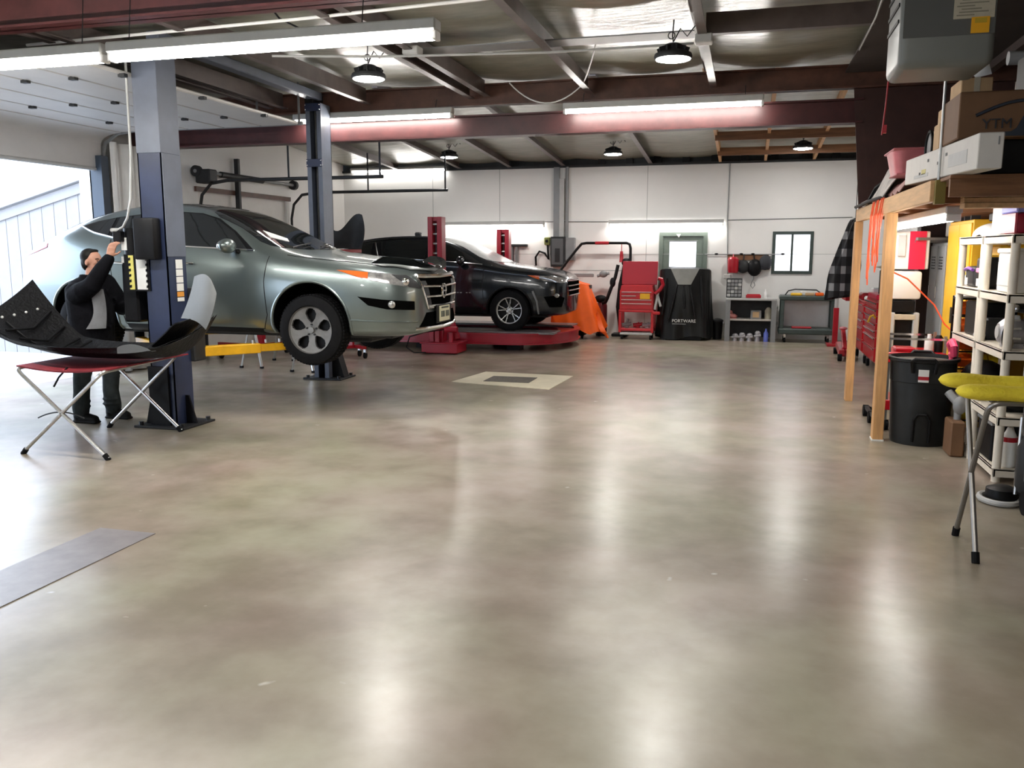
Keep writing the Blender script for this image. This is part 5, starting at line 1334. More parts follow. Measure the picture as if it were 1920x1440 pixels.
MB().b(-1.36, -1.10, 16.774, 16.778, 0.325, 0.333).build('lettering_underline', LGREY, t, 0)
MB().b(-1.5, -0.8, 16.9, 17.35, 0, 0.10, 0.01).build('machine_base', BLACK, t)
t = thing('waste_bin', 'small black bin standing by the back wall right of the black covered machine', 'bin', (-0.52, 17.35, 0))
MB().lathe([(0.001, 0.0), (0.085, 0.0), (0.10, 0.36), (0.001, 0.36)], (-0.52, 17.35, 0), seg=20).build('body', BLACK, t)
MB().lathe([(0.108, 0.35), (0.108, 0.38), (0.05, 0.41), (0.001, 0.415)], (-0.52, 17.35, 0), seg=20).build('lid', DARK, t)
# grey work bench with a shelf
t = thing('work_bench', 'grey metal work bench with a lower shelf below the hanging caps', 'work bench', (0.10, 17.18, 0))
bx0, bx1, by0, by1 = -0.37, 0.57, 16.95, 17.45
MB().b(bx0, bx1, by0, by1, 0.79, 0.83, 0.006).build('bench_top', LGREY, t)
MB().b(bx0+0.05, bx1-0.05, by0+0.03, by1, 0.40, 0.43, 0.004).build('shelf', mat('shelf_pale', (0.50, 0.46, 0.42), 0.5), t)
for x in (bx0, bx1-0.09):
    for y in (by0, by1-0.06): MB().b(x, x+0.09, y, y+0.06, 0, 0.79).build('leg', GREY, t, 0)
MB().b(bx0+0.02, bx1-0.02, by1-0.02, by1, 0.05, 0.78).build('back_sheet', DARK, t, 0)
t = thing('parts_organiser', 'dark grid of small drawers on the left end of the grey bench', 'parts organiser', (-0.22, 17.25, 0.83))
MB().b(-0.37, -0.08, 17.15, 17.38, 0.83, 1.20, 0.006).build('case', DARK, t)
for r in range(5):
    for c in range(4):
        MB().b(-0.355+c*0.068, -0.295+c*0.068, 17.135, 17.15, 0.85+r*0.068, 0.905+r*0.068, 0.004).build('drawer', GREY if (r*3+c) % 4 else LGREY, t)
solo('tray', MB().b(0.0, 0.28, 17.05, 17.25, 0.83, 0.89, 0.01).b(0.02, 0.26, 17.07, 17.23, 0.89, 0.905), RED, 'red tray on the grey bench right of the drawer grid', 'tray')
solo('spray_bottle', MB().lathe([(0.001, 0), (0.03, 0), (0.03, 0.10), (0.012, 0.14), (0.012, 0.17), (0.001, 0.17)], (0.36, 17.2, 0.83), seg=14), PAPER, 'small white bottle on the right end of the grey bench', 'bottle')
solo('coil_hook', MB().tube([(0.13, 17.66, 1.27), (0.13, 17.6, 1.18), (0.10, 17.5, 1.12), (0.08, 17.5, 1.05), (0.12, 17.5, 1.0), (0.16, 17.5, 1.06), (0.14, 17.5, 1.12)], 0.010, 6), GREY, 'thin cord with a loop hanging over the red tray', 'cord')
for px, c, lab in ((-0.26, mat('rag_pink', (0.55, 0.22, 0.20), 0.8), 'pinkish rag on the lower shelf of the grey bench'),):
    k = MB(); k.ell((px, 17.15, 0.475), (0.12, 0.10, 0.05), 14); k.ell((px-0.03, 17.16, 0.53), (0.06, 0.06, 0.06), 12); k.b(px-0.1, px+0.1, 17.07, 17.23, 0.43, 0.44)
    solo('rag', k, c, lab, 'rag')
t = thing('small_box', 'small box with a picture label on the lower shelf of the grey bench', 'box', (0.20, 17.15, 0.43))
MB().b(0.10, 0.30, 17.06, 17.24, 0.43, 0.60, 0.006).build('carton', GREY, t)
MB().b(0.14, 0.26, 17.055, 17.06, 0.46, 0.57).build('label', CARD, t, 0)
solo('jug', MB().lathe([(0.001, 0), (0.07, 0), (0.07, 0.16), (0.03, 0.22), (0.001, 0.22)], (0.43, 17.15, 0.43), seg=16), TAN, 'tan jug at the right end of the lower bench shelf', 'jug')
g = 'castings on the floor under the bench'
for i, (x, h, c) in enumerate(((-0.18, 0.14, CASTG), (-0.05, 0.16, CASTG), (0.09, 0.15, CASTG), (0.24, 0.20, CASTG))):
    k = MB(); k.cyl((x, 17.08, 0), (x, 17.08, h*0.7), 0.05, 0.04, seg=14); k.ell((x+0.01, 17.08, h*0.75), (0.06, 0.05, h*0.3), 12); k.cyl((x-0.06, 17.05, h*0.5), (x+0.07, 17.05, h*0.6), 0.022, seg=10)
    solo('metal_part', k, c, 'grey cast metal part on the floor under the bench, %s from the left' % ('first', 'second', 'third', 'fourth')[i], 'metal part', g)
solo('bottle', MB().lathe([(0.001, 0), (0.045, 0), (0.045, 0.16), (0.018, 0.21), (0.018, 0.25), (0.001, 0.25)], (0.40, 17.05, 0), seg=16), mat('bottle_blue', (0.12, 0.16, 0.55), 0.35), 'blue bottle on the floor under the right end of the bench', 'bottle')
# rail with caps and pouches
t = thing('coat_rail', 'long thin rod with a wooden board on the back wall above the bench', 'coat rail', (-0.05, W-0.05, 1.60))
MB().cyl((-0.83, W-0.05, 1.66), (0.66, W-0.05, 1.66), 0.010, seg=8).build('rod', GREY, t)
MB().b(-0.38, 0.40, W-0.03, W, 1.55, 1.65).build('board', WOODD, t, 0)
k = MB()
for x in (-0.6, -0.12, 0.1, 0.66): k.ell((x, W-0.05, 1.665), (0.04, 0.02, 0.02), 8)
k.build('clip', BLACK, t)
solo('hanging_hat', MB().lathe([(0.001, -0.03), (0.09, -0.03), (0.105, 0.02), (0.105, 0.24), (0.07, 0.28), (0.001, 0.28)], (-0.27, W-0.13, 1.33), seg=18).tube([(-0.27, W-0.1, 1.60), (-0.27, W-0.05, 1.66)], 0.012, 6), RED, 'red cap hanging first from the left on the rail above the bench', 'cap')
solo('hanging_pouch', MB().ell((-0.08, W-0.09, 1.42), (0.13, 0.08, 0.13), 16).tube([(-0.08, W-0.08, 1.5), (-0.06, W-0.05, 1.66)], 0.012, 6), DARK, 'dark cap hanging beside the red cap on the rail', 'cap')
solo('hanging_pouch', MB().ell((0.14, W-0.10, 1.40), (0.14, 0.09, 0.17), 16).tube([(0.14, W-0.08, 1.5), (0.12, W-0.05, 1.66)], 0.012, 6), BLACK, 'large black pouch hanging lowest on the rail above the bench', 'pouch')
solo('hanging_pouch', MB().ell((0.34, W-0.10, 1.50), (0.12, 0.09, 0.15), 16).b(0.24, 0.44, W-0.15, W-0.03, 1.36, 1.48, 0.03), mat('cap_dark', (0.03, 0.032, 0.04), 0.7), 'dark cap at the right end of the rail next to the window', 'cap')
solo('wall_socket', MB().b(-0.44, -0.31, W-0.05, W, 1.18, 1.27, 0.01), WHITE, 'small white box at the lower end of the cable beside the bench', 'socket')
# dark green service cart
t = thing('service_cart', 'dark green two shelf service cart below the wall window', 'service cart', (1.12, 17.2, 0))
cx0, cx1, cy0, cy1 = 0.62, 1.64, 16.95, 17.5
MB().b(cx0, cx1, cy0, cy1, 0.80, 0.89, 0.02).build('top_tray', DGREEN, t)
MB().b(cx0, cx1, cy0, cy1, 0.16, 0.27, 0.02).build('bottom_tray', DGREEN, t)
for x in (cx0+0.02, cx1-0.09):
    for y in (cy0+0.01, cy1-0.08): MB().b(x, x+0.07, y, y+0.07, 0.26, 0.81, 0.01).build('leg', DGREEN, t)
MB().b(cx0+0.09, cx1-0.09, cy1-0.05, cy1-0.04, 0.28, 0.80).build('back_panel', mat('cart_sheet', (0.66, 0.65, 0.65), 0.4, var=0.06), t, 0)
MB().tube([(cx0+0.10, cy0+0.3, 0.88), (cx0+0.16, cy0+0.3, 0.97), (cx0+0.28, cy0+0.3, 1.0), (cx1-0.35, cy0+0.3, 0.99), (cx1-0.2, cy0+0.3, 0.88)], 0.012, 8).build('handle', DARK, t)
for x in (cx0+0.12, cx1-0.12):
    for y in (cy0+0.08, cy1-0.08): 
        o = MB().b(x-0.02, x+0.02, y-0.02, y+0.02, 0.08, 0.16).build('caster_fork', STEEL, t, 0)
        MB().cyl((x-0.018, y, 0.05), (x+0.018, y, 0.05), 0.05, seg=16).build('caster_wheel', RUBBER, o)
g = 'packs lying on the green cart'
for i, (x, w_, h, c, lab) in enumerate(((0.92, 0.20, 0.05, YEL2, 'yellow pack lying on the green service cart'), (1.16, 0.16, 0.055, CARD, 'tan pack lying in the middle of the green service cart'), (1.33, 0.14, 0.06, ORANGE, 'orange pack lying at the right of the green service cart'), (1.05, 0.10, 0.08, PAPER, 'white pack lying among the packs on the green service cart'))):
    y = 17.05 if i < 3 else 17.2
    solo('pack', MB().box((x, y, 0.89+h/2), (w_, 0.12, h), (0, 0, 0.15*(i-1)), 0.012), c, lab, 'pack', g)
solo('red_pouch', MB().b(0.86, 1.22, 17.0, 17.20, 0.27, 0.305, 0.01), RED, 'long red tool lying on the bottom tray of the green cart', 'tool')
t = thing('standing_pipe', 'white drain pipe standing against the back wall beside the green cart', 'pipe', (0.585, W-0.06, 0))
MB().cyl((0.575, W-0.06, 0.0), (0.575, W-0.06, 0.80), 0.045, seg=16).build('pipe', WHITE, t)
MB().cyl((0.575, W-0.06, 0.28), (0.575, W-0.06, 0.34), 0.052, seg=16).cyl((0.575, W-0.06, 0.6), (0.575, W-0.06, 0.64), 0.052, seg=16).build('collar', LGREY, t)
# ------------------------------------------------------------------ storage loft on the right
loft = thing('storage_loft', 'wooden storage loft with pine posts along the right side', 'storage loft', (1.9, 8.3, 0))
MB().b(1.165, 1.255, 8.215, 8.355, 0.012, 2.04, 0.003).build('post', WOOD, loft)
MB().b(1.155, 1.235, 10.40, 10.54, 0.0, 2.04, 0.003).build('post', WOOD, loft)
MB().b(1.16, 1.26, 8.21, 8.36, 0.0, 0.014).build('post_foot', PAPER, loft, 0)
MB().b(1.175, 1.225, 6.45, 10.60, 2.04, 2.18, 0.003).build('edge_beam', WOODH, loft)
MB().b(1.225, XR-0.01, 6.10, 10.60, 2.165, 2.185).build('deck', WOODD, loft, 0)
for y in (6.12, 6.9, 7.7, 8.5, 9.3, 10.1): MB().b(1.23, XR-0.01, y, y+0.04, 2.05, 2.165).build('joist', WOODD, loft, 0)
MB().b(1.200, 1.262, 6.40, 6.46, 2.02, 2.18).build('end_post', mat('olive_wood', (0.20, 0.15, 0.03), 0.6), loft, 0)
for i in range(4): MB().b(1.44, 2.7, 6.66+0.02*i, 6.80, 2.005+0.036*i, 2.037+0.036*i).build('stored_board', WOODH, loft, 0)
solo('hanger_rod', MB().cyl((1.218, 6.43, 2.18), (1.218, 6.43, 3.695), 0.010, seg=8), STEEL, 'thin steel rod hanging from the roof to the loft edge', 'rod')
t = thing('loft_light', 'bright strip light under the storage loft beside the near pine post', 'light', (1.48, 8.5, 1.99), 0, 'fluorescent strip lights')
MB().b(1.42, 1.54, 7.15, 9.9, 1.985, 2.045, 0.01).build('housing', LGREY, t)
for ya in (7.15, 9.87): MB().b(1.43, 1.53, ya, ya+0.03, 1.93, 1.985, 0.004).build('lamp_holder', WHITE, t)
for x in (1.455, 1.505): MB().cyl((x, 7.19, 1.955), (x, 9.86, 1.955), 0.022, seg=12).build('tube', TUBEL, t)
# stuff on the loft
t = thing('long_carton', 'long white carton with printed sides lying on the loft edge', 'carton', (1.30, 6.7, 2.185))
def cz(y): return 2.168+(y-5.5)*0.034
WC = mat('white_carton', (0.66, 0.63, 0.59), 0.6, var=0.05)
MB().bar((1.301, 5.50, cz(5.5)+0.10), (1.301, 7.86, cz(7.86)+0.10), 0.131, 0.20, 0.005).build('carton', WC, t)
def pr(y0, y1, za, zb): return MB().bar((1.2345, y0, cz((y0+y1)/2)+(za+zb)/2-0.034*(y1-y0)/2), (1.2345, y1, cz((y0+y1)/2)+(za+zb)/2+0.034*(y1-y0)/2), 0.003, zb-za)
pr(5.75, 6.25, 0.05, 0.13).build('grey_print', LGREY, t, 0); pr(6.9, 7.45, 0.03, 0.055).build('grey_print', LGREY, t, 0)
pr(7.0, 7.15, 0.05, 0.085).build('yellow_print', mat('print_yellow', (0.6, 0.52, 0.2), 0.6), t, 0)
for y, z in ((6.30, 0.13), (6.55, 0.09), (7.2, 0.05), (6.9, 0.13)): pr(y, y+0.05, z, z+0.02).build('small_print', DARK, t, 0)
MB().b(1.335, 1.342, 5.494, 5.499, 2.30, 2.345).build('end_print', GREY, t, 0)
t = thing('brown_carton', 'big brown carton with a dark oval logo on top of the loft boxes', 'carton', (1.6, 6.25, 2.40))
MB().b(1.225, 1.95, 6.0, 6.5, 2.398, 2.675, 0.006).build('carton', CARDD, t)
LOGO = mat('logo_navy', (0.022, 0.030, 0.045), 0.6)
y = 5.994
MB().tube([(1.32+0.45*q, y, 2.53+0.075*math.sin(min(1, q*1.7)*PI/2)+0.01*q) for q in [i/14 for i in range(15)]], 0.010, 6).build('logo_arc', LOGO, t)
MB().prism([(1.34, 2.425), (1.52, 2.43), (1.55, 2.45), (1.60, 2.56), (1.80, 2.60), (1.80, 2.40), (1.36, 2.405)], 'y', y-0.002, y+0.004).build('logo_field', LOGO, t, 0)
text_obj('logo_letters', 'YTM', 0.085, Matrix.Translation((1.44, y-0.004, 2.475)) @ Matrix.Rotation(PI/2, 4, 'X'), INK, t, 0.003)
def carton(name, lab, x0, x1, y0, y1, z0, z1, m_, group=None, tape=True):
    t = thing(name, lab, 'carton', ((x0+x1)/2, (y0+y1)/2, z0), 0, group)
    MB().b(x0, x1, y0, y1, z0, z1, 0.006).build('carton', m_, t)
    if tape: MB().b((x0+x1)/2-0.02, (x0+x1)/2+0.02, y0-0.002, y1, z1-0.12, z1+0.002).build('tape', TAN, t, 0)
    return t
g = 'cartons piled on the loft'
carton('small_carton', 'small tan carton on the white carton beside the steel rod', 1.272, 1.375, 6.8, 7.0, 2.425, 2.605, CARD, g, False)
carton('tall_carton', 'tan carton standing behind the long white carton, left of the brown carton', 1.385, 1.72, 7.05, 7.5, 2.187, 2.78, CARD, g)
carton('small_carton', 'topmost tan carton above the big brown carton', 1.45, 1.66, 7.1, 7.45, 2.782, 2.95, CARD, g)
carton('dark_carton', 'dark grey carton at the right edge on the loft, above the brown one', 1.64, 2.4, 6.05, 6.45, 2.677, 2.93, BLACK, g, False)
carton('black_carton', 'wide black carton under the big brown carton at the right edge', 1.40, 2.3, 6.12, 6.7, 2.187, 2.397, BLACK, g, False)
solo('paper_scrap', MB().sheet(lambda u, v: (1.55+0.10*u, 7.12+0.1*v, 2.955+0.07*math.sin(2*u)*v+0.03*v+0.02*u), 6, 5, 0.004), PAPER, 'crumpled white paper on the topmost tan carton', 'paper')
t = thing('storage_tub', 'translucent pink red plastic tub lying on the loft heap', 'tub', (1.32, 8.3, 2.40))
def tub(u, v):
    a = 2*PI*u; kk = (abs(math.cos(a))**5+abs(math.sin(a))**5)**-0.2
    return (1.33+(0.13+0.04*v)*math.cos(a)*kk, 8.3+(0.20+0.05*v)*math.sin(a)*kk, 2.36+0.20*v)
MB().sheet(tub, 40, 6, 0.006).build('tub_wall', PINK, t)
MB().b(1.20, 1.46, 8.09, 8.51, 2.355, 2.37, 0.01).build('tub_base', PINK, t)
MB().b(1.155, 1.505, 8.04, 8.56, 2.555, 2.575, 0.008).build('tub_lid', PINK, t)
for lab, f in (('pale grey dust sheet heaped on the far end of the loft edge', lambda u, v: (1.17+0.40*v, 8.55+1.85*u, 2.195+0.40*math.sin(PI*v)*(0.6+0.4*math.sin(7*u))*(0.35+0.65*math.sin(PI*min(1, u+0.25)))+0.02*math.sin(15*u+6*v))),
               ('pinkish folded cloth lying on the loft beside the dust sheet', lambda u, v: (1.22+0.28*v, 8.0+0.75*u, 2.20+0.16*math.sin(PI*v)*(0.7+0.3*math.sin(8*u))+0.015*math.sin(17*u+5*v)))):
    solo('cloth_heap', MB().sheet(f, 26, 12, 0.008), mat('sheet_grey', (0.50, 0.46, 0.43), 0.8, var=0.3, vs=8) if 'grey' in lab else mat('cloth_pink', (0.48, 0.30, 0.28), 0.8, var=0.3, vs=8), lab, 'cloth')
solo('cable_bundle', MB().tube([(1.15, 10.45, 2.20), (1.15, 10.0, 2.20), (1.15, 9.4, 2.205), (1.155, 8.9, 2.20), (1.19, 8.5, 2.205)], 0.017, 8).tube([(1.16, 9.5, 2.2), (1.20, 9.3, 2.33), (1.30, 9.15, 2.42)], 0.018, 6), BLACK, 'thick black cable lying along the top of the pine edge beam', 'cable')
solo('dark_bag', MB().ell((1.78, 9.3, 2.32), (0.20, 0.35, 0.13), 16).ell((1.80, 8.85, 2.35), (0.20, 0.22, 0.16), 16), BLACK, 'black bag behind the cloth heap on the loft', 'bag')
t = thing('cable_reel_case', 'round grey and tan reel standing on the loft beside the steel rod', 'reel', (1.45, 7.6, 2.41))
MB().cyl((1.38, 7.72, 2.53), (1.48, 7.72, 2.53), 0.13, seg=24).build('reel', GREY, t)
MB().tube([(1.375, 7.72+0.13*math.cos(a), 2.53+0.13*math.sin(a)) for a in [2*PI*i/24 for i in range(24)]], 0.012, 6, closed=True).build('rim', BLACK, t)
# heater hung from the roof
t = thing('unit_heater', 'grey unit heater hanging from the roof at upper right', 'heater', (1.03, 5.75, 2.735))
MB().b(0.785, 1.285, 5.5, 6.0, 2.735, 3.62, 0.05, 4).build('casing', HEATER, t, 40)
MB().b(0.80, 1.27, 5.496, 5.50, 2.90, 3.6).build('front_panel', mat('heater_panel', (0.105, 0.107, 0.10), 0.45), t, 0)
lb = MB().b(1.055, 1.262, 5.490, 5.495, 2.985, 3.12).build('data_label', TAN, t, 0)
k = MB()
for i in range(7): k.b(1.07+0.012*(i % 3), 1.16+0.035*((i*2) % 3), 5.487, 5.490, 3.0+i*0.016, 3.006+i*0.016)
k.b(1.20, 1.225, 5.487, 5.490, 3.08, 3.10)
k.build('label_print', mat('label_print_grey', (0.25, 0.23, 0.17), 0.6), lb, 0)
ys = MB().b(1.148, 1.24, 5.488, 5.494, 2.905, 2.99).build('warning_sticker', mat('sticker_yellow', (0.85, 0.42, 0.01), 0.5), t, 0)
MB().b(1.165, 1.225, 5.485, 5.488, 2.958, 2.984).build('sticker_band', mat('sticker_ochre', (0.55, 0.36, 0.02), 0.5), ys, 0)
k = MB()
for x in (0.83, 1.24): k.cyl((x, 5.75, 3.6), (x, 5.75, 3.69), 0.010, seg=8)
k.build('hanger', STEEL, t)
k = MB()
for i in range(6): k.b(0.778, 0.786, 5.56, 5.95, 3.0+i*0.09, 3.02+i*0.09)
k.build('louvre', BLACK, t, 0)
solo('pull_cord', MB().tube([(0.80, 5.95, 2.75), (0.795, 5.96, 2.6), (0.785, 5.97, 2.43)], 0.005, 6).b(0.79, 0.81, 5.96, 5.98, 2.44, 2.49), RED, 'thin red pull cord hanging under the left end of the heater', 'cord')
solo('guy_wire', MB().tube([(0.99, 9.5, 3.69), (0.90, 7.6, 3.53), (0.79, 5.95, 3.42)], 0.008, 6), LGREY, 'grey wire slanting from the roof purlin to the heater', 'wire')
t = thing('wall_lamp_can', 'small grey can fitting high at the right edge beyond the heater', 'fitting', (2.0, 7.3, 3.05))
MB().cyl((1.79, 7.3, 3.11), (1.93, 7.3, 3.11), 0.05, seg=16).build('can', LGREY, t)

# ------------------------------------------------------------------ under the loft
def plaidf():
    m = D.materials.new('plaid_cloth'); m.use_nodes = True; nt = m.node_tree; b = nt.nodes['Principled BSDF']; b.inputs['Roughness'].default_value = 0.85
    tc = nt.nodes.new('ShaderNodeTexCoord'); sp = nt.nodes.new('ShaderNodeSeparateXYZ'); nt.links.new(tc.outputs['Object'], sp.inputs[0])
    def stripe(sock, f, ph):
        a = nt.nodes.new('ShaderNodeMath'); a.operation = 'MULTIPLY_ADD'; a.inputs[1].default_value = f; a.inputs[2].default_value = ph; nt.links.new(sock, a.inputs[0])
        c = nt.nodes.new('ShaderNodeMath'); c.operation = 'FRACT'; nt.links.new(a.outputs[0], c.inputs[0])
        d = nt.nodes.new('ShaderNodeMath'); d.operation = 'GREATER_THAN'; d.inputs[1].default_value = 0.55; nt.links.new(c.outputs[0], d.inputs[0]); return d
    s1 = stripe(sp.outputs['X'], 6.0, 0.2); s2 = stripe(sp.outputs['Z'], 3.6, 0.1)
    ad = nt.nodes.new('ShaderNodeMath'); ad.operation = 'MULTIPLY_ADD'; ad.inputs[1].default_value = 0.5; nt.links.new(s1.outputs[0], ad.inputs[0])
    h = nt.nodes.new('ShaderNodeMath'); h.operation = 'MULTIPLY'; h.inputs[1].default_value = 0.5; nt.links.new(s2.outputs[0], h.inputs[0]); nt.links.new(h.outputs[0], ad.inputs[2])
    r = nt.nodes.new('ShaderNodeValToRGB'); r.color_ramp.elements[0].color = (0.012, 0.012, 0.013, 1); r.color_ramp.elements[1].color = (0.40, 0.40, 0.41, 1); r.color_ramp.elements[1].position = 0.9
    x = r.color_ramp.elements.new(0.55); x.color = (0.05, 0.05, 0.055, 1)
    nt.links.new(ad.outputs[0], r.inputs['Fac']); nt.links.new(r.outputs['Color'], b.inputs['Base Color']); return m
t = thing('plaid_shirt', 'black and white plaid shirt hanging beside the far pine post', 'shirt', (1.58, 15.0, 0.95))
def shirt(u, v):
    a = 2*PI*u; w_ = 0.06+0.15*min(1, v*1.6)+0.02*v; x = 1.66-0.17*v**0.8+w_*math.cos(a)+0.02*math.sin(5*a+3*v)
    return (x, 15.0+(0.05+0.04*v)*math.sin(a)+0.02*math.sin(4*a), 2.22-1.25*v+0.05*math.cos(a+0.5)*v)
MB().sheet(shirt, 40, 24, 0.006).build('shirt_body', plaidf(), t, 60)
MB().ell((1.66, 15.0, 2.20), (0.07, 0.06, 0.05), 12).build('collar', BLACK, t)
MB().cyl((1.66, 15.0, 2.24), (1.66, 15.0, 3.64), 0.006, seg=6).build('hanging_line', DARK, t)
t = thing('jack_stand', 'slim red jack post on the floor below the plaid shirt', 'jack post', (1.60, 16.6, 0))
MB().b(1.555, 1.645, 16.55, 16.65, 0.05, 0.70, 0.006).build('post', RED, t)
MB().cyl((1.60, 16.6, 0.70), (1.60, 16.6, 1.02), 0.035, seg=12).build('ram', LGREY, t)
MB().b(1.46, 1.74, 16.45, 16.75, 0.0, 0.05, 0.008).build('base', RED, t)
t = thing('floor_jack', 'red floor jack on small wheels by the far red tool chest', 'floor jack', (1.60, 14.9, 0))
m = MB(); m.bar((1.50, 14.3, 0.12), (1.54, 15.3, 0.16), 0.09, 0.10, 0.01); m.bar((1.60, 14.3, 0.12), (1.64, 15.3, 0.16), 0.09, 0.10, 0.01); m.bar((1.56, 14.5, 0.16), (1.58, 15.1, 0.42), 0.07, 0.08, 0.01)
m.build('frame', RED, t)
for x, y in ((1.47, 14.3), (1.66, 14.3), (1.50, 15.3), (1.67, 15.3)): MB().cyl((x-0.03, y, 0.055), (x+0.03, y, 0.055), 0.055, seg=14).build('wheel', RUBBER, t)
MB().ell((1.58, 15.1, 0.45), (0.07, 0.07, 0.03), 12).build('saddle', PINK, t)
def chest(name, lab, x0, x1, y0, y1, z1, rows, wheels=True):
    """red roller chest whose drawers face the aisle (-x)"""
    t = thing(name, lab, 'tool chest', ((x0+x1)/2, (y0+y1)/2, 0), 0, 'red roller tool chests')
    MB().b(x0+0.02, x1, y0, y1, 0.16, z1, 0.01).build('case', RED2, t)
    z = 0.19; n = len(rows); tot = sum(rows); H = z1-0.22
    for r in rows:
        h = H*r/tot
        d = MB().b(x0, x0+0.03, y0+0.03, y1-0.03, z, z+h-0.012, 0.004).build('drawer', RED2, t)
        MB().b(x0-0.022, x0, y0+0.06, y1-0.06, z+h-0.040, z+h-0.018, 0.004).build('drawer_pull', CHROME, d); z += h
    for y in (y0+0.09, y1-0.09):
        for x in (x0+0.07, x1-0.07):
            o = MB().b(x-0.02, x+0.02, y-0.03, y+0.03, 0.09, 0.16).build('caster_fork', STEEL, t, 0)
            MB().cyl((x-0.02, y, 0.06), (x+0.02, y, 0.06), 0.06, seg=18).build('caster_wheel', RUBBER, o)
    return t
c1 = chest('tool_chest', 'far red roller tool chest right behind the far pine post', 1.75, 2.15, 14.05, 15.2, 0.95, [3, 3, 2, 2, 2])
MB().b(1.60, 2.0, 15.2, 15.8, 0.90, 1.0, 0.01).build('side_shelf', RED2, c1)
c2 = chest('tool_chest', 'near red roller tool chest seen between the two pine posts', 1.75, 2.15, 12.7, 13.9, 1.05, [4, 3, 2, 2, 2, 2, 2])
MB().b(1.74, 2.15, 12.72, 13.6, 1.05, 1.12, 0.012).build('lid', mat('chest_lid_red', (0.70, 0.01, 0.06), 0.3, coat=0.3), c2)
MB().tube([(1.745, 12.75, 0.80), (1.71, 12.72, 0.84), (1.68, 12.74, 0.82), (1.66, 12.8, 0.74)], 0.016, 6).build('hook', YEL2, c2)
solo('folded_rag', MB().b(1.80, 2.05, 14.15, 14.5, 0.95, 1.02, 0.02), PAPER, 'white folded cloth on top of the far red tool chest', 'cloth')
solo('red_carton', MB().b(1.78, 2.05, 14.6, 15.0, 0.95, 1.06, 0.02), RED, 'red box on top of the far red tool chest', 'box')
solo('white_case', MB().b(1.80, 2.0, 13.62, 13.88, 1.05, 1.18, 0.02), PAPER, 'white case on top of the near red tool chest', 'case')
# tall stuff behind the chests
t = thing('shelf_unit', 'dark shelf unit standing behind the two red tool chests', 'shelf unit', (2.45, 14.2, 0))
MB().b(2.66, 2.70, 12.7, 15.3, 0, 2.0).build('back', DARK, t, 0)
for z in (0.5, 1.05, 1.72): MB().b(2.2, 2.66, 12.7, 15.3, z, z+0.03).build('shelf', GREY, t, 0)
for y in (12.67, 15.3): MB().b(2.2, 2.70, y, y+0.03, 0, 2.0).build('side', GREY, t, 0)
solo('drum', MB().lathe([(0.001, 0), (0.15, 0), (0.15, 0.32), (0.12, 0.35), (0.001, 0.35)], (1.96, 13.1, 1.12), seg=24), BLACK, 'black drum on the lid of the near red tool chest', 'drum')
solo('white_box', MB().b(2.22, 2.5, 14.2, 14.6, 1.75, 1.98, 0.01), PAPER, 'white box on the top shelf seen between the pine posts', 'box')
solo('tan_hat', MB().lathe([(0.12, 0.0), (0.20, 0.02), (0.20, 0.03), (0.10, 0.05), (0.09, 0.11), (0.001, 0.13)], (1.96, 13.1, 1.47), seg=24), TAN, 'tan hat lying on the black drum', 'hat')
solo('grey_sack', MB().ell((1.95, 12.85, 1.42), (0.10, 0.12, 0.30), 16), DARK, 'dark grey sack standing beside the black drum', 'sack')
# orange extension cords looped over the beam
k = MB()
random.seed(4)
for i in range(6):
    y = 8.50+0.13*i+random.uniform(-0.04, 0.04); d = random.uniform(0.35, 0.68)
    w_ = random.uniform(0.03, 0.10)
    k.tube([(1.165, y, 2.19), (1.15, y+0.01, 2.05), (1.145, y+0.02, 2.0-d*0.4), (1.15+random.uniform(-0.02, 0.02), y+w_*0.4, 2.02-d*0.8), (1.15, y+w_*0.7, 2.0-d), (1.15, y+w_, 2.02-d*0.8), (1.155, y+w_*1.1, 2.0-d*0.3), (1.19, y+w_, 2.19)], 0.0065, 6)
solo('extension_cord', k, ORC, 'tangle of orange extension cord looped over the loft beam between the pine posts', 'cord')
solo('air_line', MB().tube([(1.30, 8.60, 1.52), (1.48, 8.9, 1.45), (1.75, 9.0, 1.20), (1.85, 9.0, 1.02), (1.95, 8.95, 0.92), (2.0, 8.9, 0.90)], 0.008, 6), ORC, 'thin red air line drooping from the pine post to the yellow bins', 'hose')
# white machine with a red side panel hung below the loft
t = thing('service_machine', 'white and black service machine with red upper panel behind the near pine post', 'machine', (1.68, 10.25, 0))
MB().b(1.52, 1.86, 10.0, 10.5, 1.52, 1.92, 0.01).build('upper_cabinet', WHITE, t)
MB().b(1.66, 1.82, 9.985, 10.0, 1.52, 1.92).build('red_panel', mat('machine_red', (0.72, 0.01, 0.06), 0.35), t, 0)
MB().b(1.55, 1.62, 9.98, 10.0, 1.66, 1.88).build('display_strip', LGREY, t, 0)
MB().b(1.50, 1.80, 9.95, 10.5, 1.20, 1.50, 0.03, 2).build('white_hood', WHITE, t)
MB().b(1.52, 1.75, 9.96, 10.5, 1.06, 1.19, 0.01).build('black_band', BLACK, t)
MB().b(1.50, 1.56, 9.95, 10.5, 0.10, 1.06, 0.01).b(1.74, 1.80, 9.95, 10.5, 0.10, 1.06, 0.01).build('side_frame', LGREY, t)
MB().b(1.56, 1.74, 10.0, 10.5, 0.10, 0.98, 0.01).build('black_core', BLACK, t)
MB().b(1.54, 1.77, 9.95, 10.3, 0.98, 1.04, 0.006).build('paper_shelf', TAN, t)
MB().b(1.50, 1.80, 9.95, 10.5, 0.0, 0.10, 0.01).build('base', DARK, t)
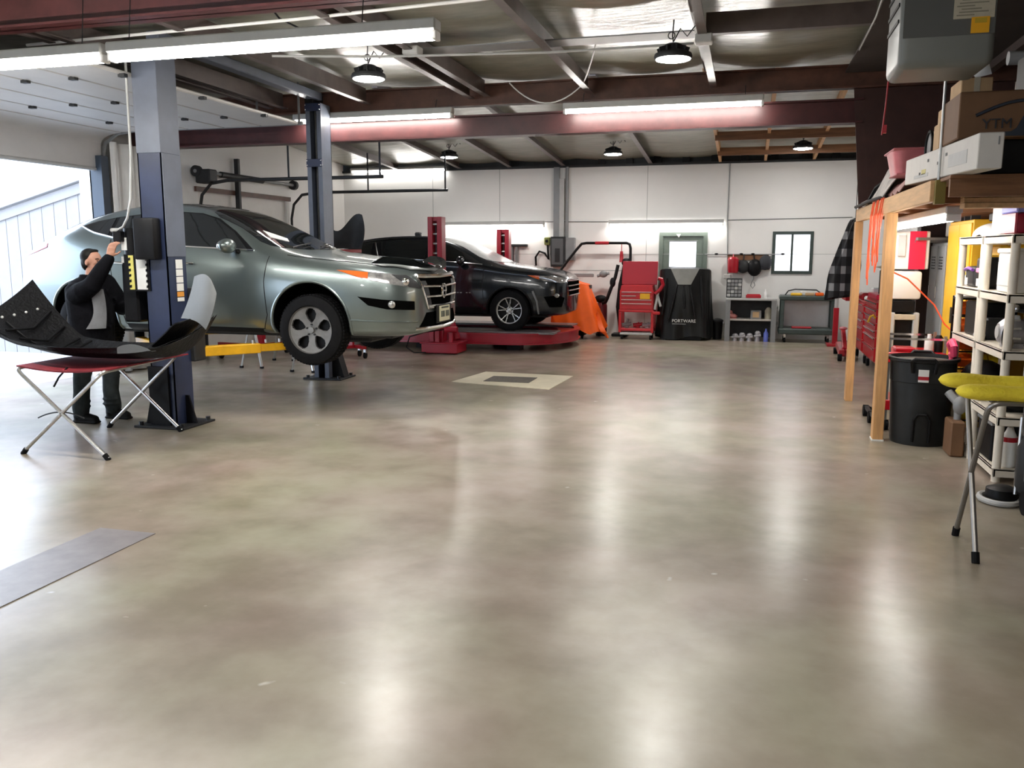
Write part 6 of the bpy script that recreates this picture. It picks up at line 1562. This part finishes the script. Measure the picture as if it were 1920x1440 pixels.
# grey locker and yellow cabinet
t = thing('steel_locker', 'narrow grey steel locker between the brown column and the yellow cabinet', 'locker', (2.3, 10.2, 0))
MB().b(2.0, 2.6, 9.84, 10.62, 0.05, 1.80, 0.006).build('case', mat('locker_grey', (0.30, 0.315, 0.32), 0.42, 0.1, var=0.06), t)
for y0_, y1_ in ((9.86, 10.22), (10.24, 10.60)):
    d = MB().b(1.985, 2.0, y0_, y1_, 0.10, 1.77, 0.003).build('door', mat('locker_door', (0.33, 0.345, 0.35), 0.42, 0.1), t)
    k = MB()
    for z in (1.52, 1.55, 1.58, 1.61, 1.64): k.b(1.980, 1.986, y0_+0.1, y1_-0.1, z, z+0.012)
    k.build('vent_slot', BLACK, d, 0)
    MB().b(1.972, 1.986, y1_-0.07, y1_-0.04, 1.20, 1.34, 0.004).build('handle', CHROME, d)
MB().b(2.0, 2.6, 9.84, 10.62, 0.0, 0.05).build('plinth', DARK, t, 0)
solo('pipe_bundle', MB().bar((1.72, 9.95, 1.84), (2.2, 10.2, 1.84), 0.04, 0.03).bar((1.70, 10.0, 1.815), (2.2, 10.25, 1.815), 0.04, 0.03), GREY, 'grey bars sticking out over the grey locker', 'bar')
solo('grey_box', MB().b(2.02, 2.25, 9.88, 10.1, 1.86, 2.02, 0.01), LGREY, 'small grey box on top of the steel locker', 'box')
t = thing('storage_cabinet', 'tall yellow storage cabinet behind the cream shelving', 'cabinet', (2.3, 9.3, 0))
MB().b(2.0, 2.6, 8.84, 9.80, 0.04, 2.0, 0.006).build('case', mat('cabinet_yellow', (0.86, 0.50, 0.03), 0.42, var=0.05), t)
for y0_, y1_ in ((8.86, 9.31), (9.33, 9.78)):
    d = MB().b(1.985, 2.0, y0_, y1_, 0.08, 1.97, 0.003).build('door', MATS['cabinet_yellow'], t)
MB().b(1.97, 1.985, 9.36, 9.39, 1.0, 1.16, 0.004).build('handle', DARK, t)
k = MB()
for y in (8.95, 9.2, 9.45, 9.7): k.b(2.0, 2.08, y, y+0.03, 2.0, 2.04)
k.build('hinge', DARK, t, 0)
# yellow bin rack
t = thing('bin_rack', 'wire rack of orange and yellow parts bins by the trash can', 'bin rack', (2.0, 8.78, 0))
bx0, bx1, by0, by1 = 1.88, 2.30, 8.60, 8.82
k = MB()
for x in (bx0, bx1):
    for y in (by0, by1): k.bar((x, y, 0.0), (x, y, 1.30), 0.018, 0.018)
for i in range(8):
    z = 0.16+i*0.16
    k.bar((bx0, by0, z), (bx1, by0, z), 0.012, 0.014); k.bar((bx0, by1, z), (bx1, by1, z), 0.012, 0.014); k.bar((bx0, by0, z), (bx0, by1, z), 0.012, 0.014); k.bar((bx1, by0, z), (bx1, by1, z), 0.012, 0.014)
k.build('wire_frame', BLACK, t, 0)
OBIN = mat('orange_bin', (0.85, 0.12, 0.01), 0.35, var=0.3, vs=14); YBIN = mat('yellow_parts_bin', (0.88, 0.62, 0.03), 0.35, var=0.25, vs=14)
for i in range(7):
    z = 0.17+i*0.16
    for j in range(3):
        x = bx0+0.012+j*0.134
        m = MB(); m.prism([(by0+0.0, z+0.01), (by1-0.01, z+0.01), (by1-0.01, z+0.12), (by0+0.05, z+0.12), (by0-0.012, z+0.075)], 'x', x, x+0.125)
        m.build('parts_bin', OBIN if (j == 0 and i >= 3) else YBIN, t, 0)
MB().b(bx0, bx1, by0, by1, 1.29, 1.305).build('top_tray', LGREY, t, 0)
solo('white_jug', MB().lathe([(0.001, 0), (0.06, 0), (0.065, 0.12), (0.04, 0.17), (0.02, 0.19), (0.001, 0.19)], (1.95, 8.7, 1.305), seg=18).tube([(1.90, 8.7, 1.47), (1.885, 8.7, 1.52), (1.92, 8.7, 1.56), (1.96, 8.7, 1.50)], 0.012, 8), PAPER, 'white jug with a handle on top of the parts bin rack', 'jug')
# red tray cart behind the trash can
t = thing('parts_cart', 'red steel tray cart behind the trash can', 'parts cart', (1.58, 8.95, 0))
for z in (0.66, 0.20): MB().b(1.32, 1.84, 8.74, 9.25, z, z+0.10, 0.008).build('tray', RED2, t)
for x in (1.33, 1.81):
    for y in (8.75, 9.22): MB().b(x, x+0.025, y, y+0.025, 0.1, 0.92).build('leg', STEEL, t, 0)
MB().b(1.32, 1.84, 8.735, 8.745, 0.88, 0.90).b(1.32, 1.84, 9.24, 9.25, 0.88, 0.90).build('top_rail', CHROME, t, 0)
for x in (1.36, 1.80):
    for y in (8.78, 9.2): MB().cyl((x-0.015, y, 0.05), (x+0.015, y, 0.05), 0.05, seg=14).build('caster', RUBBER, t)
solo('white_bottle', MB().lathe([(0.001, 0), (0.04, 0), (0.04, 0.10), (0.018, 0.14), (0.018, 0.17), (0.001, 0.17)], (1.70, 8.85, 0.76), seg=16), PAPER, 'white and pink bottle standing in the red tray cart', 'bottle')
solo('black_bottle', MB().lathe([(0.001, 0), (0.04, 0), (0.04, 0.13), (0.02, 0.16), (0.001, 0.16)], (1.79, 8.88, 0.76), seg=16), BLACK, 'black can beside the white bottle in the red tray cart', 'can')
solo('red_pad', MB().b(1.40, 1.58, 8.82, 9.0, 0.76, 0.80, 0.012), RED, 'red pad lying in the red tray cart', 'pad')
# trash can
t = thing('trash_can', 'large round grey black trash can right of the near pine post', 'trash can', (1.56, 8.30, 0))
BIN = mat('bin_grey_black', (0.014, 0.015, 0.0155), 0.45, var=0.3, vs=5, spec=0.3)
MB().lathe([(0.001, 0.0), (0.235, 0.0), (0.24, 0.03), (0.262, 0.56), (0.268, 0.565), (0.275, 0.74), (0.295, 0.75), (0.298, 0.775), (0.27, 0.78), (0.262, 0.72), (0.23, 0.05), (0.001, 0.04)], (1.56, 8.30, 0), seg=44, cap=False).build('barrel', BIN, t)
MB().lathe([(0.001, 0.735), (0.27, 0.735), (0.274, 0.745), (0.001, 0.745)], (1.56, 8.30, 0), seg=40).build('liner', mat('bin_liner', (0.12, 0.115, 0.10), 0.35), t)
k = MB()
def rim_pt(a, r, z): return (1.56+r*math.cos(a), 8.30+r*math.sin(a), z)
for a0 in (-1.72, 1.42):
    MB().tube([rim_pt(a0-0.30, 0.292, 0.66), rim_pt(a0-0.32, 0.32, 0.76), rim_pt(a0-0.22, 0.345, 0.785), rim_pt(a0, 0.35, 0.785), rim_pt(a0+0.22, 0.345, 0.785), rim_pt(a0+0.32, 0.32, 0.76), rim_pt(a0+0.30, 0.292, 0.66)], 0.016, 8).build('handle', BLACK, t)
def lab_(u, v): return rim_pt(-1.87+0.30*u, 0.281, 0.58+0.11*v)
MB().sheet(lab_, 8, 3, 0.004).build('label', PAPER, t)
def lab2(u, v): return rim_pt(-1.87+0.30*u, 0.285, 0.60+0.03*v)
MB().sheet(lab2, 8, 3, 0.003).build('label_print', RED, t)
k = MB(); k.tube([rim_pt(-1.95, 0.246, 0.04), rim_pt(-1.93, 0.262, 0.24), rim_pt(-1.80, 0.266, 0.29), rim_pt(-1.55, 0.268, 0.29), rim_pt(-1.42, 0.262, 0.24), rim_pt(-1.40, 0.246, 0.04)], 0.012, 8)
k.build('foot_grip', BLACK, t)
# loose wheels of a dolly by the post
t = thing('wheel_dolly', 'low wheeled dolly on the floor behind the near pine post', 'dolly', (1.32, 9.2, 0))
MB().bar((1.27, 8.75, 0.10), (1.27, 9.5, 0.10), 0.05, 0.03).bar((1.30, 8.75, 0.10), (1.30, 9.4, 0.10), 0.04, 0.03).build('frame', DARK, t)
for y in (8.72, 9.1, 9.48): MB().cyl((1.235, y, 0.06), (1.285, y, 0.06), 0.06, seg=20).build('wheel', RUBBER, t)
# cream plastic shelving, two units side by side
def shelving(y0, y1, lab):
    x0, x1 = 1.83, 2.28
    t = thing('plastic_shelving', lab, 'shelving', ((x0+x1)/2, (y0+y1)/2, 0), 0, 'cream plastic shelving units')
    for x in (x0+0.03, x1-0.03):
        for y in (y0+0.035, y1-0.035): MB().cyl((x, y, 0), (x, y, 1.83), 0.031, seg=18).build('leg', CREAM, t)
    for z in (0.04, 0.43, 0.92, 1.335, 1.765):
        s_ = MB(); s_.b(x0, x1, y0, y1, z+0.05, z+0.065); s_.b(x0, x0+0.02, y0, y1, z, z+0.065, 0.004); s_.b(x1-0.02, x1, y0, y1, z, z+0.065, 0.004); s_.b(x0, x1, y0, y0+0.02, z, z+0.065, 0.004); s_.b(x0, x1, y1-0.02, y1, z, z+0.065, 0.004)
        s_.build('shelf', CREAM, t)
    return t
shelving(6.92, 7.73, 'nearest cream plastic shelving unit with white drawer box, right edge')
shelving(7.75, 8.56, 'cream plastic shelving unit farther back, next to the parts bins')
# things on the shelves
t = thing('cooler', 'red cooler with blue and white lid on top of the nearest cream shelving', 'cooler', (2.0, 7.15, 1.83))
MB().b(1.86, 2.22, 6.98, 7.36, 1.832, 1.985, 0.03, 2).build('body', mat('cooler_red', (0.30, 0.005, 0.03), 0.35), t)
MB().b(1.85, 1.865, 6.99, 7.35, 1.84, 1.98).build('end_panel', mat('cooler_pink', (0.75, 0.12, 0.17), 0.4), t, 0)
MB().b(1.85, 2.23, 6.97, 7.37, 1.985, 2.035, 0.01).build('lid', BLUEC, t)
MB().prism([(1.87, 2.035), (2.23, 2.035), (2.18, 2.10), (1.98, 2.10)], 'y', 6.99, 7.36).build('lid_top', mat('pale_blue', (0.62, 0.68, 0.90), 0.4), t, 0)
solo('white_canister', MB().b(1.86, 1.97, 7.40, 7.66, 1.832, 2.06, 0.02, 2), PAPER, 'white canister beside the red cooler on the cream shelving', 'canister')
def bagf(u, v):
    a = 2*PI*u; r = math.sin(PI*min(1, 0.05+0.95*v)*0.5)
    return (2.02+(0.17*r+0.012*math.sin(7*a))*math.cos(a), 8.1+(0.30*r+0.02*math.sin(5*a))*math.sin(a), 1.835+0.11*(1-v**2)+0.012*math.sin(6*a)*v)
solo('plastic_bag', MB().grid(bagf, 40, 10), PAPER, 'white plastic bag lying on top of the farther cream shelving', 'bag')
solo('black_case', MB().b(1.98, 2.35, 7.75, 8.25, 1.96, 2.03, 0.01).b(2.2, 2.36, 7.76, 8.24, 1.83, 1.96), BLACK, 'black case behind the white plastic bag on the shelving', 'case')
t = thing('drawer_box', 'white plastic drawer box on the second shelf of the nearest shelving', 'drawer box', (2.0, 7.2, 1.40))
MB().b(1.87, 2.2, 6.99, 7.42, 1.402, 1.70, 0.02, 2).build('box', PAPER, t)
MB().b(1.862, 1.872, 7.03, 7.38, 1.45, 1.63, 0.005).build('drawer_front', WHITE, t)
MB().b(1.86, 2.21, 6.98, 7.43, 1.69, 1.73, 0.01).build('lid', WHITE, t)
t = thing('tool_bag', 'dark grey tool bag with a purple stripe on the farther cream shelving', 'bag', (2.0, 8.3, 1.40))
MB().b(1.88, 2.15, 8.17, 8.48, 1.402, 1.58, 0.04, 3).build('bag', DARK, t)
MB().tube([(1.875, 8.19, 1.55), (1.87, 8.33, 1.565), (1.875, 8.46, 1.55)], 0.014, 8).build('stripe', PURPLE, t)
MB().tube([(1.98, 8.2, 1.56), (1.98, 8.26, 1.64), (1.98, 8.4, 1.64), (1.98, 8.46, 1.56)], 0.012, 8).build('handle', LGREY, t)
MB().b(1.872, 1.88, 8.36, 8.44, 1.42, 1.48).build('label', PAPER, t, 0)
t = thing('tool_bag', 'black tool case with a pink strap on the farther cream shelving', 'bag', (2.0, 7.95, 1.40))
MB().b(1.88, 2.15, 7.82, 8.12, 1.402, 1.66, 0.03, 3).build('bag', BLACK, t)
MB().b(1.868, 1.885, 7.86, 8.06, 1.53, 1.57, 0.006).build('strap', mat('strap_pink', (0.85, 0.25, 0.42), 0.5), t)
MB().b(1.872, 1.88, 7.90, 8.04, 1.42, 1.48).build('label', PAPER, t, 0)
solo('yellow_box', MB().b(1.98, 2.2, 7.84, 8.45, 1.67, 1.755, 0.01), YEL2, 'flat yellow box at the back above the tool bags', 'box')
# third shelf: motors and black cases
t = thing('alternator', 'grey cast motor on the third shelf of the nearest shelving', 'motor', (2.0, 7.25, 0.985))
MB().lathe([(0.001, -0.10), (0.07, -0.10), (0.105, -0.06), (0.11, 0.03), (0.09, 0.08), (0.04, 0.10), (0.001, 0.10)], (1.96, 7.22, 1.10), Matrix.Rotation(PI/2, 3, 'Y'), 26).build('casing', CASTG, t)
k = MB(); k.cyl((1.85, 7.22, 1.10), (1.87, 7.22, 1.10), 0.05, seg=20); k.b(1.93, 2.0, 7.18, 7.26, 1.19, 1.23, 0.01)
k.build('pulley', LGREY, t)
for i in range(9):
    a = 2*PI*i/9; MB().bar((1.93, 7.22+0.10*math.cos(a), 1.10+0.10*math.sin(a)), (1.99, 7.22+0.113*math.cos(a), 1.10+0.113*math.sin(a)), 0.014, 0.014).build('cooling_rib', STEEL, t)
MB().b(1.90, 2.02, 7.14, 7.30, 0.985, 1.02).build('mount', CASTG, t, 0)
solo('hose_ring', MB().tube([(1.88, 7.07+0.07*math.cos(a), 1.07+0.075*math.sin(a)) for a in [2*PI*i/22 for i in range(22)]], 0.014, 8, closed=True), RUBBER, 'black rubber ring in front of the grey cast motor', 'ring')
solo('tan_part', MB().ell((1.90, 7.06, 1.03), (0.03, 0.04, 0.045), 12), TAN, 'tan plastic part inside the black rubber ring', 'part')
t = thing('headlamp', 'black headlamp unit lying above the cast motor on the shelving', 'headlamp', (2.05, 7.3, 1.2))
MB().ell((2.08, 7.30, 1.283), (0.14, 0.22, 0.045), 20).build('housing', BLACK, t)
MB().ell((1.95, 7.18, 1.285), (0.035, 0.06, 0.030), 14).build('lens', LENS, t)
MB().b(2.08, 2.2, 7.16, 7.42, 0.985, 1.23).build('stand_block', BLACK, t, 0)
solo('black_case', MB().b(1.90, 2.2, 8.0, 8.45, 0.985, 1.28, 0.015), BLACK, 'black case on the third shelf of the farther shelving', 'case')
solo('black_case', MB().b(1.92, 2.2, 7.80, 7.97, 0.985, 1.16, 0.015), DARK, 'dark box beside the black case on the third shelf', 'case')
solo('white_part', MB().ell((1.89, 7.86, 1.02), (0.05, 0.07, 0.035), 14), CASTG, 'small pale metal part at the front of the third shelf', 'part')
solo('pink_ribbon', MB().tube([(1.835, 8.50, 0.80), (1.80, 8.46, 0.88), (1.80, 8.38, 0.91), (1.80, 8.30, 0.87), (1.81, 8.34, 0.80), (1.81, 8.42, 0.79)], 0.032, 8).tube([(1.80, 8.38, 0.80), (1.795, 8.37, 0.70)], 0.018, 8), HOTPINK, 'bright pink ribbon hanging below the third shelf of the farther shelving', 'ribbon')
def heap(cx, cy, z, lab, m_, sx=0.16, sy=0.2, sz=0.12):
    k = MB(); k.ell((cx, cy, z+sz*0.9), (sx, sy, sz), 18); k.ell((cx-0.05, cy+0.07, z+sz*0.8), (sx*0.7, sy*0.7, sz*0.75), 14); k.ell((cx+0.04, cy-0.09, z+sz*0.85), (sx*0.7, sy*0.6, sz*0.7), 14); k.b(cx-sx*0.6, cx+sx*0.6, cy-sy*0.6, cy+sy*0.6, z, z+0.04, 0.01)
    return solo('black_bag', k, m_, lab, 'bag')
heap(2.02, 8.15, 0.496, 'black bag on the lower shelf under the pink ribbon', BLACK, 0.17, 0.25, 0.15)
heap(2.02, 7.3, 0.496, 'black bag on the lower shelf of the nearest shelving', BLACK, 0.17, 0.24, 0.13)
solo('grey_pipe', MB().cyl((1.70, 7.92, 0.52), (1.78, 7.84, 0.42), 0.035, seg=14).ell((1.78, 7.84, 0.42), (0.055, 0.055, 0.08), 14).cyl((1.77, 7.85, 0.30), (1.77, 7.85, 0.40), 0.03, seg=12), GREY, 'grey pipe elbow on the brown carton between the trash can and the shelving', 'pipe')
t = thing('black_box', 'square black plastic box on the bottom shelf of the nearest shelving', 'box', (2.0, 7.35, 0.105))
MB().b(1.86, 2.16, 7.16, 7.55, 0.107, 0.39, 0.01).build('box', BLACK, t)
MB().b(1.85, 2.17, 7.15, 7.56, 0.385, 0.415, 0.006).build('lid', GREY, t)
t = thing('jug', 'white jug with a red band on the bottom shelf of the nearest shelving', 'jug', (1.92, 6.99, 0.105))
MB().lathe([(0.001, 0), (0.05, 0), (0.055, 0.02), (0.055, 0.22), (0.03, 0.27), (0.02, 0.30), (0.001, 0.30)], (1.95, 7.02, 0.107), seg=20).build('bottle', PAPER, t)
MB().cyl((1.95, 7.02, 0.30), (1.95, 7.02, 0.335), 0.0565, seg=20).build('red_band', RED, t)
solo('storage_crate', MB().b(1.70, 1.81, 7.72, 7.98, 0.0, 0.30, 0.012), CARDD, 'brown carton on the floor between the trash can and the cream shelving', 'carton')
# folding stand with yellow foam at the right edge
st2 = x_stand('folding_stand', 'folding work stand with yellow foam padding at the right edge', (1.285, 5.03), (1.285, 5.52), (2.25, 5.10), (2.25, 5.55), 0.90, mat('stand_tube_grey', (0.26, 0.245, 0.23), 0.35, 0.7, var=0.1), 0.015)
for y, lab in ((5.06, 1), (5.49, 2)):
    def foam(u, v, y=y):
        a = 2*PI*v; r = 0.052+0.010*math.sin(9*u+y)+0.008*math.sin(17*u); e_ = (1-(1-min(1, u*15))**2)**0.5; e_ = max(e_, 0.05)
        return (1.12+1.06*u, y+r*1.35*math.cos(a)*e_, 0.955+r*math.sin(a)*e_*0.75-0.02*u)
    k = MB().grid(foam, 70, 17)
    k.build('foam_pad', FOAM, st2, 60)
# floor machine with a ring base and wheel, at the right edge
t = thing('floor_machine', 'black and grey floor machine with a ring base at the right edge', 'floor machine', (1.85, 6.3, 0))
k = MB(); k.tube([(1.74+0.12*math.cos(a), 6.38+0.15*math.sin(a), 0.022) for a in [2*PI*i/28 for i in range(28)]], 0.020, 8, closed=True)
k.build('ring_base', LGREY, t)
MB().lathe([(0.06, 0.02), (0.105, 0.03), (0.10, 0.09), (0.05, 0.11), (0.001, 0.11)], (1.76, 6.40, 0), seg=24).build('brush_hood', BLACK, t)
MB().cyl((1.80, 6.08, 0.08), (1.85, 6.08, 0.08), 0.08, seg=24).build('wheel', RUBBER, t)
MB().lathe([(0.001, 0.12), (0.10, 0.12), (0.12, 0.16), (0.12, 0.42), (0.09, 0.50), (0.05, 0.56), (0.001, 0.58)], (1.90, 6.22, 0), seg=24).build('motor_drum', DARK, t)
MB().tube([(1.88, 6.1, 0.5), (1.82, 6.02, 0.55), (1.79, 6.0, 0.42), (1.80, 6.0, 0.25), (1.85, 6.04, 0.14)], 0.030, 10).build('hose', LGREY, t)
MB().ell((1.86, 6.12, 0.62), (0.07, 0.07, 0.06), 14).build('head_cap', CASTG, t)
MB().cyl((1.79, 6.22, 0.10), (1.80, 6.25, 0.62), 0.012, seg=8).build('lance', STEEL, t)
MB().b(1.82, 2.02, 6.04, 6.34, 0.08, 0.13, 0.01).build('chassis', BLACK, t)
solo('grey_post', MB().b(1.90, 1.99, 6.50, 6.60, 0.0, 1.55, 0.01), mat('dark_post', (0.07, 0.065, 0.065), 0.5), 'dark grey post standing in front of the cream shelving at the right edge', 'post')
